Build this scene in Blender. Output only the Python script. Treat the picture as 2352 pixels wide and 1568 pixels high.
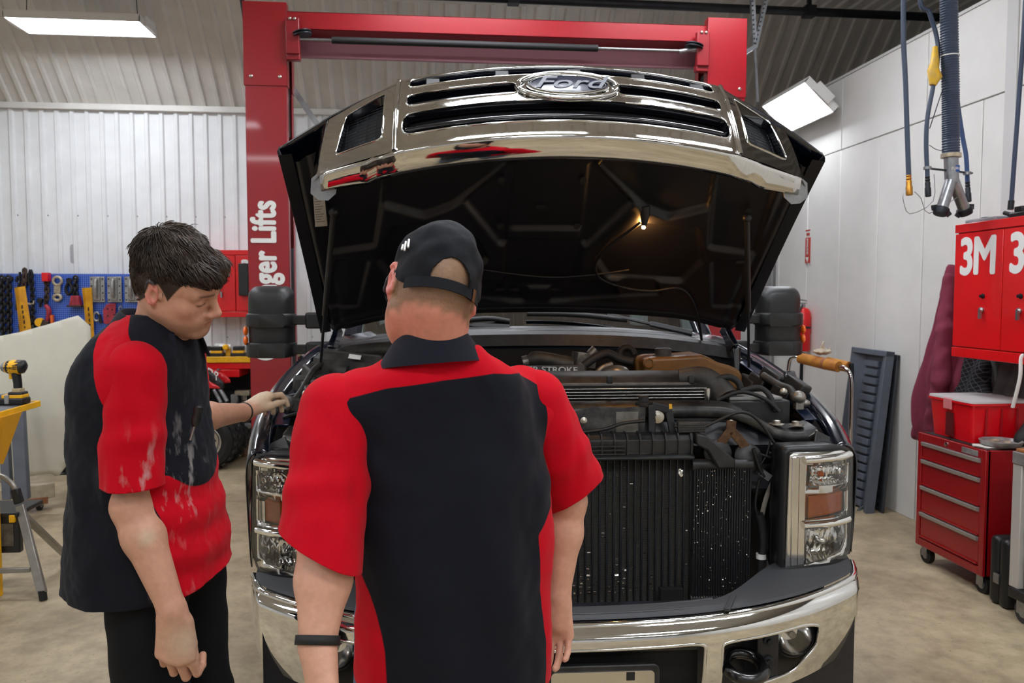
import bpy, bmesh, math, random
import numpy as np
from mathutils import Vector, Matrix, Euler, noise
R = math.radians
random.seed(7)
for o in list(bpy.data.objects): bpy.data.objects.remove(o, do_unlink=True)
SC = bpy.context.scene
COL = SC.collection
# ------------------------------------------------------------------ camera
F = 1829.0                      # focal length in pixels of the 2352x1568 frame (28 mm on 36 mm)
CAM = Vector((0, 0, 1.6))
cd = bpy.data.cameras.new('camera'); cd.lens = 28.0; cd.sensor_width = 36.0
cd.clip_start = 0.05; cd.clip_end = 100
cd.dof.use_dof = True; cd.dof.focus_distance = 2.05; cd.dof.aperture_fstop = 7.1
cam = bpy.data.objects.new('camera', cd); COL.objects.link(cam)
cam.location = CAM; cam.rotation_euler = (R(90 - 3.32), 0, R(-5.68))
SC.camera = cam
CROT = Euler((R(90 - 3.32), 0, R(-5.68))).to_matrix()
# ------------------------------------------------------------------ world, exposure
w = bpy.data.worlds.new('world'); SC.world = w; w.use_nodes = True
w.node_tree.nodes['Background'].inputs[0].default_value = (0.75, 0.8, 0.9, 1)
w.node_tree.nodes['Background'].inputs[1].default_value = 0.05
SC.view_settings.view_transform = 'Standard'; SC.view_settings.look = 'None'
SC.view_settings.gamma = 1.0; SC.view_settings.use_curve_mapping = False
SC.view_settings.exposure = 0.0
LED = 27.0                      # emission of the shop's LED panels
# ------------------------------------------------------------------ pixel -> point helpers
def ray(px, py):
    return CROT @ Vector(((px - 1176) / F, -(py - 784) / F, -1))
def PY(px, py, y):
    d = ray(px, py); t = (y - CAM.y) / d.y; return CAM + d * t
def PX(px, py, x):
    d = ray(px, py); t = (x - CAM.x) / d.x; return CAM + d * t
def PZ(px, py, z):
    d = ray(px, py); t = (z - CAM.z) / d.z; return CAM + d * t
class Frame:                    # local frame: solve a pixel on a local coordinate plane
    def __init__(s, loc, rz=0, m=None):
        s.m = m if m is not None else Matrix.Translation(loc) @ Matrix.Rotation(rz, 4, 'Z')
        s.i = s.m.inverted()
    def on(s, px, py, axis, val):
        o = s.i @ CAM; d = s.i.to_3x3() @ ray(px, py)
        t = (val - o[axis]) / d[axis]; return o + d * t
    def y(s, px, py, v): return s.on(px, py, 1, v)
    def z(s, px, py, v): return s.on(px, py, 2, v)
    def x(s, px, py, v): return s.on(px, py, 0, v)
# ------------------------------------------------------------------ materials
def lin(c):
    if isinstance(c, str):
        c = c.lstrip('#'); c = [int(c[i:i + 2], 16) / 255 for i in (0, 2, 4)]
    return tuple(((v / 12.92) if v <= 0.04045 else ((v + 0.055) / 1.055) ** 2.4) for v in c)
MATS = {}
def mat(name, col, rough=0.5, metal=0.0, var=0.0, vscale=12.0, bump=0.0, bscale=60.0, coat=0.0, spec=0.5,
        emit=0.0, trans=0.0, alpha=1.0, col2=None, rvar=0.0, sheen=0.0, sss=0.0):
    if name in MATS: return MATS[name]
    m = bpy.data.materials.new(name); m.use_nodes = True
    nt = m.node_tree; b = nt.nodes['Principled BSDF']; L = nt.links
    c = lin(col) + (1,)
    b.inputs['Base Color'].default_value = c
    b.inputs['Roughness'].default_value = rough; b.inputs['Metallic'].default_value = metal
    b.inputs['Coat Weight'].default_value = coat; b.inputs['Coat Roughness'].default_value = 0.05
    b.inputs['Specular IOR Level'].default_value = spec
    b.inputs['Transmission Weight'].default_value = trans; b.inputs['Alpha'].default_value = alpha
    b.inputs['Sheen Weight'].default_value = sheen
    if sss: b.inputs['Subsurface Weight'].default_value = sss; b.inputs['Subsurface Radius'].default_value = (0.012, 0.005, 0.003)
    if emit: b.inputs['Emission Color'].default_value = c; b.inputs['Emission Strength'].default_value = emit
    if var or bump or col2 or rvar:
        tc = nt.nodes.new('ShaderNodeTexCoord')
        n = nt.nodes.new('ShaderNodeTexNoise'); n.inputs['Scale'].default_value = vscale
        n.inputs['Detail'].default_value = 6; n.inputs['Roughness'].default_value = 0.62
        L.new(tc.outputs['Object'], n.inputs['Vector'])
        if var or col2:
            r = nt.nodes.new('ShaderNodeValToRGB')
            a = lin(col); d = lin(col2) if col2 else tuple(max(0, v * (1 - var)) for v in a)
            u = a if col2 else tuple(min(1, v * (1 + var * 0.6)) for v in a)
            r.color_ramp.elements[0].position = 0.36; r.color_ramp.elements[0].color = d + (1,)
            r.color_ramp.elements[1].position = 0.64; r.color_ramp.elements[1].color = u + (1,)
            L.new(n.outputs['Fac'], r.inputs['Fac']); L.new(r.outputs['Color'], b.inputs['Base Color'])
        if rvar:
            mr = nt.nodes.new('ShaderNodeMapRange'); mr.inputs[1].default_value = 0.3; mr.inputs[2].default_value = 0.7
            mr.inputs[3].default_value = max(0, rough - rvar); mr.inputs[4].default_value = min(1, rough + rvar)
            L.new(n.outputs['Fac'], mr.inputs[0]); L.new(mr.outputs[0], b.inputs['Roughness'])
        if bump:
            n2 = nt.nodes.new('ShaderNodeTexNoise'); n2.inputs['Scale'].default_value = bscale; n2.inputs['Detail'].default_value = 4
            L.new(tc.outputs['Object'], n2.inputs['Vector'])
            bp = nt.nodes.new('ShaderNodeBump'); bp.inputs['Strength'].default_value = bump; bp.inputs['Distance'].default_value = 0.004
            L.new(n2.outputs['Fac'], bp.inputs['Height']); L.new(bp.outputs[0], b.inputs['Normal'])
    MATS[name] = m
    return m
# ------------------------------------------------------------------ mesh builder
def rotm(rx=0, ry=0, rz=0): return Euler((R(rx), R(ry), R(rz))).to_matrix()
class MB:
    def __init__(s): s.v = []; s.f = []; s.m = []; s.cur = 0
    def add(s, vs, fs):
        b = len(s.v); s.v += [tuple(v) for v in vs]
        for f in fs: s.f.append(tuple(i + b for i in f)); s.m.append(s.cur)
        return s
    def bx(s, x0, x1, y0, y1, z0, z1):
        vs = [(x, y, z) for x in (x0, x1) for y in (y0, y1) for z in (z0, z1)]
        return s.add(vs, [(0, 1, 3, 2), (4, 6, 7, 5), (0, 4, 5, 1), (2, 3, 7, 6), (0, 2, 6, 4), (1, 5, 7, 3)])
    def box(s, c, d, rot=None):
        rot = rot or Matrix.Identity(3); c = Vector(c)
        vs = [c + rot @ Vector((x * d[0] / 2, y * d[1] / 2, z * d[2] / 2)) for x in (-1, 1) for y in (-1, 1) for z in (-1, 1)]
        return s.add(vs, [(0, 1, 3, 2), (4, 6, 7, 5), (0, 4, 5, 1), (2, 3, 7, 6), (0, 2, 6, 4), (1, 5, 7, 3)])
    def bar(s, a, b, wd, h, up=(0, 0, 1)):          # rectangular bar from a to b
        a = Vector(a); b = Vector(b); t = (b - a).normalized(); u = Vector(up)
        sd = t.cross(u)
        if sd.length < 1e-4: sd = t.cross(Vector((1, 0, 0)))
        sd.normalize(); u = sd.cross(t)
        vs = [p + sd * (i * wd / 2) + u * (j * h / 2) for p in (a, b) for i in (-1, 1) for j in (-1, 1)]
        return s.add(vs, [(0, 1, 3, 2), (4, 6, 7, 5), (0, 4, 5, 1), (2, 3, 7, 6), (0, 2, 6, 4), (1, 5, 7, 3)])
    def prism(s, poly, plane, a, b):                # polygon in 'xy','xz','yz' extruded along the third axis
        def P(p, t):
            return {'xy': (p[0], p[1], t), 'xz': (p[0], t, p[1]), 'yz': (t, p[0], p[1])}[plane]
        n = len(poly); vs = [P(p, a) for p in poly] + [P(p, b) for p in poly]
        fs = [tuple(range(n))[::-1], tuple(range(n, 2 * n))] + [(i, (i + 1) % n, n + (i + 1) % n, n + i) for i in range(n)]
        return s.add(vs, fs)
    def tube(s, pts, r, n=10, caps=True, closed=False, flat=1.0, up=None):
        pts = [Vector(p) for p in pts]; k = len(pts)
        rs = r if isinstance(r, (list, tuple)) else [r] * k
        T = []
        for i in range(k):
            if closed: d = pts[(i + 1) % k] - pts[i - 1]
            else: d = pts[min(i + 1, k - 1)] - pts[max(i - 1, 0)]
            T.append(d.normalized() if d.length > 1e-9 else Vector((0, 0, 1)))
        u = Vector(up) if up else (Vector((0, 0, 1)) if abs(T[0].z) < 0.9 else Vector((1, 0, 0)))
        vs = []
        for i in range(k):
            u = (u - T[i] * u.dot(T[i]))
            u = u.normalized() if u.length > 1e-6 else T[i].orthogonal().normalized()
            w_ = T[i].cross(u)
            for j in range(n):
                a = 2 * math.pi * j / n
                vs.append(pts[i] + u * (math.cos(a) * rs[i] * flat) + w_ * (math.sin(a) * rs[i]))
        fs = []
        for i in range(k if closed else k - 1):
            for j in range(n):
                a = i * n + j; b = i * n + (j + 1) % n; c = ((i + 1) % k) * n + (j + 1) % n; d = ((i + 1) % k) * n + j
                fs.append((a, b, c, d))
        if caps and not closed:
            fs.append(tuple(range(n))[::-1]); fs.append(tuple((k - 1) * n + j for j in range(n)))
        return s.add(vs, fs)
    def cyl(s, a, b, r, n=16, r2=None): return s.tube([a, b], [r, r if r2 is None else r2], n)
    def lathe(s, prof, o=(0, 0, 0), rot=None, n=24, cap=True):   # profile (r, h) about +Z of rot
        rot = rot or Matrix.Identity(3); o = Vector(o); vs = []; fs = []; k = len(prof)
        for (r, h) in prof:
            for j in range(n):
                a = 2 * math.pi * j / n
                vs.append(o + rot @ Vector((r * math.cos(a), r * math.sin(a), h)))
        for i in range(k - 1):
            for j in range(n):
                fs.append((i * n + j, i * n + (j + 1) % n, (i + 1) * n + (j + 1) % n, (i + 1) * n + j))
        if cap: fs.append(tuple(range(n))[::-1]); fs.append(tuple((k - 1) * n + j for j in range(n)))
        return s.add(vs, fs)
    def sphere(s, c, r, nu=16, nv=10, rot=None):
        if not isinstance(r, (tuple, list)): r = (r, r, r)
        rot = rot or Matrix.Identity(3); c = Vector(c); vs = [c + rot @ Vector((0, 0, r[2]))]; fs = []
        for i in range(1, nv):
            t = math.pi * i / nv
            for j in range(nu):
                a = 2 * math.pi * j / nu
                vs.append(c + rot @ Vector((r[0] * math.sin(t) * math.cos(a), r[1] * math.sin(t) * math.sin(a), r[2] * math.cos(t))))
        vs.append(c - rot @ Vector((0, 0, r[2]))); last = len(vs) - 1
        for j in range(nu): fs.append((0, 1 + j, 1 + (j + 1) % nu))
        for i in range(nv - 2):
            for j in range(nu):
                a = 1 + i * nu + j; b = 1 + i * nu + (j + 1) % nu
                fs.append((a, a + nu, b + nu, b))
        for j in range(nu): fs.append((last, last - nu + (j + 1) % nu, last - nu + j))
        return s.add(vs, fs)
    def grid(s, fn, nu, nv, wrap_u=False):
        vs = [fn(i / nu, j / nv) for j in range(nv + 1) for i in range(nu + 1)]
        W = nu + 1
        fs = [(j * W + i, j * W + i + 1, (j + 1) * W + i + 1, (j + 1) * W + i) for j in range(nv) for i in range(nu)]
        return s.add(vs, fs)
    def loft(s, rings, caps=True):                   # equal-length closed rings
        n = len(rings[0]); vs = [p for r in rings for p in r]; fs = []
        for i in range(len(rings) - 1):
            for j in range(n): fs.append((i * n + j, i * n + (j + 1) % n, (i + 1) * n + (j + 1) % n, (i + 1) * n + j))
        if caps: fs.append(tuple(range(n))[::-1]); fs.append(tuple((len(rings) - 1) * n + j for j in range(n)))
        return s.add(vs, fs)
    def mesh(s, name):
        me = bpy.data.meshes.new(name); me.from_pydata(s.v, [], s.f); me.update(); return me
    def build(s, name, m, parent=None, smooth=None, bevel=0, segs=2, loc=None, rot=None, fix=True):
        me = s.mesh(name)
        if fix:
            bm = bmesh.new(); bm.from_mesh(me); bmesh.ops.recalc_face_normals(bm, faces=bm.faces); bm.to_mesh(me); bm.free()
        ms = m if isinstance(m, (list, tuple)) else [m]
        for x in ms: me.materials.append(x)
        if len(ms) > 1: me.polygons.foreach_set('material_index', s.m)
        return link(name, me, parent, smooth, bevel, segs, loc, rot)
def link(name, me, parent=None, smooth=None, bevel=0, segs=2, loc=None, rot=None):
    o = bpy.data.objects.new(name, me); COL.objects.link(o)
    if parent is not None: o.parent = parent
    if loc is not None: o.location = loc
    if rot is not None: o.rotation_euler = rot
    if smooth is not None:
        me.shade_smooth()
        if smooth < 180: me.set_sharp_from_angle(angle=R(smooth))
    if bevel:
        b = o.modifiers.new('bevel', 'BEVEL'); b.width = bevel; b.segments = segs; b.limit_method = 'ANGLE'; b.angle_limit = R(35)
        b.harden_normals = False
        if smooth is None: me.shade_smooth(); me.set_sharp_from_angle(angle=R(45))
    return o
def empty(name, loc=(0, 0, 0), rz=0, parent=None):
    o = bpy.data.objects.new(name, None); COL.objects.link(o); o.location = loc; o.rotation_euler = (0, 0, rz)
    o.empty_display_size = 0.1
    if parent is not None: o.parent = parent
    return o
def tag(o, label, cat, group=None):
    o['label'] = label; o['category'] = cat
    if group: o['group'] = group
    return o
def thing(name, label, cat, loc=(0, 0, 0), rz=0, group=None): return tag(empty(name, loc, rz), label, cat, group)
def struct(o, label=None):
    o['kind'] = 'structure'
    if label: o['label'] = label
    return o
def copy_tree(o, parent=None):
    c = o.copy(); COL.objects.link(c); c.parent = parent
    for ch in o.children: copy_tree(ch, c)
    return c
def text(s, size, m, name, parent, mtx, bold=0.0, ext=0.001, shear=0.0, sx=1.0, align='CENTER', space=1.0, heavy=0.0):
    cu = bpy.data.curves.new(name, 'FONT'); cu.body = s; cu.size = size; cu.align_x = align; cu.align_y = 'CENTER'
    cu.extrude = ext; cu.offset = bold; cu.shear = shear; cu.space_character = space
    t = bpy.data.objects.new(name, cu); COL.objects.link(t)
    bpy.context.view_layer.update()
    me = bpy.data.meshes.new_from_object(t.evaluated_get(bpy.context.evaluated_depsgraph_get()))
    bpy.data.objects.remove(t, do_unlink=True)
    me.transform(Matrix.Diagonal((sx, 1, 1, 1)))
    if heavy:
        bm = bmesh.new()
        for i, (a, b) in enumerate(((0, 0), (1, 0), (-1, 0), (0, 1), (0, -1), (.7, .7), (-.7, .7), (.7, -.7), (-.7, -.7))):
            m2 = me.copy(); m2.transform(Matrix.Translation((a * heavy, b * heavy, -i * 2e-5))); bm.from_mesh(m2); bpy.data.meshes.remove(m2)
        bm.to_mesh(me); bm.free()
    me.transform(mtx)
    me.materials.clear(); me.materials.append(m)
    return link(name, me, parent)
def axes(o, x, y):                                   # matrix that lays text on a face: x = reading direction, y = up
    x = Vector(x).normalized(); y = Vector(y).normalized(); z = x.cross(y)
    m = Matrix((x, y, z)).transposed().to_4x4(); m.translation = Vector(o); return m
def smoothpath(pts, n=6, closed=False):              # Catmull-Rom
    pts = [Vector(p) for p in pts]; out = []; k = len(pts)
    rng = range(k) if closed else range(k - 1)
    for i in rng:
        p0 = pts[(i - 1) % k] if closed else pts[max(i - 1, 0)]
        p1 = pts[i]; p2 = pts[(i + 1) % k]; p3 = pts[(i + 2) % k] if closed else pts[min(i + 2, k - 1)]
        for j in range(n):
            t = j / n
            out.append(0.5 * ((2 * p1) + (p2 - p0) * t + (2 * p0 - 5 * p1 + 4 * p2 - p3) * t * t + (3 * p1 - p0 - 3 * p2 + p3) * t ** 3))
    if not closed: out.append(pts[-1])
    return out
def roundrect(w_, h, r, n=5, cx=0, cy=0):
    out = []
    for (sx, sy, a0) in ((1, 1, 0), (-1, 1, 90), (-1, -1, 180), (1, -1, 270)):
        for i in range(n + 1):
            a = R(a0 + 90 * i / n); out.append((cx + sx * (w_ / 2 - r) + r * math.cos(a), cy + sy * (h / 2 - r) + r * math.sin(a)))
    return out
# ================================================================== materials of the room
def concrete():
    m = mat('concrete_floor', '#b3a48a', 0.42)
    nt = m.node_tree; L = nt.links; b = nt.nodes['Principled BSDF']
    tc = nt.nodes.new('ShaderNodeTexCoord')
    def nz(sc, det, rough=0.6):
        n = nt.nodes.new('ShaderNodeTexNoise'); n.inputs['Scale'].default_value = sc; n.inputs['Detail'].default_value = det
        n.inputs['Roughness'].default_value = rough; L.new(tc.outputs['Object'], n.inputs['Vector']); return n
    a, c, s = nz(1.3, 8, 0.65), nz(9, 8, 0.7), nz(40, 3)
    r1 = nt.nodes.new('ShaderNodeValToRGB'); r1.color_ramp.elements[0].position = 0.33; r1.color_ramp.elements[1].position = 0.68
    r1.color_ramp.elements[0].color = lin('#9b8b70') + (1,); r1.color_ramp.elements[1].color = lin('#c8b797') + (1,)
    L.new(a.outputs['Fac'], r1.inputs['Fac'])
    r2 = nt.nodes.new('ShaderNodeValToRGB'); r2.color_ramp.elements[0].position = 0.3; r2.color_ramp.elements[1].position = 0.6
    r2.color_ramp.elements[0].color = (0.62, 0.6, 0.58, 1); r2.color_ramp.elements[1].color = (1, 1, 1, 1)
    L.new(c.outputs['Fac'], r2.inputs['Fac'])
    r3 = nt.nodes.new('ShaderNodeValToRGB'); r3.color_ramp.elements[0].position = 0.24; r3.color_ramp.elements[1].position = 0.36
    r3.color_ramp.elements[0].color = (0.45, 0.42, 0.4, 1); r3.color_ramp.elements[1].color = (1, 1, 1, 1)
    L.new(s.outputs['Fac'], r3.inputs['Fac'])
    def mul(x, y):
        mx = nt.nodes.new('ShaderNodeMix'); mx.data_type = 'RGBA'; mx.blend_type = 'MULTIPLY'; mx.inputs[0].default_value = 1
        L.new(x, mx.inputs[6]); L.new(y, mx.inputs[7]); return mx.outputs[2]
    L.new(mul(mul(r1.outputs[0], r2.outputs[0]), r3.outputs[0]), b.inputs['Base Color'])
    mr = nt.nodes.new('ShaderNodeMapRange'); mr.inputs[3].default_value = 0.3; mr.inputs[4].default_value = 0.62
    L.new(c.outputs['Fac'], mr.inputs[0]); L.new(mr.outputs[0], b.inputs['Roughness'])
    bp = nt.nodes.new('ShaderNodeBump'); bp.inputs['Strength'].default_value = 0.12; bp.inputs['Distance'].default_value = 0.01
    L.new(c.outputs['Fac'], bp.inputs['Height']); L.new(bp.outputs[0], b.inputs['Normal'])
    return m
M_floor = concrete()
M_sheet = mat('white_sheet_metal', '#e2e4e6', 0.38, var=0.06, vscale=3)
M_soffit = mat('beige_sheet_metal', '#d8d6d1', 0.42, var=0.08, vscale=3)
M_panel = mat('white_wall_panel', '#e6e5e1', 0.33, var=0.05, vscale=2.2)
M_trimw = mat('white_trim', '#cfcfcd', 0.35)
M_dark = mat('dark_gap', '#1b1a19', 0.7)
M_steel = mat('galvanised_steel', '#9a9c9f', 0.35, 0.9, var=0.2, vscale=20)
M_iron = mat('dark_iron', '#2b2e33', 0.45, 0.6, var=0.2)
M_chrome = mat('chrome', '#d9d9d7', 0.05, 1.0)
M_bolt = mat('zinc_bolt', '#b9b4a8', 0.3, 0.9)
M_white = mat('white_paint', '#e9e9e6', 0.4)
M_black = mat('black_plastic', '#17181a', 0.42)
M_rubber = mat('black_rubber', '#141415', 0.65, bump=0.1, bscale=200)
M_red = mat('lift_red', '#930a19', 0.34, var=0.06, vscale=40, coat=0.3)
M_redd = mat('dark_red_paint', '#84101b', 0.4, var=0.1)
M_redb = mat('bright_red_paint', '#dd0a12', 0.33, var=0.05, vscale=6, coat=0.2)
M_yellow = mat('safety_yellow', '#f2b40a', 0.45, var=0.12, vscale=18)
M_led = mat('led_diffuser', '#f4f8ff', 0.5, emit=LED)
# ================================================================== floor, walls, ceiling
CEIL = 4.44; YW = 8.8; EAVE = 3.57; YS = 7.93
mb = MB(); mb.grid(lambda u, v: (-9.2 + 16.4 * u, -6.2 + 15.2 * v, 0), 8, 8)
fl = mb.build('floor', M_floor); struct(fl, 'tan stained concrete shop floor')
def ribbed(length, width, pitch=0.149, h=0.022, major=True):
    """one sheet: ribs run along local Y (length), spaced along local X; face towards +Z"""
    mb = MB(); prof = []
    n = int(round(width / pitch))
    for i in range(n):
        x = i * pitch
        prof += [(x, 0), (x + pitch * 0.62, 0), (x + pitch * 0.70, h), (x + pitch * 0.92, h)]
    prof.append((n * pitch, 0))
    vs = [(x, y, z) for y in (0, length) for (x, z) in prof]; k = len(prof)
    mb.add(vs, [(i, i + 1, k + i + 1, k + i) for i in range(k - 1)])
    bt = MB()
    return mb, n * pitch
def sheet_run(parent, name, m, x0, x1, length, mtx_fn):
    mb, wd = ribbed(length, 0.894); me = mb.mesh(name); me.materials.append(m)
    x = x0
    while x < x1:
        o = bpy.data.objects.new(name, me); COL.objects.link(o); o.parent = parent
        o.matrix_local = mtx_fn(x); x += wd
def frame_m(o, x, y):
    x = Vector(x).normalized(); y = Vector(y).normalized(); z = x.cross(y)
    m = Matrix((x, y, z)).transposed().to_4x4(); m.translation = Vector(o); return m
wb = struct(empty('wall_back'), 'white ribbed sheet metal back wall')
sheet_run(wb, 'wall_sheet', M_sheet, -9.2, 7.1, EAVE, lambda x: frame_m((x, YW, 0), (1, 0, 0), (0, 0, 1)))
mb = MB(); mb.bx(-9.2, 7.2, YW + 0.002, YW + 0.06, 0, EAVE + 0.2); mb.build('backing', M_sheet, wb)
so = struct(empty('wall_soffit'), 'beige ribbed sheet metal slope above the back wall')
sl = Vector((0, YS - YW, CEIL - EAVE)); SL = sl.length
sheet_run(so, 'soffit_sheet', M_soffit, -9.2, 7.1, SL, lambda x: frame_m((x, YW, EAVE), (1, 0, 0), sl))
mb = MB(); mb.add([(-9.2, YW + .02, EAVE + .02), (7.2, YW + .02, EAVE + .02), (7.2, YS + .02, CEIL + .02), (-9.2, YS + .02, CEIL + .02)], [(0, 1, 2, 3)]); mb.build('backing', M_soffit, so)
ce = struct(empty('ceiling'), 'beige ribbed sheet metal ceiling')
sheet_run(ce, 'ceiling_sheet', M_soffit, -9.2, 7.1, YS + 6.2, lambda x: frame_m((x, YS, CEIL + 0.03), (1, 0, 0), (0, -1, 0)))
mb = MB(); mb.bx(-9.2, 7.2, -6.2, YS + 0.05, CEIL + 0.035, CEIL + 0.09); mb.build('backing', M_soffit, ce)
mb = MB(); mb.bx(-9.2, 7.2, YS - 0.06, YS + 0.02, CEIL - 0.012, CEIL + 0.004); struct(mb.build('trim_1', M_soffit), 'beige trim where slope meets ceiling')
mb = MB(); mb.bx(-9.2, 7.2, YW - 0.045, YW, EAVE - 0.045, EAVE + 0.01); mb.bx(-9.2, 7.2, YW - 0.06, YW, EAVE - 0.055, EAVE - 0.045)
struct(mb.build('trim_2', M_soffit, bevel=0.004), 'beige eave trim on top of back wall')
for nm, (x0, x1, y0, y1, z1) in {'wall_left': (-9.3, -9.2, -6.2, 9, 4.6), 'wall_front': (-9.2, 7.2, -6.3, -6.2, 4.6), 'wall_far_right': (7.2, 7.3, -6.2, 9, 4.6)}.items():
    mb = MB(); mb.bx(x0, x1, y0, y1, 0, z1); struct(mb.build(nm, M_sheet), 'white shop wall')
# screws and drips on the back wall sheet
mb = MB()
for row, zz in ((1, 2.43), (2, 1.15)):
    for i in range(60):
        mb.cyl((-9.1 + i * 0.298 + 0.05, YW, zz), (-9.1 + i * 0.298 + 0.05, YW - 0.006, zz), 0.009, 6)
o = mb.build('sheet_screw', M_steel, wb); o['kind'] = 'stuff'
mb = MB()
for (px, py, a, b) in ((168, 583, 0.03, 0.1), (70, 530, 0.022, 0.045)):
    p = PY(px, py, YW - 0.003); mb.prism(roundrect(a * 2, b * 2, a * 0.95, 5, p.x, p.z), 'xz', YW - 0.004, YW - 0.001)
mb.build('grey_scuff', mat('grey_scuff', '#a9aab0', 0.6), wb)
# ------------------------------------------------------------------ partition on the right, built of joined panels
XR = 3.40; WTOP = 3.4
pr = struct(empty('wall_right'), 'white panelled partition wall on the right')
pw = 0.575; jz = 2.81; g = 0.004
mbA = MB(); mbA.bx(0, 0.06, g, pw - g, 0, jz - g); meA = mbA.mesh('wall_panel'); meA.materials.append(M_panel)
mbB = MB(); mbB.bx(0, 0.06, g, 2 * pw - g, jz + g, WTOP); meB = mbB.mesh('wall_panel'); meB.materials.append(M_panel)
y = 7.57; k = 0
while y > -6:
    y -= pw; o = link('wall_panel', meA, pr, loc=(XR, y, 0), bevel=0.003, segs=1); k += 1
    if k % 2 == 0: link('wall_panel', meB, pr, loc=(XR, y, 0), bevel=0.003, segs=1)
mb = MB(); mb.bx(XR + 0.012, XR + 0.05, -6.2, 7.57, 0, WTOP - 0.005); mb.build('core', mat('panel_joint', '#8f8c86', 0.6), pr)
mb = MB(); mb.bx(XR - 0.012, XR + 0.075, 7.57, 7.63, 0, WTOP); mb.build('end_trim', M_trimw, pr, bevel=0.003)
mb = MB(); mb.bx(XR - 0.008, XR + 0.07, -6.2, 7.57, WTOP, WTOP + 0.02); mb.build('cap_trim', M_trimw, pr)
p = PX(2320, 300, XR); mb = MB(); mb.bx(XR - 0.01, XR + 0.002, p.y - 0.045, p.y + 0.045, 0, WTOP); mb.build('joint_cover', M_trimw, pr, bevel=0.003)
# ================================================================== LED high bay fixtures
def led_panel(name, label, c, sx, sy, rot=None, hang=True, power=True):
    t = thing(name, label, 'light', group='LED high bay panels'); t.location = c
    if rot is not None: t.rotation_euler = rot
    h = 0.055
    mb = MB(); mb.bx(-sx / 2, sx / 2, -sy / 2, -sy / 2 + 0.012, -h, 0); mb.bx(-sx / 2, sx / 2, sy / 2 - 0.012, sy / 2, -h, 0)
    mb.bx(-sx / 2, -sx / 2 + 0.012, -sy / 2, sy / 2, -h, 0); mb.bx(sx / 2 - 0.012, sx / 2, -sy / 2, sy / 2, -h, 0)
    mb.bx(-sx / 2, sx / 2, -sy / 2, sy / 2, 0, 0.012)
    mb.build('housing', M_white, t, bevel=0.003)
    mb = MB(); mb.bx(-sx * 0.36, sx * 0.36, -0.06, 0.06, 0.012, 0.05); mb.build('driver_box', M_white, t, bevel=0.004)
    mb = MB(); mb.bx(-sx / 2 + 0.012, sx / 2 - 0.012, -sy / 2 + 0.012, sy / 2 - 0.012, -h + 0.006, -0.006)
    mb.build('diffuser', M_led, t)
    mb = MB()
    for s_ in (-1, 1): mb.box((s_ * (sx / 2 + 0.012), 0, -0.01), (0.024, sy * 0.5, 0.09))
    mb.build('end_cap', M_white, t, bevel=0.004)
    if hang:
        mb = MB(); top = CEIL + 0.03 - c[2]
        for s_ in (-1, 1):
            mb.tube([(s_ * sx * 0.42, 0, 0.01), (s_ * sx * 0.40, 0, top)], 0.004, 6)
        mb.build('hanger_wire', M_iron, t)
    return t
led_panel('led_light', 'bright white rectangular LED light hanging at upper left near red post', tuple((PZ(70, 80, 4.0) + PZ(352, 82, 4.0) + PZ(318, 40, 4.0) + PZ(20, 47, 4.0)) / 4 + Vector((0, 0, 0.05))), 1.14, 0.45)
# tilted fixture on the partition
lt = led_panel('led_light', 'glaring white LED light tilted against white partition behind truck hood', (3.20, 6.78, 3.26), 0.86, 0.36,
               rot=(R(-43), 0, R(-90)), hang=False)
Mi = (Matrix.Translation(lt.location) @ lt.rotation_euler.to_matrix().to_4x4()).inverted()
for yy in (6.55, 7.0): mb = MB(); mb.bar(Mi @ Vector((3.28, yy, 3.22)), Mi @ Vector((XR - 0.001, yy, 3.22)), 0.03, 0.03); mb.build('wall_bracket', M_steel, lt)
k = 0
for lx in (-6.2, -3.0, 0.2, 1.9):  # unseen fixtures, rows added to brighten the shop and its right wall
    for ly in (5.0, 2.3, -0.4, -3.2):
        led_panel('led_light', 'unseen white LED high bay light added under ceiling to brighten shop', (lx, ly, 4.03), 1.2, 0.4)
# ------------------------------------------------------------------ ceiling pipe and suspended struts
a = PY(1085, -6, 6.4); b = PY(2200, 42, 6.4)
t = thing('ceiling_pipe', 'dark horizontal pipe running under the ceiling behind red lift', 'pipe', a)
mb = MB(); d = b - a; ext = d * 0.5
mb.tube([-d * 0.1, d + ext], 0.034, 12); mb.build('pipe', M_iron, t, smooth=50)
for fr in (0.08, 0.68, 1.3):
    mb = MB(); c = d * fr; mb.box(c, (0.09, 0.085, 0.085)); mb.box(c + Vector((0, 0, 0.07)), (0.03, 0.03, 0.06)); mb.cyl(c + Vector((0, 0, 0.05)), (c.x, c.y, CEIL + 0.03 - a.z), 0.006, 6)
    mb.build('pipe_hanger', M_iron, t)
b = PY(700, -3, 6.4); a2 = PY(560, 0, 6.45); mb = MB()
st = thing('conduit', 'thin dark conduit drop running down behind the red left lift post', 'pipe', PY(556, 0, 6.3))
mb.tube([(0, 0, 0.65), (0, 0, 0), (0.03, 0, -0.25)], 0.018, 8); mb.build('tube', M_iron, st, smooth=50)
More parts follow.
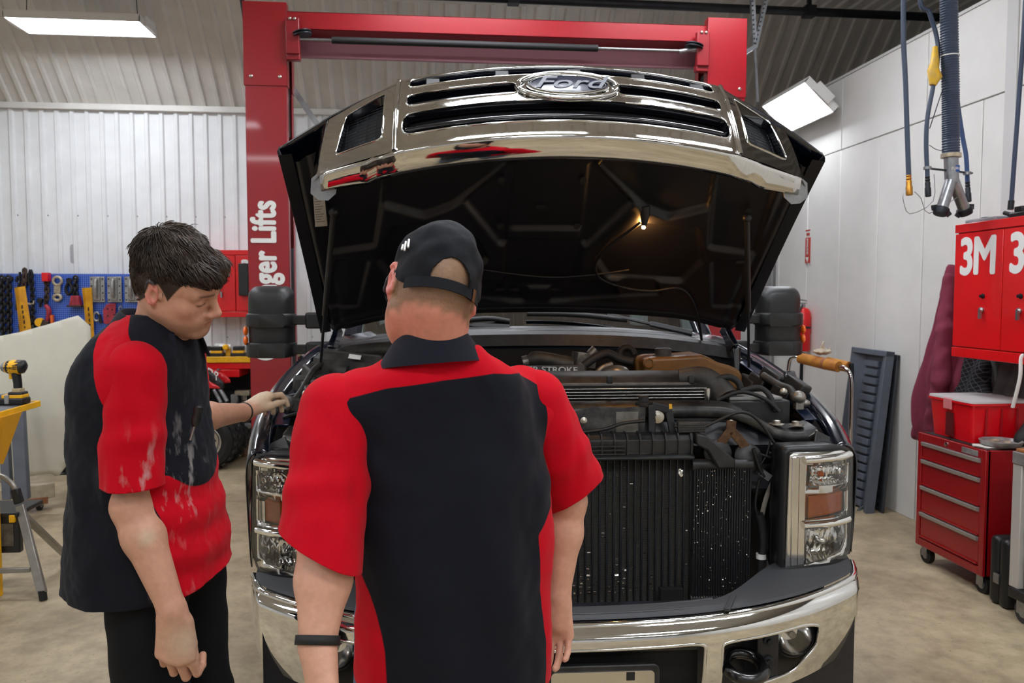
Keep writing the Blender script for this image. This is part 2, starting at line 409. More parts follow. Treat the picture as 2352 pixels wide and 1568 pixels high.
# perforated strut that braces the right lift post to the ceiling
st = thing('strut_brace', 'perforated steel strut V bracing the right red lift post from ceiling', 'brace', PY(1733, 110, 5.9))
mb = MB(); q = PY(1733, 110, 5.9)
mb.bar(PY(1726, -40, 5.9) - q, PY(1733, 110, 5.9) - q, 0.035, 0.03); mb.bar(PY(1765, -30, 5.9) - q, PY(1733, 112, 5.9) - q, 0.04, 0.03)
mb.build('strut', M_steel, st)
mb = MB(); mb.bar(PY(1680, 140, 5.9) - q, PY(1733, 108, 5.9) - q, 0.045, 0.03); mb.bar(PY(1733, 105, 5.9) - q, PY(1740, 235, 5.9) - q, 0.018, 0.018)
mb.build('brace_arm', M_steel, st)
mb = MB()
for i in range(14):
    c = PY(1726 + 7 * i / 14, -40 + 150 * i / 14, 5.88) - q; mb.cyl(c, c + Vector((0, -0.006, 0)), 0.006, 6)
    c = PY(1765 - 32 * i / 14, -30 + 140 * i / 14, 5.88) - q; mb.cyl(c, c + Vector((0, -0.006, 0)), 0.006, 6)
o = mb.build('punched_hole', M_dark, st); o['kind'] = 'stuff'
# ================================================================== two-post lift
lx0, lx1 = PY(568, 400, 5.6).x, PY(660, 400, 5.6).x
cxL = (lx0 + lx1) / 2
rx0, rx1 = PY(1629, 100, 5.6).x, PY(1711, 100, 5.6).x
cxR = (rx0 + rx1) / 2
ltop = PY(612, 4, 5.6).z
lift = thing('vehicle_lift', 'red two-post vehicle lift with white lettering straddling the truck', 'vehicle lift', ((cxL + cxR) / 2, 5.6, 0))
for sgn, cx in ((-1, cxL - (cxL + cxR) / 2), (1, cxR - (cxL + cxR) / 2)):
    hw = 0.138; dp = 0.27; inn = -sgn
    mb = MB()                                     # C-shaped column open towards the truck
    mb.bx(cx - hw, cx + hw, 0, 0.008, 0.02, 3.05); mb.bx(cx - hw, cx + hw, dp - 0.008, dp, 0.02, 3.05)
    xo = cx - inn * hw; mb.bx(min(xo, xo + inn * 0.008), max(xo, xo + inn * 0.008), 0, dp, 0.02, 3.05)
    xi = cx + inn * hw
    for y0 in (0, dp - 0.06): mb.bx(min(xi, xi - inn * 0.008), max(xi, xi - inn * 0.008), y0, y0 + 0.06, 0.02, 3.05)
    mb.build('column', M_red, lift, bevel=0.006)
    mb = MB(); e = 0.006
    zb = PY(612, 197, 5.6).z
    mb.bx(cx - hw - e, cx + hw + e, -e, 0.004, zb, ltop); mb.bx(cx - hw - e, cx + hw + e, dp, dp + e, zb, ltop)
    xo = cx - inn * (hw + e); mb.bx(min(xo, xo + inn * 0.006), max(xo, xo + inn * 0.006), -e, dp + e, zb, ltop)
    xi = cx + inn * hw; mb.bx(min(xi, xi + inn * e), max(xi, xi + inn * e), -e, 0.07, zb, ltop); mb.bx(min(xi, xi + inn * e), max(xi, xi + inn * e), dp - 0.07, dp + e, zb, ltop)
    mb.build('column_extension', M_red, lift, bevel=0.006)
    mb = MB()
    for bxx in (-0.095, 0.095): mb.sphere((cx + bxx, -0.006, zb + 0.06), (0.013, 0.008, 0.013), 10, 6)
    mb.build('bolt', M_bolt, lift, smooth=60)
    mb = MB(); mb.bx(cx - 0.1, cx + 0.1, 0.05, dp - 0.05, 0.05, 2.75); mb.bx(cx + inn * 0.06, cx + inn * 0.125, 0.075, dp - 0.075, 2.7, 3.2); mb.build('carriage', M_black, lift)
    mb = MB(); mb.bx(cx - 0.17, cx + 0.17, -0.02, dp + 0.1, 0.0, 0.025); mb.build('base_plate', M_red, lift, bevel=0.004)
    mb = MB(); x = cx + inn * (hw + 0.012); mb.bx(min(x, x + inn * 0.016), max(x, x + inn * 0.016), 0.0, 0.016, 0.6, PY(663, 570, 5.6).z); mb.build('conduit_rail', M_iron, lift)
    mb = MB(); x = cx + inn * (hw + 0.05); mb.box((x, -0.02, ltop - 0.23), (0.09, 0.05, 0.24)); mb.box((x, 0.0, ltop - 0.36), (0.09, 0.06, 0.05)); mb.build('pulley_bracket', M_redd, lift, bevel=0.006)
    mb = MB(); mb.lathe([(0.065, -0.012), (0.065, -0.006), (0.05, 0), (0.065, 0.006), (0.065, 0.012)], (x + inn * 0.06, -0.02, ltop - 0.21), rotm(0, 12 * sgn, 0)); mb.build('pulley', M_iron, lift, smooth=40)
    mb = MB()
    for q in (-0.014, 0.018): mb.sphere((x + q, -0.048, ltop - 0.12), (0.011, 0.008, 0.011), 8, 6)
    mb.build('bolt', M_bolt, lift, smooth=60)
half = (cxR - cxL) / 2
mb = MB(); mb.bx(-half + 0.13, half - 0.13, 0.03, 0.04, ltop - 0.165, ltop - 0.045); mb.bx(-half + 0.13, half - 0.13, 0.03, 0.24, ltop - 0.055, ltop - 0.045); mb.bx(-half + 0.13, half - 0.13, 0.03, 0.24, ltop - 0.165, ltop - 0.155)
mb.build('overhead_beam', M_red, lift, bevel=0.004)
mb = MB(); mb.bx(-half + 0.13, half - 0.13, 0.2, 0.235, ltop - 0.3, ltop - 0.16); mb.build('rear_beam', mat('lift_red_pale', '#a8707d', 0.5), lift)
mb = MB(); z0 = ltop - 0.245; mb.tube([(-half + 0.17, -0.02, z0), (half - 0.17, -0.02, z0)], 0.0095, 8); mb.build('shutoff_bar', M_steel, lift, smooth=50)
bl = PY(762, 54, 5.58).x - lift.location.x; br = PY(1373, 70, 5.58).x - lift.location.x
mb = MB(); mb.tube([(bl, -0.02, z0), (br, -0.02, z0)], 0.024, 12); mb.build('foam_sleeve', M_rubber, lift, smooth=50)
c0 = PY(1560, 75, 5.58).x - lift.location.x
mb = MB(); mb.tube([(c0, -0.02, z0 - 0.006), (half - 0.15, -0.02, z0 + 0.03)], 0.017, 10); mb.build('bar_end', M_steel, lift, smooth=50)
# low lift arms
for sgn in (-1, 1):
    for fy in (-1, 1):
        mb = MB(); mb.bar((sgn * (half - 0.15), 0.13, 0.14), (sgn * (half - 0.62), 0.13 + fy * 0.75, 0.12), 0.13, 0.09); mb.cyl((sgn * (half - 0.62), 0.13 + fy * 0.75, 0.165), (sgn * (half - 0.62), 0.13 + fy * 0.75, 0.2), 0.06, 16)
        mb.build('swing_arm', M_redd, lift, bevel=0.005)
# lettering up the left column, reading from the bottom to the top
lc = lift.location; xt = (PY(609, 560, 5.6).x) - lc.x
zt0, zt1 = PY(600, 838, 5.6).z, PY(600, 450, 5.6).z
text('Challenger Lifts', 0.23, M_white, 'lettering', lift, axes((xt, -0.003, (zt0 + zt1) / 2), (0, 0, 1), (-1, 0, 0)), heavy=0.0075, ext=0.001, sx=0.70, space=1.06)
# yellow-red brace behind the left post
mb = MB(); q = lift.location; mb.bar(PY(674, 205, 5.9) - q, PY(745, 310, 5.9) - q, 0.05, 0.04); mb.build('diagonal_brace', M_steel, lift)
# ================================================================== helpers for plates with holes
from mathutils.geometry import delaunay_2d_cdt
def inpoly(x, y, poly):
    c = False; n = len(poly); j = n - 1
    for i in range(n):
        xi, yi = poly[i]; xj, yj = poly[j]
        if (yi > y) != (yj > y) and x < (xj - xi) * (y - yi) / (yj - yi + 1e-12) + xi: c = not c
        j = i
    return c
def densify(poly, step):
    out = []; n = len(poly)
    for i in range(n):
        a, b = poly[i], poly[(i + 1) % n]; d = math.hypot(b[0] - a[0], b[1] - a[1]); k = max(1, int(d / step))
        for j in range(k): out.append((a[0] + (b[0] - a[0]) * j / k, a[1] + (b[1] - a[1]) * j / k))
    return out
def fillet(poly, r, n=4):
    out = []; k = len(poly)
    for i in range(k):
        p = Vector(poly[i]); a = Vector(poly[i - 1]); b = Vector(poly[(i + 1) % k])
        ra = min(r, (a - p).length * 0.45, (b - p).length * 0.45)
        s = p + (a - p).normalized() * ra; e = p + (b - p).normalized() * ra
        for j in range(n + 1):
            t = j / n; q = s * (1 - t) ** 2 + p * 2 * t * (1 - t) + e * t * t; out.append((q.x, q.y))
    return out
def plate2d(outer, holes=(), step=0.04, extra=True):
    outer = densify(outer, step); holes = [densify(h, step) for h in holes]
    vs = [Vector(p) for p in outer]; faces = [list(range(len(outer)))]
    for h in holes:
        b = len(vs); vs += [Vector(p) for p in h]; faces.append(list(range(b, b + len(h))))
    if extra:
        x0 = min(p[0] for p in outer); x1 = max(p[0] for p in outer); y0 = min(p[1] for p in outer); y1 = max(p[1] for p in outer)
        x = x0 + step / 2
        while x < x1:
            y = y0 + step / 2
            while y < y1:
                if inpoly(x, y, outer) and not any(inpoly(x, y, h) for h in holes): vs.append(Vector((x, y)))
                y += step
            x += step
    r = delaunay_2d_cdt(vs, [], faces, 1, 1e-6)
    V = [(v.x, v.y) for v in r[0]]; T_ = []
    for f in r[2]:
        cx = sum(V[i][0] for i in f) / len(f); cy = sum(V[i][1] for i in f) / len(f)
        if inpoly(cx, cy, outer) and not any(inpoly(cx, cy, h) for h in holes): T_.append(tuple(f))
    return V, T_
def plate(name, m, parent, fn, outer, holes=(), step=0.04, thick=0.004, smooth=35, mtx=None, offset=-1, face=(0, -1, 0)):
    V, T_ = plate2d(outer, holes, step); mb = MB(); mb.add([fn(*p) for p in V], T_)
    o = mb.build(name, m, parent, smooth=smooth, fix=True)
    if sum((p.normal * p.area for p in o.data.polygons), Vector()).dot(Vector(face)) < 0: o.data.flip_normals()
    if not thick and smooth:
        ns = []
        for (x, y) in V:
            du = Vector(fn(x + 1e-3, y)) - Vector(fn(x - 1e-3, y)); dv = Vector(fn(x, y + 1e-3)) - Vector(fn(x, y - 1e-3)); n = du.cross(dv).normalized(); ns.append(n if n.dot(Vector(face)) > 0 else -n)
        o.data.shade_smooth(); o.data.normals_split_custom_set_from_vertices(ns)
    if thick: s = o.modifiers.new('solid', 'SOLIDIFY'); s.thickness = thick; s.offset = offset
    if mtx is not None: o.matrix_local = mtx
    return o
def glass(name, tint='#ffffff', refl=0.12, tr=0.92):
    m = bpy.data.materials.new(name); m.use_nodes = True; nt = m.node_tree; nt.nodes.clear(); L = nt.links
    o = nt.nodes.new('ShaderNodeOutputMaterial'); t = nt.nodes.new('ShaderNodeBsdfTransparent'); g = nt.nodes.new('ShaderNodeBsdfGlossy')
    t.inputs[0].default_value = tuple(c * tr for c in lin(tint)) + (1,); g.inputs[0].default_value = (1, 1, 1, 1); g.inputs['Roughness'].default_value = 0.04
    fr = nt.nodes.new('ShaderNodeFresnel'); fr.inputs[0].default_value = 1.5
    mx = nt.nodes.new('ShaderNodeMixShader'); ad = nt.nodes.new('ShaderNodeMath'); ad.operation = 'ADD'; ad.inputs[1].default_value = refl * 0.3
    L.new(fr.outputs[0], ad.inputs[0]); L.new(ad.outputs[0], mx.inputs[0]); L.new(t.outputs[0], mx.inputs[1]); L.new(g.outputs[0], mx.inputs[2]); L.new(mx.outputs[0], o.inputs[0])
    MATS[name] = m; return m
M_glass = glass('clear_lens'); M_wind = glass('windshield_glass', '#a8c4c4', 0.5, 0.6)
M_navy = mat('navy_car_paint', '#0b1220', 0.22, var=0.1, coat=1.0)
M_blk = mat('engine_black_plastic', '#2a2a2b', 0.45, col2='#131314', vscale=22, bump=0.08, bscale=90)
M_blk2 = mat('dusty_black_plastic', '#403e3b', 0.55, col2='#1c1b1b', vscale=14, bump=0.12, bscale=60)
M_under = mat('hood_underside_black', '#121218', 0.42, var=0.25, vscale=9, bump=0.05, bscale=40)
M_well = mat('mottled_near_black', '#0d0d0e', 0.75, var=0.3, vscale=15)  # mottled near-black for bay walls, chassis rails and bench shelf
M_pad = mat('grey_bumper_pad', '#3a3b3e', 0.62, bump=0.15, bscale=300)
M_alu = mat('cast_aluminium', '#8a8780', 0.42, 0.8, var=0.35, vscale=30, bump=0.2, bscale=80)
M_bronze = mat('rusty_bracket', '#5b4028', 0.7, 0.3, var=0.4, vscale=40)
M_amber = mat('amber_lens', '#c25a06', 0.2, var=0.12, vscale=60, coat=0.6)
M_orange = mat('orange_marker_lens', '#f06a10', 0.25, coat=0.6)
M_tank = mat('brown_coolant_tank', '#7a5427', 0.38, var=0.25, vscale=9, sss=0.2)
M_mirror_pl = mat('textured_black_plastic', '#141516', 0.45, bump=0.15, bscale=400)
M_refl = mat('reflector_chrome', '#e6e6e4', 0.12, 1.0)
M_bar = mat('chrome_grille', '#cfcdc9', 0.06, 1.0, rvar=0.04, vscale=60)
M_core = mat('black_core_support', '#23242b', 0.4, col2='#0d0e11', vscale=13)
def fin_mat(name, scale, dark='#161617', light='#5e5c56'):
    m = bpy.data.materials.new(name); m.use_nodes = True; nt = m.node_tree; L = nt.links; b = nt.nodes['Principled BSDF']
    tc = nt.nodes.new('ShaderNodeTexCoord'); wv = nt.nodes.new('ShaderNodeTexWave'); wv.bands_direction = 'Z'
    wv.inputs['Scale'].default_value = scale; wv.inputs['Distortion'].default_value = 1.6; wv.inputs['Detail'].default_value = 3; wv.inputs['Detail Scale'].default_value = 4
    L.new(tc.outputs['Object'], wv.inputs['Vector'])
    r = nt.nodes.new('ShaderNodeValToRGB'); r.color_ramp.elements[0].color = lin(dark) + (1,); r.color_ramp.elements[1].color = lin(light) + (1,)
    r.color_ramp.elements[0].position = 0.45; L.new(wv.outputs['Fac'], r.inputs['Fac']); L.new(r.outputs[0], b.inputs['Base Color'])
    b.inputs['Metallic'].default_value = 0.55; b.inputs['Roughness'].default_value = 0.38
    bp = nt.nodes.new('ShaderNodeBump'); bp.inputs['Strength'].default_value = 0.7; bp.inputs['Distance'].default_value = 0.003
    L.new(wv.outputs['Fac'], bp.inputs['Height']); L.new(bp.outputs[0], b.inputs['Normal']); MATS[name] = m; return m
M_fin = fin_mat('cooler_fins', 95); M_fin2 = fin_mat('fine_cooler_fins', 160)
# ================================================================== the truck
tx = PY(1265, 1100, 2.61).x + 0.035
TR = thing('pickup_truck', 'dark navy pickup truck with hood raised and chrome front bumper', 'truck', (tx, 2.61, 0), R(-2.03))
TF = Frame(Vector((tx, 2.61, 0)), R(-2.03))
def T(px, py, ly): return TF.y(px, py, ly)
def part(mb, name, m, parent=TR, **k): return mb.build(name, m, parent, **k)
# ---------------------------------------------------------------- front bumper
def bplan(x):
    a = abs(x); return -0.285 + 0.225 * (a / 1.0) ** 3.4
def bz(x, t):                       # t 0 bottom .. 1 top of the face
    a = abs(x); top = 0.605 + 0.055 * a * a; bot = 0.335 + 0.09 * a ** 3
    return bot + (top - bot) * t
def bsurf(x, t):
    bul = 0.048 * (1 - ((t - 0.86) / 0.86) ** 2) if t < 0.86 else 0.048 - 0.03 * ((t - 0.86) / 0.14) ** 2
    a = abs(x); e = max(0, a - 0.97)
    X = math.copysign(min(a, 0.97 + e * 0.55), x) if a > 0.97 else x
    return (X, bplan(x) - bul + e * e * 4.0, bz(x, t))
out = [(-1.08, 0.05), (-1.06, 0.0), (-0.5, 0.0), (0.5, 0.0), (1.06, 0.0), (1.08, 0.05), (1.09, 0.92), (1.06, 1.0), (0.5, 1.0), (0, 1.0), (-0.5, 1.0), (-1.06, 1.0), (-1.09, 0.92)]
def tt(x, z): b = bz(x, 0); return (x, (z - b) / (bz(x, 1) - b))
cen = fillet([tt(-0.40, 0.545), tt(0.40, 0.545), tt(0.40, 0.385), tt(-0.40, 0.385)][::-1], 0.04)
cen = fillet([(-0.40, 0.16), (0.40, 0.16), (0.40, 0.78), (-0.40, 0.78)], 0.05, 5)
side = fillet([(0.455, 0.10), (0.71, 0.16), (0.795, 0.42), (0.80, 0.68), (0.74, 0.76), (0.455, 0.76)], 0.05, 5)
sideL = [(-x, y) for x, y in side][::-1]
bump = plate('front_bumper', M_chrome, TR, bsurf, out, [cen, side, sideL], step=0.035, thick=0, smooth=40)
for i, h in enumerate((cen, side, sideL)):
    mb = MB(); pts = [Vector(bsurf(*p)) + Vector((0, 0.004, 0)) for p in densify(h, 0.03)]; mb.tube(pts, 0.0065, 8, closed=True); part(mb, 'opening_rim', M_chrome, bump, smooth=60)
mb = MB(); pts = []                 # rolled top edge of the bumper
for i in range(61):
    x = -1.07 + 2.14 * i / 60; p = Vector(bsurf(x, 1.0)); pts.append(p + Vector((0, 0.010, 0.0)))
mb.tube(pts, 0.012, 10); part(mb, 'top_roll', M_chrome, bump, smooth=60)
# dark space behind the openings
mb = MB(); mb.bx(-0.96, 0.96, -0.13, -0.10, 0.30, 0.60); part(mb, 'bumper_beam', M_core)
for sx in (-1, 1):
    mb = MB(); mb.bx(min(sx * 0.59, sx * 0.66), max(sx * 0.59, sx * 0.66), -0.24, -0.1, 0.35, 0.6); part(mb, 'bumper_bracket', M_core, bevel=0.004)
    for zz in (0.52, 0.455):
        mb = MB(); mb.lathe([(0.017, 0), (0.017, 0.006), (0.009, 0.008), (0.009, 0.018)], (sx * 0.625, -0.24, zz), rotm(90, 0, 0), 10); part(mb, 'bracket_bolt', M_iron, smooth=40)
    # tow hook: black forged D ring
    mb = MB(); c = Vector((sx * 0.535, -0.27, 0.47))
    pts = [c + Vector((0.058 * math.cos(a), 0.06 * math.sin(a) - 0.01, 0.014 * math.sin(a) - 0.01)) for a in [2 * math.pi * i / 28 for i in range(28)]]
    mb.tube(pts, 0.019, 10, closed=True); part(mb, 'tow_hook', mat('black_enamel', '#0b0b0c', 0.25, coat=0.5), smooth=60)
    # fog lamp
    c = Vector((sx * 0.725, -0.20, 0.512)); rt = rotm(90, 0, 0)
    mb = MB(); mb.lathe([(0.05, -0.06), (0.066, -0.02), (0.07, 0.0), (0.064, 0.006), (0.060, 0.0)], c, rt, 28, cap=False); fg = part(mb, 'fog_lamp', M_blk, smooth=50)
    mb = MB(); mb.lathe([(0.002, -0.05), (0.03, -0.045), (0.05, -0.025), (0.061, 0.0)], c, rt, 20, cap=False); part(mb, 'reflector', M_refl, fg, smooth=30)
    mb = MB(); mb.lathe([(0.062, 0.0), (0.056, 0.012), (0.04, 0.019), (0.015, 0.023), (0.001, 0.0235)], c, rt, 28, cap=False); part(mb, 'lens', M_glass, fg, smooth=180)
    mb = MB(); mb.cyl(c + Vector((0, 0.01, 0)), c + Vector((0, 0.04, 0)), 0.012, 10); part(mb, 'bulb', M_alu, fg, smooth=50)
# licence plate and frame
pc = Vector((0.085, -0.335, 0.405))
mb = MB(); mb.prism(roundrect(0.345, 0.19, 0.02, 5, pc.x, pc.z), 'xz', pc.y, pc.y + 0.02); lp = part(mb, 'licence_plate_holder', M_blk, bevel=0.004)
mb = MB(); mb.prism(roundrect(0.31, 0.155, 0.012, 5, pc.x, pc.z), 'xz', pc.y - 0.004, pc.y); part(mb, 'blank_plate', mat('polished_plate', '#cfc9bc', 0.15, 0.9), lp)
mb = MB(); mb.bx(pc.x + 0.07, pc.x + 0.095, pc.y - 0.006, pc.y, pc.z + 0.05, pc.z + 0.075); part(mb, 'plate_slot', M_dark, lp)
mb = MB(); mb.bx(-0.40, 0.40, -0.24, -0.2, 0.36, 0.55); part(mb, 'opening_back', M_well)
mb = MB(); mb.bx(-0.39, 0.39, -0.285, -0.24, 0.515, 0.545); part(mb, 'inner_rail', mat('scratched_black', '#151515', 0.5, col2='#3a3733', vscale=35), bevel=0.005)
# pad on top of the bumper
def padback(x):
    t = min(1, max(0, (abs(x) - 0.42) / 0.42)); t = t * t * (3 - 2 * t); return -0.325 + 0.30 * t
N = 60; mb = MB(); vs = []
for i in range(N + 1):
    x = -1.05 + 2.1 * i / N; a = abs(x)
    p0 = bsurf(x, 1.0); yb = padback(x) + 0.12; z0 = p0[2] + 0.010; e = 0.03 if a > 1.0 else 0
    rows = [(p0[1] + 0.028, z0), (p0[1] + 0.034, z0 + 0.008), (p0[1] * 0.5 + yb * 0.5, z0 + 0.014), (yb - 0.012, z0 + 0.018), (yb, z0 + 0.0)]
    vs += [(p0[0], y, z) for y, z in rows]
mb.add(vs, [(i * 5 + j, (i + 1) * 5 + j, (i + 1) * 5 + j + 1, i * 5 + j + 1) for i in range(N) for j in range(4)])
pad = part(mb, 'bumper_step_pad', M_pad, smooth=40)
for j in range(4):
    mb = MB(); mb.tube([(-0.46 + 0.92 * i / 16, bsurf(-0.46 + 0.92 * i / 16, 1)[1] + 0.047 + j * 0.016, bsurf(-0.46 + 0.92 * i / 16, 1)[2] + 0.0225) for i in range(17)], 0.0055, 8, flat=0.5); part(mb, 'tread_rib', M_pad, pad, smooth=50)
for sx in (-1, 1):
    mb = MB(); mb.bar((sx * 0.475, -0.285, 0.640), (sx * 0.53, -0.19, 0.645), 0.018, 0.012); part(mb, 'tread_rib', M_pad, pad, bevel=0.003)
# ---------------------------------------------------------------- headlights
def hy(x):  # face of the lamp in plan: sweeps back at the outer edge
    e = max(0, abs(x) - 0.90); return -0.01 + 3.2 * e * e
def headlight(sx):
    P = lambda pts: [(sx * x, z) for x, z in pts] if sx > 0 else [(sx * x, z) for x, z in pts][::-1]
    fn = lambda d: (lambda x, z: (x, hy(x) + d, z))
    outl = fillet([(0.785, 1.062), (0.985, 1.066), (1.022, 1.045), (1.034, 0.76), (1.012, 0.69), (0.845, 0.632), (0.778, 0.645)], 0.018)
    gask = fillet([(0.768, 1.078), (0.99, 1.082), (1.034, 1.055), (1.044, 0.75), (1.02, 0.678), (0.845, 0.618), (0.762, 0.63)], 0.02)
    hd = plate('headlight', M_black, TR, fn(0.10), P(gask), step=0.03, thick=0.03)
    plate('gasket', M_black, hd, fn(0.016), P(gask), [P(outl)], step=0.03, thick=0.09)
    h1 = fillet([(0.852, 0.945), (1.005, 0.955), (1.008, 1.018), (0.862, 1.022)], 0.012)
    h2 = fillet([(0.848, 0.832), (1.008, 0.85), (1.007, 0.925), (0.850, 0.915)], 0.008)
    h3 = fillet([(0.850, 0.672), (0.99, 0.715), (1.008, 0.745), (1.007, 0.812), (0.850, 0.80)], 0.012)
    plate('bezel', M_refl, hd, fn(0.012), P(outl), [P(h1), P(h2), P(h3)], step=0.025, thick=0.008, smooth=50)
    mb = MB(); s = sorted((sx * 0.793, sx * 0.822)); mb.bx(s[0], s[1], 0.0, 0.012, 0.655, 1.05); part(mb, 'chrome_strip', M_refl, hd, bevel=0.004)
    for nm, (z0, z1) in (('chrome_ledge', (1.026, 1.058)), ('chrome_ledge', (0.80, 0.832))):
        mb = MB(); pts = [Vector((sx * x, hy(x) + 0.004, (z0 + z1) / 2 + (x - 0.9) * 0.06)) for x in (0.835, 0.88, 0.92, 0.96, 0.99, 1.012)]; mb.tube(pts, (z1 - z0) * 0.42, 8, flat=1.0); part(mb, nm, M_refl, hd, smooth=60)
    # reflector bowls: fluted chrome
    for (x0, x1, z0, z1, dep, fl) in ((0.845, 1.012, 0.938, 1.026, 0.045, 9), (0.845, 1.012, 0.664, 0.818, 0.065, 8)):
        def bowl(u, v):
            x = x0 + (x1 - x0) * u; z = z0 + (z1 - z0) * v
            e = max(abs(2 * u - 1), abs(2 * v - 1)); d = dep * (1 - e ** 3) + 0.006 * abs(math.sin(u * fl * math.pi)) * math.sin(v * 3 * math.pi)
            return (sx * x, hy(x) + 0.014 + d, z)
        mb = MB(); mb.grid(bowl, 36, 20); part(mb, 'reflector', M_refl, hd, smooth=20)
    mb = MB(); mb.grid(lambda u, v: (sx * (0.852 + 0.125 * u), hy(0.852 + 0.125 * u) + 0.012, 0.838 + 0.02 * u + (0.075 - 0.006 * u) * v), 12, 8); o = part(mb, 'amber_reflector', M_amber, hd, smooth=40); q = o.modifiers.new('s', 'SOLIDIFY'); q.thickness = 0.012; q.offset = 0
    mb = MB(); mb.grid(lambda u, v: (sx * (0.985 + 0.022 * u), hy(0.985 + 0.022 * u) + 0.016, 0.848 + 0.07 * v), 4, 4); part(mb, 'chrome_corner', M_refl, hd)
    mb = MB(); mb.sphere((sx * 0.905, hy(0.905) + 0.035, 0.985), (0.012, 0.016, 0.010), 12, 8); part(mb, 'amber_bulb', M_orange, hd, smooth=60)
    mb = MB(); mb.lathe([(0.013, 0), (0.013, 0.03), (0.004, 0.036)], (sx * 0.92, hy(0.92) + 0.07, 0.745), rotm(90, 0, 0), 12); part(mb, 'bulb_shield', M_refl, hd, smooth=40)
    lens = plate('lens', M_glass, hd, fn(-0.006), P(outl), step=0.025, thick=0)
    # outer side return of the lens
    mb = MB(); vs = []
    for i in range(9):
        z = 0.70 + (1.045 - 0.70) * i / 8
        vs += [(sx * 1.03, hy(1.03) - 0.006, z), (sx * 1.045, 0.09, z), (sx * 1.05, 0.19, z + 0.01)]
    mb.add(vs, [(i * 3 + j, i * 3 + j + 1, (i + 1) * 3 + j + 1, (i + 1) * 3 + j) for i in range(8) for j in range(2)]); part(mb, 'side_lens', mat('smoky_side_lens', '#8e8c86', 0.12, 0.6, coat=0.5), hd, smooth=50)
    return hd
for sx in (-1, 1): headlight(sx)
# ---------------------------------------------------------------- fenders
crown = [(0.06, 1.045, 1.075), (0.16, 1.066, 1.125), (0.28, 1.082, 1.165), (0.42, 1.094, 1.20), (0.6, 1.10, 1.24), (0.8, 1.09, 1.285), (1.0, 1.06, 1.335), (1.2, 1.03, 1.375)]
for sx in (-1, 1):
    mb = MB(); rows = []
    for (y, x, z) in crown:
        arch = 0.62
        r = [(x - 0.085, z - 0.16), (x - 0.080, z - 0.03), (x - 0.070, z - 0.008), (x - 0.045, z + 0.004), (x - 0.02, z), (x, z - 0.02), (x + 0.012, z - 0.06), (x + 0.006, z - 0.2), (x - 0.002, max(0.66, z - 0.46))]
        rows.append([(sx * a, y, b) for a, b in r])
    k = 9; mb.add([p for r in rows for p in r], [(i * k + j, (i + 1) * k + j, (i + 1) * k + j + 1, i * k + j + 1) for i in range(len(rows) - 1) for j in range(k - 1)])
    # front edge turns down in front of the wheel house
    fd = part(mb, 'fender', M_navy, smooth=60)
    sb = fd.modifiers.new('s', 'SUBSURF'); sb.levels = 2; sb.render_levels = 2
    sd = fd.modifiers.new('t', 'SOLIDIFY'); sd.thickness = 0.004
    mb = MB(); vs = []                     # inner wheel house wall, dark
    for (y, x, z) in crown: vs += [(sx * (x - 0.085), y, z - 0.03), (sx * (x - 0.16), y, z - 0.2), (sx * (x - 0.22), y, 0.72)]
    mb.add(vs, [(i * 3 + j, (i + 1) * 3 + j, (i + 1) * 3 + j + 1, i * 3 + j + 1) for i in range(len(crown) - 1) for j in range(2)]); part(mb, 'inner_fender', M_well, smooth=60)
    # ledge with bolts that carries the fender
    mb = MB(); pts = [Vector((sx * (x - 0.10), y, z - 0.035)) for (y, x, z) in crown[2:]]
    for i in range(len(pts) - 1): mb.bar(pts[i], pts[i + 1], 0.05, 0.008)
    part(mb, 'fender_ledge', mat('navy_metal', '#10203a', 0.3, 0.3, coat=0.6), bevel=0.002)
    for i in (1, 3, 4):
        mb = MB(); mb.lathe([(0.016, 0), (0.016, 0.004), (0.008, 0.005), (0.008, 0.014)], pts[i] + Vector((0, 0, 0.004)), None, 10); part(mb, 'fender_bolt', M_bolt, smooth=40)
    # wheel opening flare, tyre, wheel
    mb = MB(); cw = Vector((sx * 0.93, 0.66, 0.41))
    prof = [(0.19, -0.12), (0.3, -0.135), (0.385, -0.12), (0.41, -0.085), (0.415, 0), (0.41, 0.085), (0.385, 0.12), (0.3, 0.135), (0.19, 0.12)]
    mb.lathe(prof, cw, rotm(0, 90, 0), 48, cap=False); wh = part(mb, 'front_tire', M_rubber, smooth=35)
    for i in range(40):
        a = 2 * math.pi * i / 40
        for s_ in (-1, 1):
            if s_ * sx < 0: continue
            mb = MB(); mb.box(cw + Vector((s_ * 0.095, math.cos(a) * 0.412, math.sin(a) * 0.412)), (0.075, 0.03, 0.02), Matrix.Rotation(a + math.pi / 2 + 0.3 * s_, 3, 'X'))
            if math.cos(a) < -0.2 and sx > 0 : part(mb, 'tread_block', M_rubber, wh)
    mb = MB(); mb.lathe([(0.02, sx * 0.05), (0.1, sx * 0.06), (0.16, sx * 0.03), (0.195, sx * 0.09), (0.2, sx * 0.11), (0.19, sx * 0.0)], cw, rotm(0, 90, 0), 32, cap=False); part(mb, 'front_wheel', M_alu, smooth=40)
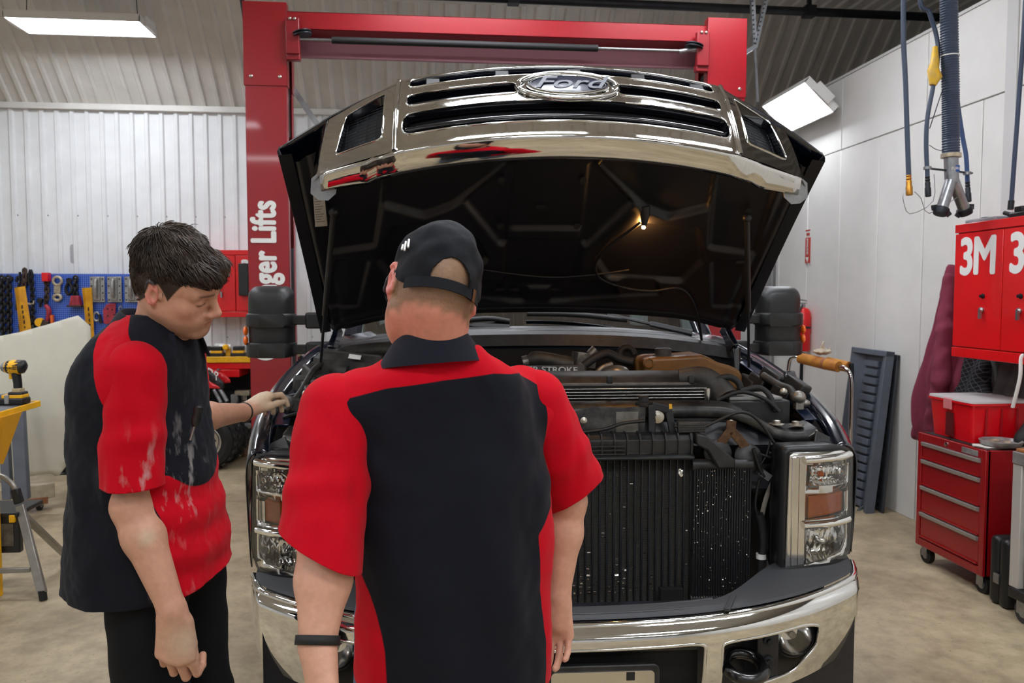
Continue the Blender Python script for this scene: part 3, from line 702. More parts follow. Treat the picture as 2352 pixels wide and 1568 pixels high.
# ---------------------------------------------------------------- coolers behind the grille
# intercooler: vertical tubes with fin strips, black ribbed tank above
ix0, ix1 = -0.50, T(1588, 1200, 0.12).x; iz0, iz1 = 0.475, T(1450, 1050, 0.12).z
ic = part(MB().bx(ix0, ix1, 0.135, 0.17, iz0, iz1), 'intercooler_core', M_fin)
nt_ = 39; st = (ix1 - ix0) / nt_
tm = MB().bx(-0.0036, 0.0036, -0.008, 0.0, iz0 + 0.004, iz1 - 0.004).mesh('cooler_tube'); tm.materials.append(mat('cooler_tube_black', '#2a2c32', 0.4, 0.4))
for i in range(nt_ + 1): link('cooler_tube', tm, ic, loc=(ix0 + i * st, 0.135, 0), bevel=0.002, segs=1)
z0, z1 = iz1, T(1450, 998, 0.1).z
tk = MB()
prof = [(0.16, z0 - 0.004), (0.085, z0 - 0.004), (0.078, z0 + 0.004), (0.085, z0 + 0.012), (0.10, z0 + 0.016), (0.098, z1 - 0.02), (0.115, z1 - 0.004), (0.16, z1)]
tk.prism(prof, 'yz', ix0, ix1 - 0.002); tank = part(tk, 'intercooler_tank', M_blk, bevel=0.003)
rb = MB().prism([(0.16, z0 + 0.014), (0.092, z0 + 0.014), (0.090, z1 - 0.022), (0.109, z1 + 0.002), (0.16, z1 + 0.004)], 'yz', -0.003, 0.003).mesh('tank_rib'); rb.materials.append(M_blk)
for i in range(22): link('tank_rib', rb, tank, loc=(ix0 + 0.02 + i * (ix1 - ix0 - 0.03) / 21, 0, 0))
for r_ in range(3):                           # lattice at the left end of the tank
    mb = MB(); mb.bx(0.06, 0.235, 0.086, 0.1, z0 + 0.016 + r_ * 0.014, z0 + 0.021 + r_ * 0.014); part(mb, 'tank_rib', M_blk, tank)
# silver crushed-fin patches low on the core
rng = random.Random(3); fl = MB()
def flake(x, z, w_, h): fl.box((x, 0.1345, z), (w_, 0.0015, h), rotm(rng.uniform(-25, 25), 0, rng.uniform(-20, 20)))
for i in range(8, 34):
    x = ix0 + (i + 0.5) * st; n = rng.choice((0, 2, 5, 8, 10))
    for j in range(n): flake(x + rng.uniform(-.4, .4) * st * 0.6, iz0 + 0.065 + rng.random() ** 1.5 * 0.09, rng.uniform(.006, .014), rng.uniform(.002, .006))
for j in range(70): i = rng.randrange(nt_); flake(ix0 + (i + 0.5) * st, rng.uniform(iz0, iz1), rng.uniform(.003, .012), rng.uniform(.0015, .005))
for j in range(14): p = T(1563 + rng.uniform(-6, 6), 1087 + rng.uniform(-9, 9), 0.13); flake(p.x, p.z, 0.008, 0.005)
o = part(fl, 'bent_fins', mat('bare_aluminium_fins', '#d8d4cc', 0.25, 1.0), ic); o['kind'] = 'stuff'
# transmission cooler on the right
cx0, cx1 = T(1594, 1100, 0.10).x, T(1728, 1100, 0.10).x; cz0, cz1 = T(1650, 1372, 0.10).z, T(1650, 1078, 0.10).z
tc_ = part(MB().bx(cx0, cx1, 0.11, 0.15, cz0, cz1), 'oil_cooler_core', M_fin2)
tm = MB().bx(-0.0018, 0.0018, -0.005, 0.0, cz0, cz1).mesh('cooler_tube'); tm.materials.append(MATS['cooler_tube_black'])
for i in range(23): link('cooler_tube', tm, tc_, loc=(cx0 + (i + 0.5) * (cx1 - cx0) / 23, 0.11, 0))
mb = MB(); mb.tube([(cx0 - 0.004, 0.12, cz1 + 0.014), (cx1 + 0.004, 0.12, cz1 + 0.014)], 0.021, 12); part(mb, 'cooler_tank', M_blk, tc_, smooth=50)
mb = MB(); mb.tube([(cx0 - 0.004, 0.12, cz0 - 0.008), (cx1 + 0.004, 0.12, cz0 - 0.008)], 0.016, 12); part(mb, 'cooler_tank', M_blk, tc_, smooth=50)
fl = MB()
for j in range(150): flake(rng.uniform(cx0, cx1), rng.uniform(cz0, cz1), rng.uniform(.0015, .004), rng.uniform(.0015, .004))
for k_ in range(8):
    x = cx0 + 0.095 + k_ * 0.0065
    if k_ in (1, 3): continue
    fl.bx(x, x + 0.003, 0.103, 0.105, cz0 + 0.014, cz0 + 0.03 + 0.025 * rng.random())
for v in range(len(fl.v)): fl.v[v] = (fl.v[v][0], fl.v[v][1] - 0.03 if fl.v[v][1] > 0.12 else fl.v[v][1], fl.v[v][2])
o = part(fl, 'bent_fins', MATS['bare_aluminium_fins'], tc_); o['kind'] = 'stuff'
mb = MB(); a = T(1610, 1000, 0.09); mb.prism([(a.x - 0.02, a.z + 0.01), (a.x + 0.02, a.z), (a.x + 0.12, a.z - 0.085), (a.x + 0.12, a.z - 0.115), (a.x + 0.06, a.z - 0.115), (a.x + 0.02, a.z - 0.05), (a.x - 0.02, a.z - 0.03)], 'xz', 0.075, 0.12); part(mb, 'cooler_bracket', M_blk, bevel=0.006)
# radiator / condenser pack behind, fan shroud on top
mb = MB(); mb.bx(-0.72, 0.72, 0.22, 0.26, 0.44, 1.18); part(mb, 'condenser', M_well)
mb = MB(); mb.bx(0.70, 0.98, 0.24, 0.28, 0.52, 1.02); part(mb, 'side_baffle', M_well)
mb = MB(); mb.bx(-0.98, -0.70, 0.24, 0.28, 0.52, 1.02); part(mb, 'side_baffle', M_well)
mb = MB(); mb.bx(-0.95, 0.95, 0.3, 1.15, 0.45, 0.5); part(mb, 'engine_floor', M_well)
# core support: curved top bar with flange
def cpt(px, py, ly): p = T(px, py, ly); return p
def corebar(sx):
    ctl = [(0.0, 0.20, 1.196), (0.35, 0.20, 1.196), (0.60, 0.20, 1.194), (0.70, 0.19, 1.17), (0.80, 0.17, 1.118), (0.88, 0.16, 1.105), (0.95, 0.15, 1.118)]
    pts = smoothpath(ctl, 6); rows = []
    for i, p in enumerate(pts):
        wd = 0.05 if p.x < 0.62 else 0.05 + min(0.045, (p.x - 0.62) * 0.3)
        rows.append([(sx * p.x, p.y - 0.012, p.z - 0.035), (sx * p.x, p.y - 0.004, p.z - 0.004), (sx * p.x, p.y + 0.006, p.z + 0.004), (sx * p.x, p.y + 0.016 + wd, p.z + 0.016), (sx * p.x, p.y + 0.02 + wd, p.z - 0.02)])
    mb = MB(); k = 5; mb.add([q for r in rows for q in r], [(i * k + j, (i + 1) * k + j, (i + 1) * k + j + 1, i * k + j + 1) for i in range(len(rows) - 1) for j in range(k - 1)])
    o = part(mb, 'core_support_bar', mat('satin_black_metal', '#4b4a47', 0.42, 0.5, col2='#1d1d1f', vscale=11), smooth=40); s = o.modifiers.new('s', 'SOLIDIFY'); s.thickness = 0.004
    for (x, y, z) in ((0.82, 0.205, 1.128), (0.89, 0.2, 1.125)):
        mb = MB(); mb.lathe([(0.028, 0), (0.028, 0.003), (0.014, 0.004), (0.014, 0.014), (0.006, 0.016)], (sx * x, y, z), None, 14); part(mb, 'flange_bolt', M_bolt, smooth=40)
    # face plate below the bar, down to the lamp
    outl = [(0.0, 1.16), (0.58, 1.158), (0.68, 1.14), (0.79, 1.085), (0.93, 1.085), (0.86, 1.03), (0.80, 0.94), (0.765, 0.84), (0.70, 0.90), (0.62, 1.0), (0.0, 1.0)]
    outl = [(sx * a, b) for a, b in outl]
    hole = [[(sx * 0.50 + 0.018 * math.cos(a), 1.115 + 0.013 * math.sin(a)) for a in [2 * math.pi * i / 14 for i in range(14)]]]
    plate('core_support_face', M_core, TR, lambda x, z: (x, 0.19 + 0.02 * math.sin(z * 40), z), outl if sx > 0 else outl[::-1], hole, step=0.04, thick=0.004)
    mb = MB(); mb.tube(smoothpath([(sx * 0.95, 0.15, 1.11), (sx * 0.88, 0.155, 1.06), (sx * 0.82, 0.16, 0.98), (sx * 0.775, 0.165, 0.88), (sx * 0.755, 0.165, 0.80)], 5), 0.0055, 6, flat=1.6); part(mb, 'light_edge_strip', mat('dusty_beige_edge', '#9b958a', 0.6), smooth=50)
    # strut from the fender down to the lamp
    mb = MB(); mb.bar((sx * 0.965, 0.14, 1.10), (sx * 0.94, 0.10, 1.06), 0.06, 0.012, (0, -1, 0.3)); mb.prism([(sx * 0.93, 1.07), (sx * 0.985, 1.075), (sx * 1.0, 1.03), (sx * 1.035, 0.995), (sx * 0.96, 0.985)] , 'xz', 0.10, 0.115); part(mb, 'lamp_strut', M_blk, bevel=0.003)
for sx in (-1, 1): corebar(sx)
# silver condenser lines seen between shroud and core bar
for j, yy in enumerate((893, 900.5, 907.5, 914.5)):
    a = T(1255, yy + 1, 0.36); b = T(1622, yy - 2, 0.36)
    mb = MB(); mb.tube([(-0.55, 0.36, a.z), a, b], 0.0021, 8); part(mb, 'condenser_line', mat('bare_aluminium', '#c9c6bf', 0.22, 1.0), smooth=60)
mb = MB(); p = T(1280, 886, 0.37); q = T(1630, 920, 0.37); mb.bx(-0.6, q.x, 0.37, 0.38, q.z - 0.01, p.z); part(mb, 'condenser_fins', M_fin2)
mb = MB(); p = T(1624, 903, 0.355); mb.cyl((p.x, 0.355, p.z - 0.03), (p.x, 0.355, p.z + 0.02), 0.013, 12); part(mb, 'line_header', MATS['bare_aluminium'], smooth=50)
# fan shroud: dusty black with lighter lip
a = T(1640, 850, 0.5); zs = a.z
mb = MB(); x1 = T(1640, 870, 0.42).x; zt = T(1450, 853, 0.52).z; zm = T(1450, 880, 0.42).z
mb.add([(x, y, z) for x in (-0.6, x1 - 0.02) for (y, z) in ((0.40, zm - 0.012), (0.40, zm), (0.43, zm + 0.004), (0.445, zm + 0.02), (0.56, zt), (0.58, zt - 0.02))], [(i, i + 1, i + 7, i + 6) for i in range(5)])
sh = part(mb, 'fan_shroud', M_blk2, smooth=30); s_ = sh.modifiers.new('s', 'SOLIDIFY'); s_.thickness = 0.006
mb = MB(); mb.bx(-0.6, T(1585, 880, 0.4).x, 0.392, 0.41, zm - 0.012, zm + 0.004); part(mb, 'shroud_lip', mat('dusty_grey_lip', '#6d6a66', 0.6, var=0.3, vscale=30), sh, bevel=0.002)
for px in (1275, 1400, 1587):
    p = T(px, 872, 0.4); mb = MB(); mb.box(p, (0.022, 0.02, 0.03)); part(mb, 'shroud_clip', M_blk, sh, bevel=0.004)
# shroud right end and elbow hose
mb = MB(); pts = [T(1560, 868, 0.46), T(1610, 868, 0.44), T(1640, 890, 0.42), T(1655, 905, 0.40), T(1665, 918, 0.38)]
mb.tube(smoothpath(pts, 4), [0.03 + 0.018 * min(1, i / 8) for i in range(17)], 12, flat=1.2); part(mb, 'shroud_end', M_blk2, smooth=60)
mb = MB(); mb.tube(smoothpath([T(1640, 872, 0.40), T(1675, 866, 0.40), T(1697, 880, 0.39), T(1702, 905, 0.38)], 6), 0.013, 10); part(mb, 'radiator_hose', M_rubber, smooth=60)
# engine top
p = T(1245, 862, 0.66); zc = p.z
mb = MB(); mb.prism([(-0.38, zc - 0.08), (0.26, zc - 0.08), (0.29, zc - 0.04), (0.26, zc), (-0.38, zc)], 'xz', 0.6, 0.95); ec = part(mb, 'engine_cover', M_blk2, bevel=0.012)
pl = MB(); a, b = T(1195, 862, 0.6), T(1345, 836, 0.6); pl.box(((a.x + b.x) / 2, 0.60, (a.z + b.z) / 2), (b.x - a.x, 0.012, 0.045), rotm(-28, 0, 0)); part(pl, 'name_strip', mat('strip_black', '#141414', 0.4), ec, bevel=0.005)
c = T(1262, 849, 0.59)
text('POWER STROKE', 0.034, mat('embossed_grey', '#8d8d8a', 0.45, 0.4), 'lettering', ec, axes((c.x - 0.035, 0.588, c.z), (1, 0, -0.02), (0, 0.35, 1)), bold=0.0006, ext=0.002, sx=1.2)
def blob(name, m, specs, parent=TR, smooth=50):
    mb = MB()
    for s in specs:
        if s[0] == 's': mb.sphere(s[1], s[2], 14, 10)
        elif s[0] == 'c': mb.cyl(s[1], s[2], s[3], 16)
        elif s[0] == 'b': mb.box(s[1], s[2], s[3] if len(s) > 3 else None)
    return part(mb, name, m, parent, smooth=smooth)
p = T(1340, 826, 0.8)
blob('egr_housing', M_alu, [('b', p, (0.085, 0.09, 0.06), rotm(0, 8, 10)), ('c', p + Vector((0.03, 0, 0.02)), p + Vector((0.055, 0, 0.045)), 0.022), ('c', p + Vector((0.0, -0.05, 0)), p + Vector((0.0, -0.02, 0)), 0.018)])
p = T(1270, 826, 0.82); mb = MB(); mb.tube(smoothpath([T(1205, 832, 0.82), T(1230, 822, 0.82), T(1275, 828, 0.82), T(1318, 840, 0.8)], 5), [0.022] * 4 + [0.03] * 8 + [0.034] * 4, 12); part(mb, 'intake_pipe', mat('grimy_grey_pipe', '#4d4a45', 0.55, 0.3, var=0.4, vscale=25), smooth=60)
mb = MB(); mb.tube([T(1203, 832, 0.82) - Vector((0.004, 0, 0)), T(1213, 829, 0.82)], 0.027, 14); part(mb, 'pipe_clamp', M_alu, smooth=50)
mb = MB(); mb.tube(smoothpath([T(1338, 842, 0.70), T(1365, 822, 0.72), T(1395, 812, 0.74), T(1425, 825, 0.74), T(1455, 832, 0.72)], 6), 0.0185, 12); hz = part(mb, 'coolant_hose', M_rubber, smooth=60)
mb = MB(); mb.tube([T(1335, 845, 0.70), T(1341, 839, 0.70)], 0.021, 12); part(mb, 'hose_clamp', M_alu, hz, smooth=50)
mb = MB(); q0 = T(1440, 815, 0.8); pts = [q0 + Vector((0.033 * math.cos(a), 0.01 * math.sin(a), 0.033 * math.sin(a))) for a in [i * 0.5 for i in range(10)]]; mb.tube(pts, 0.015, 10); part(mb, 'coolant_hose', M_rubber, smooth=60)
mb = MB(); mb.tube(smoothpath([T(1362, 866, 0.66), T(1382, 845, 0.68), T(1405, 836, 0.7)], 5), 0.012, 10); part(mb, 'oil_line', M_alu, smooth=60)
mb = MB(); p = T(1415, 852, 0.66); mb.sphere(p, (0.055, 0.05, 0.025), 16, 10); part(mb, 'alternator_housing', M_alu, smooth=60)
# coolant reservoir
def T3(pts, ly): return [T(a, b, ly) for a, b in pts]
pol = [(1478, 836), (1483, 824), (1500, 820), (1560, 818), (1612, 814), (1630, 822), (1648, 832), (1672, 838), (1695, 848), (1702, 862), (1702, 895), (1480, 895)]
mb = MB(); pp = [(p.x, p.z) for p in T3(pol, 0.72)]; mb.prism(pp, 'xz', 0.70, 0.92); tkk = part(mb, 'coolant_reservoir', M_tank, bevel=0.014, segs=3)
mb = MB(); p = T(1490, 834, 0.695); mb.lathe([(0.024, 0), (0.024, 0.01), (0.019, 0.014), (0.017, 0.008)], p + Vector((0, 0.01, 0)), rotm(90, 0, 0), 20); part(mb, 'reservoir_boss', M_tank, tkk, smooth=40)
mb = MB(); p = T(1523, 818, 0.78); mb.lathe([(0.045, 0), (0.045, 0.008), (0.036, 0.01), (0.036, 0.034), (0.030, 0.038)], p + Vector((0, 0, -0.002)), None, 24); part(mb, 'reservoir_cap', M_blk2, tkk, smooth=40)
# lettered boss and clip on the tank
# battery and cables at the right
a, b = T(1668, 905, 0.36), T(1820, 945, 0.30)
mb = MB(); mb.box(((a.x + b.x) / 2, 0.42, b.z - 0.03), (b.x - a.x, 0.2, 0.14)); bt = part(mb, 'battery', M_blk, bevel=0.006)
mb = MB(); mb.box(((a.x + b.x) / 2 - 0.01, 0.42, b.z + 0.046), (b.x - a.x - 0.03, 0.17, 0.012)); part(mb, 'battery_lid', mat('grey_battery_label', '#8b8b88', 0.5, var=0.2), bt, bevel=0.003)
mb = MB(); mb.tube(smoothpath([T(1700, 898, 0.36), T(1740, 890, 0.36), T(1765, 905, 0.33), T(1783, 945, 0.3)], 6), 0.011, 10); part(mb, 'battery_cable', M_rubber, smooth=60)
mb = MB(); mb.tube(smoothpath([T(1645, 920, 0.33), T(1700, 900, 0.34), T(1755, 915, 0.31), T(1790, 945, 0.29)], 6), 0.008, 8); part(mb, 'battery_cable', M_rubber, smooth=60)
p = T(1834, 912, 0.36); blob('battery_terminal', M_alu, [('s', p, (0.028, 0.028, 0.026)), ('b', p + Vector((0.0, 0.0, -0.03)), (0.03, 0.03, 0.03)), ('s', p + Vector((0.03, 0.01, -0.025)), (0.02, 0.02, 0.016))])
for (px, py, ly, sx_, sy_, sz_) in ((1780, 868, 0.6, .07, .12, .05), (1800, 905, 0.5, .06, .1, .05), (1745, 880, 0.65, .06, .1, .06), (1830, 885, 0.5, .05, .12, .05), (1720, 880, .7, .05, .1, .05)):
    p = T(px, py, ly); mb = MB(); mb.box(p, (sx_, sy_, sz_), rotm(20, 15, 20)); part(mb, 'relay_box', M_blk, bevel=0.008)
mb = MB(); mb.tube(smoothpath([T(1752, 862, 0.6), T(1790, 885, 0.52), T(1815, 895, 0.46), T(1825, 915, 0.42)], 5), 0.017, 10); part(mb, 'washer_hose', M_blk2, smooth=60)
p = T(1800, 900, 0.44); blob('clip_nut', M_bolt, [('s', p, (0.016, 0.012, 0.016))])
mb = MB(); p = T(1815, 865, 0.55); mb.box(p, (0.06, 0.02, 0.05), rotm(-20, 0, 25)); part(mb, 'fender_bracket', M_navy, bevel=0.008)
# brackets and wires in front of the core support
p = T(1340, 965, 0.17); mb = MB(); mb.prism([(p.x - 0.06, p.z - 0.04), (p.x + 0.22, p.z - 0.05), (p.x + 0.225, p.z + 0.05), (p.x + 0.15, p.z + 0.045), (p.x + 0.03, p.z + 0.05), (p.x - 0.04, p.z + 0.03)], 'xz', 0.165, 0.172); part(mb, 'latch_plate', mat('dirty_grey_plate', '#5a5854', 0.55, 0.3, col2='#24242a', vscale=16), bevel=0.002)
mb = MB(); p = T(1395, 945, 0.165); q = T(1465, 990, 0.165); mb.bx(p.x + 0.03, q.x, 0.158, 0.165, q.z - 0.03, p.z); part(mb, 'grey_bracket', mat('grey_bracket', '#77746d', 0.55, 0.3, var=0.3, vscale=30), bevel=0.002)
for (px, py, r) in ((1512, 958, 0.022), (1341, 966, 0.012), (1680, 972, 0.013)):
    p = T(px, py, 0.15); mb = MB(); mb.lathe([(r, 0), (r, 0.008), (r * 0.62, 0.01), (r * 0.62, 0.02), (r * .3, 0.022)], p + Vector((0, 0.01, 0)), rotm(90, 0, 0), 16); part(mb, 'mounting_bolt', M_bolt, smooth=40)
for a_, b_ in (((1497, 930), (1497, 1010)), ((1535, 940), (1548, 1010)), ((1497, 930), (1535, 940))):
    mb = MB(); mb.bar(T(*a_, 0.155), T(*b_, 0.15), 0.026, 0.012, (0, 1, 0)); part(mb, 'vertical_brace', M_core, bevel=0.003)
mb = MB(); p = T(1478, 926, 0.18); mb.lathe([(0.03, 0), (0.03, 0.01), (0.02, 0.014), (0.018, 0.03), (0.01, 0.034)], p + Vector((0, 0, -0.006)), None, 16); part(mb, 'hood_bumper', M_rubber, smooth=40)
mb = MB(); p = T(1540, 933, 0.187); mb.box(p, (0.011, 0.002, 0.018), rotm(-10, 0, 0)); part(mb, 'yellow_tag', M_yellow)
mb = MB(); a, b = T(1556, 968, 0.13), T(1618, 992, 0.13); cc = (a + b) / 2; mb.box(cc, (b.x - a.x, 0.03, a.z - b.z)); cb = part(mb, 'connector_box', M_blk2, bevel=0.003)
for k_ in range(4):
    mb = MB(); zz = b.z + (k_ + 0.8) * (a.z - b.z) / 4.8; mb.tube([(a.x + 0.004, cc.y - 0.016, zz), (b.x - 0.004, cc.y - 0.016, zz)], 0.0028, 6); part(mb, 'box_rib', M_blk2, cb)
M_wire = mat('black_wire', '#101011', 0.5)
def wire(pts, r=0.005, name='wire', m=M_wire, ly=0.13, n=6):
    mb = MB(); mb.tube(smoothpath([T(p[0], p[1], p[2] if len(p) > 2 else ly) for p in pts], n), r, 8); return part(mb, name, m, smooth=60)
wire([(1340, 992), (1390, 985), (1430, 972), (1480, 966)], 0.0065); wire([(1548, 978), (1556, 979)], 0.005); wire([(1618, 980), (1650, 965), (1690, 948), (1720, 950), (1750, 975), (1780, 1020), (1805, 1055)], 0.0055)
wire([(1770, 1010), (1760, 1045), (1745, 1070), (1735, 1090)], 0.004); wire([(1765, 1040), (1785, 1045), (1800, 1060)], 0.006)
wire([(1720, 1035), (1770, 1050), (1790, 1050)], 0.005)
# bronze Y bracket and the two horns
p0 = T(1680, 972, 0.13); mb = MB()
mb.bar(p0 + Vector((0, 0, 0.01)), T(1678, 990, 0.13), 0.035, 0.006, (0, 1, 0)); mb.bar(T(1678, 988, 0.13), T(1652, 1022, 0.13), 0.032, 0.006, (0, 1, 0)); mb.bar(T(1680, 988, 0.13), T(1714, 1028, 0.13), 0.032, 0.006, (0, 1, 0)); part(mb, 'horn_bracket', M_bronze, bevel=0.002)
for (px, py, r) in ((1648, 1040, 0.05), (1718, 1050, 0.05)):
    p = T(px, py, 0.13); mb = MB(); mb.lathe([(0.01, 0.02), (r * 0.5, 0.018), (r * 0.8, 0.012), (r, 0.004), (r, -0.012), (r * 0.7, -0.03), (0.02, -0.04)], p, rotm(75, 0, 0), 24); part(mb, 'horn', M_blk, smooth=40)
# hoses at the right of the cooler
wire([(1742, 1180, 0.12), (1750, 1205, .12), (1753, 1250, .12), (1748, 1300, .12), (1745, 1385, .12)], 0.0165, 'corrugated_hose', M_rubber)
mb = MB(); p = T(1748, 1282, 0.12); mb.cyl(p, p + Vector((0, 0, 0.018)), 0.0185, 14); part(mb, 'hose_band', M_white, smooth=50)
mb = MB(); p = T(1772, 1290, 0.14); mb.box(p, (0.05, 0.05, 0.075), rotm(0, 15, 0)); mb.box(p + Vector((-0.005, 0, 0.05)), (0.03, 0.04, 0.05), rotm(0, -25, 0)); part(mb, 'grey_sensor', mat('grey_sensor', '#6d6963', 0.5, 0.3, var=0.2), bevel=0.01)
wire([(1745, 1100, .12), (1738, 1130, .12), (1735, 1165, .12), (1744, 1190, .12)], 0.006, 'wire'); wire([(1730, 1030, .1), (1745, 1075, .1), (1755, 1095, .1)], 0.007, 'wire')
p = T(1757, 1090, 0.11); blob('wire_connector', mat('grey_plug', '#57575a', 0.5), [('b', p, (0.035, 0.03, 0.025), rotm(0, 35, 0))], smooth=None)
# left side of the bay (beside the technician's shoulder)
for (px, py, ly, d, ro) in ((680, 930, .45, (.10, .12, .06), (0, 15, 30)), (715, 905, .5, (.07, .12, .08), (10, 0, 20)), (700, 880, .6, (.09, .1, .06), (0, 0, 10)), (720, 860, .65, (.05, .12, .05), (20, 0, 40)), (740, 895, .55, (.08, .1, .09), (0, 0, 0))):
    p = T(px, py, ly); mb = MB(); mb.box(p, d, rotm(*ro)); part(mb, 'relay_box', M_blk2, bevel=0.01)
wire([(655, 945, .35), (690, 900, .45), (720, 850, .6), (745, 830, .75)], 0.012, 'washer_hose', M_blk2); wire([(650, 960, .3), (690, 950, .3), (730, 965, .3)], 0.007); wire([(660, 910, .5), (700, 905, .45), (730, 930, .4)], 0.006)
p = T(700, 908, .42); blob('clip_nut', M_bolt, [('s', p, (0.012, 0.01, 0.02))])
# brake booster, air box and hoses deeper in the bay on the left
p = T(810, 850, 0.85); blob('air_box', M_blk2, [('b', p, (0.3, 0.3, 0.16), rotm(0, 6, 0))], smooth=None).modifiers.new('b', 'BEVEL').width = 0.03
mb = MB(); p2 = T(815, 826, 0.70); mb.box(p2 + Vector((0, 0, 0.012)), (0.05, 0.03, 0.002), rotm(30, 8, 0)); part(mb, 'warning_label', M_white)
wire([(755, 840, .8), (790, 815, .85), (850, 805, .88), (920, 800, .9)], 0.035, 'intake_duct', M_blk2); wire([(745, 845, .75), (770, 850, .72), (800, 855, .7)], 0.03, 'intake_duct', M_blk2)
# ---------------------------------------------------------------- cowl, windshield, wipers, cab, bed
mb = MB(); NN = 40
def cowl(u, v):
    x = -0.93 + 1.86 * u; a = abs(x) / 0.93
    prof = [(0.93, -0.05), (0.945, 0.0), (0.965, 0.012), (0.985, 0.0), (1.0, 0.012), (1.02, 0.016), (1.04, 0.004), (1.07, 0.022), (1.12, 0.03)]
    k = v * (len(prof) - 1); i = min(int(k), len(prof) - 2); t = k - i
    y = prof[i][0] * (1 - t) + prof[i + 1][0] * t; z = prof[i][1] * (1 - t) + prof[i + 1][1] * t
    return (x, y - 0.10 * a ** 3 * 0 + 0.0, 1.425 + z - 0.07 * a ** 2.5)
mb.grid(cowl, NN, 24); part(mb, 'cowl_panel', M_blk, smooth=40)
mb = MB(); mb.bx(-0.95, 0.95, 0.955, 0.99, 0.75, 1.36); part(mb, 'firewall', M_well)
def shield(u, v):
    x = -0.84 + 1.68 * u; a = abs(x) / 0.84; y = 1.12 + 0.10 * a * a + v * (0.62 - 0.04 * a); return (x * (1 - 0.1 * v), y, 1.44 - 0.05 * a ** 2 + v * 0.62)
mb = MB(); mb.grid(shield, 24, 12); part(mb, 'windshield', M_wind, smooth=180)
mb = MB(); mb.grid(lambda u, v: (-0.8 + 1.6 * u, 1.28 + 0.25 * v, 1.40 + 0.02 * math.sin(3 * u)), 8, 3); part(mb, 'dashboard', M_black)
for sx in (-1, 1):
    mb = MB(); mb.tube([Vector(shield(0 if sx < 0 else 1, v / 6)) + Vector((sx * 0.02, 0, 0)) for v in range(7)], 0.04, 8); part(mb, 'windshield_pillar', M_navy, smooth=60)
    mb = MB(); mb.prism([(1.2, 0.62), (2.3, 0.62), (2.3, 1.38), (1.25, 1.38)], 'yz', sx * 0.98, sx * 0.90); mb.prism([(1.55, 1.38), (2.3, 1.38), (2.3, 1.95), (1.95, 1.95)], 'yz', sx * 0.86, sx * 0.83); part(mb, 'door', M_navy, bevel=0.02)
mb = MB(); mb.prism([(1.74, 1.98), (1.85, 2.03), (2.9, 2.03), (3.0, 1.98)], 'yz', -0.76, 0.76); part(mb, 'roof', M_navy, bevel=0.03, segs=3)
mb = MB(); mb.bx(-0.86, 0.86, 2.95, 3.0, 0.62, 1.98); part(mb, 'cab_back', M_navy)
mb = MB(); mb.bx(-0.98, -0.92, 2.3, 5.3, 0.6, 1.4); mb.bx(0.92, 0.98, 2.3, 5.3, 0.6, 1.4); mb.bx(-0.98, 0.98, 5.26, 5.32, 0.6, 1.4); mb.bx(-0.95, 0.95, 3.02, 5.3, 0.6, 0.66); part(mb, 'truck_bed', M_navy, bevel=0.015)
mb = MB(); mb.bx(-0.45, -0.37, 0.1, 5.2, 0.42, 0.56); mb.bx(0.37, 0.45, 0.1, 5.2, 0.42, 0.56); mb.bx(-0.45, 0.45, 2.5, 2.6, 0.44, 0.54); part(mb, 'chassis_rail', M_well)
for sx in (-1, 1):
    mb = MB(); cw = Vector((sx * 0.87, 4.3, 0.41)); mb.lathe([(0.19, -0.12), (0.3, -0.135), (0.385, -0.12), (0.41, -0.085), (0.41, 0.085), (0.385, 0.12), (0.3, 0.135), (0.19, 0.12)], cw, rotm(0, 90, 0), 32, cap=True); part(mb, 'rear_tire', M_rubber, smooth=35)
# wiper arms and blades
for (pa, pb, ly) in (((1590, 765), (1395, 722), 1.10), ((1170, 752), (1000, 742), 1.10)):
    mb = MB(); a, b = T(*pa, ly), T(*pb, ly + 0.06); mb.bar(a, a.lerp(b, 0.5), 0.03, 0.014, (0, -1, 1)); mb.bar(a.lerp(b, 0.45), b, 0.018, 0.01, (0, -1, 1)); part(mb, 'wiper_arm', M_black, bevel=0.004)
for (pa, pb, ly) in (((1440, 735), (1210, 720), 1.15), ((1170, 738), (1075, 735), 1.15)):
    mb = MB(); a, b = T(*pa, ly), T(*pb, ly); mb.tube(smoothpath([a, a.lerp(b, 0.5) + Vector((0, 0, 0.01)), b], 5), 0.010, 8, flat=1.3); part(mb, 'wiper_blade', M_black, smooth=60)
# hinge-side fender tops next to the cowl (light grey reflections)
for sx in (-1, 1):
    mb = MB(); pts = [(0.72, 1.08, 1.415), (0.93, 0.98, 1.345), (0.99, 1.0, 1.345), (0.93, 1.2, 1.40), (0.76, 1.18, 1.43)]
    mb.add([(sx * x, y, z) for x, y, z in pts], [(0, 1, 2, 3, 4)]); part(mb, 'cowl_corner', M_navy)
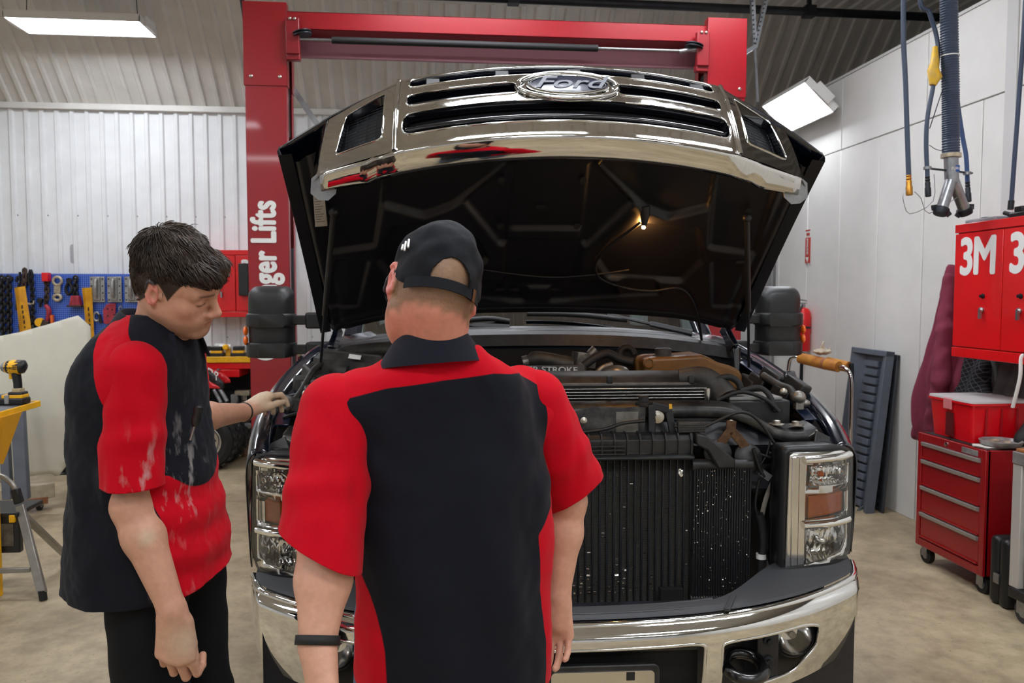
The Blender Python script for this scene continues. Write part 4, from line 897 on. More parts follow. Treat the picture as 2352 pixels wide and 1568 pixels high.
# ---------------------------------------------------------------- towing mirrors
def mirror(sx):
    cx, cy, cz = sx * 1.235, 1.22, 1.478
    mb = MB(); rings = []
    for (dy, w_, h, r) in ((-0.085, 0.10, 0.22, 0.04), (-0.07, 0.16, 0.285, 0.05), (-0.03, 0.205, 0.325, 0.055), (0.03, 0.215, 0.335, 0.05), (0.07, 0.215, 0.335, 0.04)):
        ctr = cx + sx * 0.0
        rings.append([(p[0], cy + dy, p[1]) for p in roundrect(w_, h, r, 5, ctr - sx * (0.215 - w_) * 0.25, cz)])
    mb.loft(rings); hd = part(mb, 'towing_mirror', M_mirror_pl, smooth=60)
    s = hd.modifiers.new('s', 'SUBSURF'); s.levels = 1; s.render_levels = 2
    for (z, hh) in ((cz + 0.005, 0.065), (cz - 0.135, 0.07)):
        mb = MB(); rings = []
        for (dy, w_) in ((-0.098, 0.12), (-0.082, 0.175), (-0.04, 0.214), (0.05, 0.224)):
            rings.append([(p[0], cy + dy, p[1]) for p in roundrect(w_, hh, 0.012, 3, cx - sx * (0.224 - w_) * 0.25, z)])
        mb.loft(rings); part(mb, 'band', M_mirror_pl, hd, smooth=50)
        mb = MB(); x0 = cx - sx * 0.10; mb.bx(min(x0, x0 - sx * 0.14), max(x0, x0 - sx * 0.14), cy - 0.035, cy + 0.03, z - 0.022, z + 0.022); part(mb, 'arm', M_mirror_pl, hd, bevel=0.005)
        mb = MB(); x0 = cx - sx * 0.17; x1 = sx * 0.93; mb.bx(min(x0, x1), max(x0, x1), cy - 0.05, cy + 0.045, z - 0.04, z + 0.036); part(mb, 'arm_socket', M_mirror_pl, hd, bevel=0.01)
        for dz in (0,):
            pass
    for dz in (-0.045, -0.09):
        mb = MB(); mb.sphere((cx + sx * 0.108, cy - 0.035, cz + dz), (0.011, 0.02, 0.022), 12, 8); part(mb, 'marker_lens', M_orange, hd, smooth=60)
    mb = MB(); mb.prism(roundrect(0.18, 0.3, 0.04, 4, cx, cz), 'xz', cy + 0.07, cy + 0.075); part(mb, 'mirror_glass', M_chrome, hd)
for sx in (-1, 1): mirror(sx)
# ================================================================== hood (raised) and grille
TH = R(39); CH, SH = math.cos(TH), math.sin(TH); HY, HZ, HL = 1.0, 1.52, 1.315
HM = Matrix(((1, 0, 0, 0), (0, -CH, SH, HY), (0, SH, CH, HZ), (0, 0, 0, 1)))   # columns: across, towards the tip, outside normal
HF = Frame(None, m=TF.m @ HM)
def H(px, py, n=0.0): return HF.z(px, py, n)
def Hs(px, py, off=0.0):          # on the pressed inner panel
    n = -0.06
    for _ in range(5): p = HF.z(px, py, n); n = crownn(p.x) - 0.054 - off
    return p
def sweep(u):
    a = abs(u); return 0.24 * a * a if a < 0.52 else 0.0649 + (a - 0.52) * 0.50
def tipv(u):
    a = abs(u)
    if a <= 0.77: return HL - sweep(u)
    return HL - sweep(0.77) - (a - 0.77) * 0.55
def crownn(u): a = abs(u); return -0.03 * a * a - 0.30 * max(0, a - 0.62) ** 1.5
def half(v): return 0.955 - 0.02 * (v / 1.0) ** 2 + 0.02 * (1 - v) ** 2
def skin(u, v):
    s = 2 * u - 1; t = v; hw = 0.945
    x = s * hw; v0 = 0.06 * max(0, 1 - (x / 0.9) ** 2); vv = v0 + t * (tipv(x) - v0)
    n = crownn(x) + 0.02 * math.sin(math.pi * min(1, max(0, vv / 1.3))) + (-0.02 * max(0, t - 0.93) / 0.07)
    return (x, vv, n)
mb = MB(); mb.grid(skin, 60, 40); hood = part(mb, 'hood', M_navy, smooth=60); hood.matrix_local = HM
s_ = hood.modifiers.new('s', 'SOLIDIFY'); s_.thickness = 0.006; s_.offset = -1
# inner panel with pressed pockets: rounded polygons in (u, v)
pk = []
def pocket(pix, r, depth, mirror_=True):
    q = [H(a, b, -0.06) for a, b in pix]; poly = [(p.x, p.y) for p in q]; pk.append((poly, r, depth))
    if mirror_: pk.append(([(-x, y) for x, y in poly], r, depth))
pk.append(([(-0.135, 0.26), (0.135, 0.26), (0.135, 0.52), (-0.135, 0.52)], 0.02, 0.016))
pk.append(([(-0.135, 0.62), (0.135, 0.62), (0.135, 0.94), (-0.135, 0.94)], 0.02, 0.014))
pocket([(1362, 390), (1440, 470), (1345, 560)], 0.02, 0.022)
pocket([(1395, 385), (1630, 385), (1615, 470), (1540, 490), (1490, 470)], 0.03, 0.024)
pocket([(1655, 390), (1770, 395), (1720, 560), (1640, 560)], 0.02, 0.018)
pocket([(1478, 528), (1590, 535), (1600, 600), (1560, 640), (1410, 635), (1385, 600), (1420, 560)], 0.025, 0.026)
pocket([(1430, 650), (1500, 640), (1510, 675), (1430, 680)], 0.01, 0.014)
pocket([(1640, 600), (1700, 590), (1700, 680), (1640, 690)], 0.012, 0.014)
pocket([(1270, 655), (1390, 655), (1420, 680), (1270, 690)], 0.012, 0.012)
NU, NV = 230, 150
uu, vv = np.meshgrid(np.linspace(-0.915, 0.915, NU + 1), np.linspace(0.012, 1, NV + 1))
tv = np.array([tipv(x) for x in uu[0]]) - 0.075
v0 = 0.012 + 0.06 * np.clip(1 - (uu[0] / 0.9) ** 2, 0, 1)[None, :]; VV = v0 + (vv - 0.012) / (1 - 0.012) * (tv[None, :] - v0)
hh = np.zeros_like(uu)
def polysd(X, Y, poly):
    d = np.full(X.shape, 1e9); sgn = np.ones(X.shape); n = len(poly)
    for i in range(n):
        ax, ay = poly[i]; bx_, by_ = poly[i - 1]; ex, ey = bx_ - ax, by_ - ay; wx, wy = X - ax, Y - ay
        t = np.clip((wx * ex + wy * ey) / (ex * ex + ey * ey), 0, 1); d = np.minimum(d, (wx - ex * t) ** 2 + (wy - ey * t) ** 2)
        c1 = Y >= ay; c2 = Y < by_; c3 = ex * wy > ey * wx
        fl_ = (c1 & c2 & c3) | (~c1 & ~c2 & ~c3); sgn = np.where(fl_, -sgn, sgn)
    return sgn * np.sqrt(d)
for poly, r, dep in pk:
    sd = polysd(uu, VV, poly) - r; t = np.clip(-sd / 0.022 + 0.5, 0, 1); t = t * t * (3 - 2 * t); hh = np.maximum(hh, dep * t)
cn = np.array([crownn(x) for x in uu[0]])
nn = cn[None, :] - 0.052 + hh + 0.010 * np.exp(-((np.abs(uu) - 0.86) / 0.015) ** 2) - 0.012 * np.exp(-((VV - v0 - 0.058) / 0.02) ** 2)
edge = np.clip((np.abs(uu) - 0.87) / 0.045, 0, 1); nn = nn + 0.04 * edge ** 2
edge2 = np.clip((VV - (tv[None, :] - 0.05)) / 0.05, 0, 1); nn = nn - 0.0 * edge2
mb = MB(); W_ = NU + 1
mb.add(np.stack([uu, VV, nn], -1).reshape(-1, 3).tolist(), [(j * W_ + i, j * W_ + i + 1, (j + 1) * W_ + i + 1, (j + 1) * W_ + i) for j in range(NV) for i in range(NU)])
inner = part(mb, 'hood_inner_panel', M_under, smooth=180, fix=False); inner.matrix_local = HM
def hp(mb, name, m, parent=None, **k):
    o = part(mb, name, m, parent or TR, **k)
    if parent is None: o.matrix_local = HM
    return o
# small pressed holes
for (px, py) in ((1152, 415), (1340, 415), (1150, 520), (1325, 520), (1243, 475), (1182, 665), (1276, 665), (1150, 665), (1425, 688), (1480, 692), (1535, 697), (1718, 486), (1702, 602)):
    p = Hs(px, py); mb = MB(); n_ = 14
    rr = (0.013, 0.018) if py < 600 and abs(px - 1243) > 50 else (0.022, 0.010)
    mb.add([(p.x + rr[0] * math.cos(2 * math.pi * i / n_), p.y + rr[1] * math.sin(2 * math.pi * i / n_), crownn(p.x) - 0.0535 + (0.0 if abs(p.x) > .2 else 0.0)) for i in range(n_)], [tuple(range(n_))]); hp(mb, 'panel_hole', M_dark, inner)
# front and side flanges of the hood
for sx in (-1, 1):
    mb = MB(); vs = []
    for i in range(21):
        t = i / 20; v = 0.03 + t * (tipv(0.955) - 0.03); n0 = crownn(0.955) + 0.02 * math.sin(math.pi * v / 1.3)
        vs += [(sx * 0.946, v, n0), (sx * 0.950, v, n0 - 0.03), (sx * 0.944, v, n0 - 0.05), (sx * 0.90, v, n0 - 0.04)]
    mb.add(vs, [(i * 4 + j, (i + 1) * 4 + j, (i + 1) * 4 + j + 1, i * 4 + j + 1) for i in range(20) for j in range(3)]); hp(mb, 'hood_flange', M_under, smooth=50)
# emission label on the left underside
lab = [Hs(718, 430, 0.004), Hs(743, 428, 0.004), Hs(752, 518, 0.004), Hs(724, 520, 0.004)]
mb = MB(); mb.add([p for p in lab], [(0, 1, 2, 3)]); lb = hp(mb, 'emission_label', mat('label_paper', '#b9b5aa', 0.6)); s_ = lb.modifiers.new('s', 'SOLIDIFY'); s_.thickness = 0.002; s_.offset = 1
mb = MB()
for i in range(13):
    t0 = 0.08 + 0.065 * i; 
    a = lab[0].lerp(lab[3], t0); b = lab[1].lerp(lab[2], t0); l = 0.9 - 0.35 * ((i * 7) % 3) / 2
    s0, s1 = a.lerp(b, 0.1), a.lerp(b, 0.1 + 0.8 * l); dn = Vector((0, 0, -0.003)); dv = (lab[3] - lab[0]) * 0.013
    mb.add([s0 + dn, s1 + dn, s1 + dn + dv, s0 + dn + dv], [(0, 1, 2, 3)])
o = hp(mb, 'label_print', mat('print_grey', '#56544f', 0.6), lb); o['kind'] = 'stuff'
# hood lamp with its lit bulb
lp_ = H(1478, 522, -0.075)
mb = MB(); mb.tube([lp_ + Vector((-0.004, 0.075, 0.04)), lp_ + Vector((0, 0.045, 0.02)), lp_ + Vector((0, 0.012, 0.0))], [0.022, 0.018, 0.010], 10); hl = hp(mb, 'hood_lamp', M_blk, smooth=50)
mb = MB(); mb.sphere(lp_, 0.0075, 12, 8); hp(mb, 'lit_bulb', mat('warm_bulb', '#ffb45e', 0.5, emit=1700.0), hl, smooth=60)
def hwire(pts, r, name='hood_wire', n=-0.075):
    mb = MB(); mb.tube(smoothpath([Hs(a, b, 0.012) for a, b in pts], 7), r, 8); return hp(mb, name, M_wire, smooth=60)
hwire([(1470, 512), (1440, 535), (1395, 570), (1368, 605), (1380, 640), (1440, 662), (1500, 668), (1560, 662), (1590, 690), (1605, 740), (1614, 800)], 0.006)
hwire([(1000, 600), (1100, 618), (1250, 636), (1350, 632), (1445, 620)], 0.0045)
# gas struts
for (a_, b_, c_) in (((766, 487), (748, 740), (734, 862)), ((1716, 500), (1719, 720), (1720, 842))):
    pa = TF.i @ (HF.m @ Hs(*a_, 0.02)); pc = T(*c_, 0.72); pm = pa.lerp(pc, 0.6)
    mb = MB(); mb.tube([pa, pm], 0.011, 12); gs = part(mb, 'gas_strut', M_black, smooth=50)
    mb = MB(); mb.tube([pm, pc], 0.006, 10); part(mb, 'strut_rod', M_iron, gs, smooth=50)
    mb = MB(); mb.sphere(pa, 0.018, 12, 8); part(mb, 'strut_mount', M_blk, gs, smooth=60)
# hood hinges
for sx in (-1, 1):
    mb = MB(); mb.bar((sx * 0.88, 0.99, 1.45), (sx * 0.90, 0.9, 1.36), 0.03, 0.05); mb.bar((sx * 0.90, 0.9, 1.36), (sx * 0.9, 0.88, 1.2), 0.025, 0.06, (0, 1, 0)); part(mb, 'hood_hinge', M_navy, bevel=0.005)
# ---------------------------------------------------------------- grille in the hood frame: (across u, down g)
def gs_(u, g, d=0.0):                 # d pushes behind the face
    vfac = tipv(u) - 0.004 - d; g = g * (1 - 0.14 * max(0, abs(u) - 0.53) / 0.24)
    return (u, vfac + 0.02 * math.sin(math.pi * min(1, max(0, g / 0.33))), crownn(u) * 0.6 - 0.004 - g)
GH = 0.335
outl = [(-0.765, 0.05), (-0.55, 0.0), (0, -0.0), (0.55, 0.0), (0.765, 0.05), (0.775, 0.30), (0.77, GH + 0.01), (0.53, GH), (0, GH), (-0.53, GH), (-0.77, GH + 0.01), (-0.775, 0.30)]
def slot(u0, u1, g0, g1, r): return fillet([(u0, g0), (u1, g0), (u1, g1), (u0, g1)], r, 4)
SA = slot(-0.495, 0.495, 0.014, 0.066, 0.024); SB1 = slot(-0.50, -0.155, 0.108, 0.168, 0.026); SB2 = slot(0.155, 0.50, 0.108, 0.168, 0.026); SCc = slot(-0.51, 0.51, 0.200, 0.286, 0.036)
NR = fillet([(0.572, 0.045), (0.70, 0.085), (0.725, 0.285), (0.572, 0.275)], 0.02); NL = [(-x, y) for x, y in NR][::-1]
grl = plate('chrome_grille', M_bar, TR, lambda u, g: gs_(u, g), outl, [SA, SB1, SB2, SCc, NR, NL], step=0.03, thick=0, smooth=30, mtx=HM, face=(0, 1, 0))
for h in (SA, SB1, SB2, SCc, NR, NL):
    hd_ = densify(h, 0.03); mb = MB(); mb.tube([Vector(gs_(*p)) for p in hd_], 0.0035, 6, closed=True); hp(mb, 'slot_rim', M_chrome, grl, smooth=60)
    cu = sum(p[0] for p in h) / len(h); cg = sum(p[1] for p in h) / len(h); n_ = len(hd_)
    mb = MB(); rings = [[gs_(p[0], p[1], 0.002) for p in hd_], [gs_(cu + (p[0] - cu) * (0.99 if abs(cu) < .4 else .95), cg + (p[1] - cg) * 0.9, 0.03) for p in hd_]]
    mb.loft(rings, caps=False); hp(mb, 'slot_wall', mat('gloss_black_trim', '#0d0e14', 0.15, coat=0.6), grl, smooth=50)
mb = MB(); mb.grid(lambda u, v: gs_(-0.76 + 1.52 * u, 0.01 + 0.30 * v, 0.04), 40, 8); hp(mb, 'grille_back', mat('matte_black', '#090a0d', 0.5), grl, smooth=60)
for (u0, u1, g) in ((-0.5, 0.5, 0.245), (-0.5, -0.16, 0.14), (0.16, 0.5, 0.14), (-0.49, 0.49, 0.045)):
    mb = MB(); mb.tube([Vector(gs_(u0 + (u1 - u0) * i / 20, g, 0.026)) for i in range(21)], 0.012, 8); hp(mb, 'inner_bar', MATS['gloss_black_trim'], grl, smooth=60)
for u in (-0.42, -0.2, 0.03, 0.24, 0.44):
    mb = MB(); mb.box(gs_(u, 0.042, 0.014), (0.045, 0.02, 0.034)); hp(mb, 'slot_clip', M_black, grl, bevel=0.003)
for sx in (-1, 1):                    # honeycomb wires in the side openings
    for i in range(13):
        g = 0.07 + i * 0.0165; mb = MB(); mb.tube([Vector(gs_(sx * (0.57 + 0.15 * t / 6), g, 0.034)) for t in range(7)], 0.0016, 4); hp(mb, 'mesh_wire', M_iron, grl)
    for i in range(4):
        u = sx * (0.6 + i * 0.033); mb = MB(); mb.tube([Vector(gs_(u, 0.06 + 0.22 * t / 6, 0.034)) for t in range(7)], 0.0014, 4); hp(mb, 'mesh_wire', M_iron, grl)
    mb = MB(); mb.tube([Vector(gs_(sx * 0.532, GH * t / 10, -0.003)) for t in range(11)], 0.007, 8); hp(mb, 'crease_bar', M_chrome, grl, smooth=60)
    # outer end cheek of the grille going back, with the lower ear
    mb = MB(); vs = []
    for i in range(9):
        g = 0.05 + (GH - 0.04) * i / 8; p = Vector(gs_(sx * 0.768, g)); vs += [tuple(p), (sx * 0.80, p.y - 0.04, p.z - 0.004), (sx * 0.812, p.y - 0.10, p.z - 0.008)]
    mb.add(vs, [(i * 3 + j, i * 3 + j + 1, (i + 1) * 3 + j + 1, (i + 1) * 3 + j) for i in range(8) for j in range(2)]); hp(mb, 'grille_cheek', M_bar, grl, smooth=60)
    p = Vector(gs_(sx * 0.772, GH)); mb = MB(); q = [(0.0, 0.03), (0.03, 0.0), (0.034, -0.06), (0.01, -0.085), (-0.02, -0.088), (-0.045, -0.06), (-0.05, -0.02), (-0.07, 0.0)]
    mb.add([(p.x + sx * a, p.y - 0.03 + b * 0.55, p.z + b * 0.55) for a, b in q], [tuple(range(8))]); o = hp(mb, 'grille_ear', M_steel, grl); s_ = o.modifiers.new('s', 'SOLIDIFY'); s_.thickness = 0.004
# lower chrome skirt returning under the hood
def skirt(u, v):
    U = -0.772 + 1.544 * u; p = gs_(U, GH + (0.01 if abs(U) > .6 else 0)); wd = 1.0 - 0.25 * max(0, abs(U) - 0.62) / 0.15
    return (U, p[1] - 0.072 * v * wd, p[2] - 0.030 * math.sin(v * math.pi / 2) * wd)
mb = MB(); mb.grid(skirt, 60, 6); o = hp(mb, 'grille_skirt', M_bar, grl, smooth=60); s_ = o.modifiers.new('s', 'SOLIDIFY'); s_.thickness = 0.003
# oval emblem
ec_ = (0.0, 0.138)
def oval(a, b, n=48): return [(ec_[0] + a * math.cos(2 * math.pi * i / n), ec_[1] + b * math.sin(2 * math.pi * i / n)) for i in range(n)]
def dome(a, b, d0, d1, name, m, step=0.02):
    V_, T_ = plate2d(oval(a, b), (), step); mb = MB()
    mb.add([gs_(x, g, -(d0 + d1 * (1 - min(1, ((x - ec_[0]) / a) ** 2 + ((g - ec_[1]) / b) ** 2)))) for x, g in V_], T_); return hp(mb, name, m, grl, smooth=180)
dome(0.165, 0.074, 0.002, 0.006, 'emblem_base', M_bar)
mb = MB(); mb.tube([Vector(gs_(x, g, -0.008)) for x, g in oval(0.155, 0.066)], 0.008, 8, closed=True); hp(mb, 'emblem_ring', M_chrome, grl, smooth=60)
dome(0.128, 0.051, 0.010, 0.004, 'emblem_oval', mat('emblem_blue', '#0a1430', 0.3, coat=0.3))
mb = MB(); mb.tube([Vector(gs_(x, g, -0.0125)) for x, g in oval(0.118, 0.044)], 0.0016, 6, closed=True); hp(mb, 'emblem_line', M_refl, grl, smooth=60)
mb = MB(); mb.tube([Vector(gs_(x, g, -0.011)) for x, g in oval(0.128, 0.051)], 0.004, 6, closed=True); hp(mb, 'emblem_line', M_chrome, grl, smooth=60)
e0 = Vector(gs_(0, 0.140, -0.0155))
text('Ford', 0.072, mat('emblem_silver', '#6f737c', 0.5), 'lettering', grl, axes(e0, (1, 0, 0), (0, 0.08, 1)), bold=0.0006, ext=0.0012, shear=0.35, sx=1.55)
# ================================================================== signed distance bodies -> one continuous mesh (surface nets)
class Sdf:
    def __init__(s): s.p = []
    def cone(s, a, b, ra, rb=None, k=0.01, op='u'):
        a = np.array(a, float); b = np.array(b, float); rb = ra if rb is None else rb
        lo = np.minimum(a - ra, b - rb); hi = np.maximum(a + ra, b + rb); ba = b - a; l2 = max(ba @ ba, 1e-12)
        def fn(P):
            t = np.clip(((P - a) @ ba) / l2, 0, 1); return np.linalg.norm(P - a - t[:, None] * ba, axis=1) - (ra + (rb - ra) * t)
        s.p.append((fn, lo, hi, op, k)); return s
    def chain(s, pts, rs, k=0.01):
        for i in range(len(pts) - 1): s.cone(pts[i], pts[i + 1], rs[i], rs[i + 1], k)
        return s
    def ell(s, c, r, rot=None, k=0.01, op='u'):
        c = np.array(c, float); r = np.array(r, float); M_ = np.array(rot, float)[:3, :3] if rot is not None else np.eye(3)
        m = r.max() * 1.05; r0 = r.min()
        def fn(P):
            q = ((P - c) @ M_); k0 = np.linalg.norm(q / r, axis=1); k1 = np.linalg.norm(q / (r * r), axis=1); return k0 * (k0 - 1) / np.maximum(k1, 1e-9)
        s.p.append((fn, c - m, c + m, op, k)); return s
    def loft(s, secs, k=0.02, pw=2.3, op='u'):   # (z, cx, cy, rx, ry, yaw)
        A = np.array(secs, float); A = A[np.argsort(A[:, 0])]
        zz = np.linspace(A[0, 0], A[-1, 0], 80); t = np.interp(zz, A[:, 0], np.arange(len(A)))
        B = np.stack([np.interp(zz, A[:, 0], A[:, j]) for j in range(1, 6)], 1)
        ker = np.array([1, 2, 3, 4, 3, 2, 1.]); ker /= ker.sum()
        Bp = np.concatenate([np.repeat(B[:1], 3, 0), B, np.repeat(B[-1:], 3, 0)]); B = np.stack([np.convolve(Bp[:, j], ker, 'valid') for j in range(5)], 1)
        m = A[:, 3:5].max() * 1.1
        lo = np.array([A[:, 1].min() - m, A[:, 2].min() - m, zz[0]]); hi = np.array([A[:, 1].max() + m, A[:, 2].max() + m, zz[-1]])
        def fn(P):
            z = P[:, 2]; q = [np.interp(z, zz, B[:, j]) for j in range(5)]
            dx, dy = P[:, 0] - q[0], P[:, 1] - q[1]; c, sn = np.cos(q[4]), np.sin(q[4])
            x = np.abs(dx * c + dy * sn); y = np.abs(-dx * sn + dy * c)
            e = ((x / q[2]) ** pw + (y / q[3]) ** pw) ** (1 / pw)
            rad = np.sqrt(x * x + y * y); d = rad * (1 - 1 / np.maximum(e, 0.05))
            return np.maximum(d, np.maximum(zz[0] - z, z - zz[-1]))
        s.p.append((fn, lo, hi, op, k)); return s
    def value(s, P, pr=None):
        d = np.full(len(P), 1.0)
        for fn, lo, hi, op, k in (s.p if pr is None else pr):
            b = fn(P)
            if op == 'u': h = np.clip(0.5 + 0.5 * (b - d) / k, 0, 1); d = b * (1 - h) + d * h - k * h * (1 - h)
            elif op == 's': h = np.clip(0.5 - 0.5 * (b + d) / k, 0, 1); d = d * (1 - h) - b * h + k * h * (1 - h)
            else: d = np.maximum(d, b)
        return d
    def mesh(s, h, n=20):
        lo = np.min([p[1] for p in s.p if p[3] == 'u'], 0) - 4 * h; hi = np.max([p[2] for p in s.p if p[3] == 'u'], 0) + 4 * h
        G = np.ceil((hi - lo) / h).astype(int) + 2; nb = -(-G // n)
        def key(I): return (I[..., 0] * 100003 + I[..., 1]) * 100003 + I[..., 2]
        KV, PV, Q = [], [], []
        ax = np.arange(n + 1); I0 = np.stack(np.meshgrid(ax, ax, ax, indexing='ij'), -1)
        cor = np.array([(i, j, k) for i in (0, 1) for j in (0, 1) for k in (0, 1)])
        edges = [(a, b) for a in range(8) for b in range(a + 1, 8) if np.abs(cor[a] - cor[b]).sum() == 1]
        for bi in range(nb[0]):
            for bj in range(nb[1]):
                for bk in range(nb[2]):
                    base = np.array((bi, bj, bk)) * n; blo = lo + base * h; bhi = blo + n * h
                    pr = [p for p in s.p if np.all(p[1] - 2 * p[4] - 4 * h < bhi) and np.all(p[2] + 2 * p[4] + 4 * h > blo)]
                    if not any(p[3] == 'u' for p in pr): continue
                    P = (blo + I0 * h).reshape(-1, 3); v = s.value(P, pr).reshape(n + 1, n + 1, n + 1)
                    if v.min() > 0 or v.max() < 0: continue
                    neg = v < 0; cnt = sum(neg[c[0]:n + c[0], c[1]:n + c[1], c[2]:n + c[2]].astype(np.int8) for c in cor)
                    act = np.argwhere((cnt > 0) & (cnt < 8))
                    if len(act):
                        cv = np.stack([v[act[:, 0] + c[0], act[:, 1] + c[1], act[:, 2] + c[2]] for c in cor], 1)
                        acc = np.zeros((len(act), 3)); w_ = np.zeros(len(act))
                        for a, b in edges:
                            m = (cv[:, a] < 0) != (cv[:, b] < 0)
                            t = np.where(m, cv[:, a] / np.where(m, cv[:, a] - cv[:, b], 1), 0)
                            acc += np.where(m[:, None], cor[a] + (cor[b] - cor[a]) * t[:, None], 0); w_ += m
                        KV.append(key(act + base)); PV.append(blo + (act + acc / w_[:, None]) * h)
                    for d in range(3):
                        o = [0, 0, 0]; o[d] = 1; e1, e2 = (d + 1) % 3, (d + 2) % 3
                        A_ = neg[:n, :n, :n]; B_ = neg[o[0]:n + o[0], o[1]:n + o[1], o[2]:n + o[2]]
                        for flip, msk in ((False, A_ & ~B_), (True, ~A_ & B_)):
                            I = np.argwhere(msk)
                            if not len(I): continue
                            I = I + base; u = np.zeros(3, int); u[e1] = 1; w2 = np.zeros(3, int); w2[e2] = 1
                            q = np.stack([key(I), key(I - u), key(I - u - w2), key(I - w2)], 1)
                            Q.append(q[:, ::-1] if flip else q)
        KV = np.concatenate(KV); PV = np.concatenate(PV); Q = np.concatenate(Q)
        o = np.argsort(KV); KV = KV[o]; PV = PV[o]
        idx = np.clip(np.searchsorted(KV, Q), 0, len(KV) - 1); ok = (KV[idx] == Q).all(1)
        return PV, idx[ok]
def relax(V, Fq, it=2, lam=0.5):
    E = np.concatenate([Fq[:, [0, 1]], Fq[:, [1, 2]], Fq[:, [2, 3]], Fq[:, [3, 0]]])
    for _ in range(it):
        acc = np.zeros_like(V); c = np.zeros(len(V)); np.add.at(acc, E[:, 0], V[E[:, 1]]); np.add.at(acc, E[:, 1], V[E[:, 0]]); np.add.at(c, E[:, 0], 1); np.add.at(c, E[:, 1], 1)
        V = V + lam * (acc / np.maximum(c, 1)[:, None] - V)
    return V
def vnormals(V, Fq):
    n = np.cross(V[Fq[:, 2]] - V[Fq[:, 0]], V[Fq[:, 3]] - V[Fq[:, 1]]); N_ = np.zeros_like(V)
    for j in range(4): np.add.at(N_, Fq[:, j], n)
    return N_ / np.maximum(np.linalg.norm(N_, axis=1), 1e-12)[:, None]
def compact(V, Fq, *attrs):
    used = np.unique(Fq); mp = np.zeros(len(V), int); mp[used] = np.arange(len(used)); return (V[used], mp[Fq]) + tuple(a[used] for a in attrs)
def cutaway(V, Fq, cuts):            # drop what lies beyond the cut surfaces (signed value > 0); clean, straight hem
    for f in cuts:
        c = f(V); keep = (c[Fq] <= 0).any(1); Fq = Fq[keep]
        for _ in range(3):
            c = f(V); m = c > 0
            g = np.stack([(f(V + np.eye(3)[j] * 1e-4) - c) / 1e-4 for j in range(3)], 1); g2 = np.maximum((g * g).sum(1), 1e-6)
            us = np.zeros(len(V), bool); us[np.unique(Fq)] = True; mm = m & us
            V[mm] -= (g / g2[:, None] * c[:, None])[mm]
        V, Fq = compact(V, Fq)
    return V, Fq
def np_mesh(name, V, Fq, m, parent, origin, attrs=None, solid=0.0, smooth=180):
    me = bpy.data.meshes.new(name); V = V - np.array(origin)
    me.vertices.add(len(V)); me.vertices.foreach_set('co', V.astype(np.float32).ravel())
    me.loops.add(Fq.size); me.loops.foreach_set('vertex_index', Fq.astype(np.int32).ravel())
    me.polygons.add(len(Fq)); me.polygons.foreach_set('loop_start', np.arange(0, Fq.size, 4, dtype=np.int32)); me.polygons.foreach_set('loop_total', np.full(len(Fq), 4, dtype=np.int32))
    me.update(calc_edges=True); me.validate()
    for k, a in (attrs or {}).items():
        if a.ndim == 1: at = me.attributes.new(k, 'FLOAT', 'POINT'); at.data.foreach_set('value', a.astype(np.float32))
        else: at = me.attributes.new(k, 'FLOAT_COLOR', 'POINT'); at.data.foreach_set('color', np.concatenate([a, np.ones((len(a), 1))], 1).astype(np.float32).ravel())
    me.materials.append(m); o = link(name, me, parent, smooth=smooth)
    if solid: q = o.modifiers.new('s', 'SOLIDIFY'); q.thickness = solid; q.offset = -1
    return o
def fnoise(P, sc, seed=0.0):
    out = np.empty(len(P))
    for i, p in enumerate(P * sc): out[i] = noise.noise((p[0] + seed, p[1] + seed * 1.7, p[2] - seed))
    return out
def sst(e0, e1, x): t = np.clip((x - e0) / (e1 - e0), 0, 1); return t * t * (3 - 2 * t)
def blobw(P, c, r): return np.exp(-((P - np.array(c)) ** 2).sum(1) / (r * r))
# ------------------------------------------------------------------ skin and cloth materials
def skin_mat(name):
    m = mat(name, '#c98f78', 0.48, sss=0.12, spec=0.4); nt = m.node_tree; L = nt.links; b = nt.nodes['Principled BSDF']
    at = nt.nodes.new('ShaderNodeAttribute'); at.attribute_name = 'col'
    tc = nt.nodes.new('ShaderNodeTexCoord'); n = nt.nodes.new('ShaderNodeTexNoise'); n.inputs['Scale'].default_value = 70; n.inputs['Detail'].default_value = 5
    L.new(tc.outputs['Object'], n.inputs['Vector'])
    mr = nt.nodes.new('ShaderNodeMapRange'); mr.inputs[3].default_value = 0.82; mr.inputs[4].default_value = 1.16; L.new(n.outputs['Fac'], mr.inputs[0])
    mx = nt.nodes.new('ShaderNodeMix'); mx.data_type = 'RGBA'; mx.blend_type = 'MULTIPLY'; mx.inputs[0].default_value = 1
    L.new(at.outputs['Color'], mx.inputs[6]); L.new(mr.outputs[0], mx.inputs[7]); L.new(mx.outputs[2], b.inputs['Base Color'])
    n2 = nt.nodes.new('ShaderNodeTexNoise'); n2.inputs['Scale'].default_value = 420; n2.inputs['Detail'].default_value = 3; L.new(tc.outputs['Object'], n2.inputs['Vector'])
    bp = nt.nodes.new('ShaderNodeBump'); bp.inputs['Strength'].default_value = 0.12; bp.inputs['Distance'].default_value = 0.002; L.new(n2.outputs['Fac'], bp.inputs['Height']); L.new(bp.outputs[0], b.inputs['Normal'])
    return m
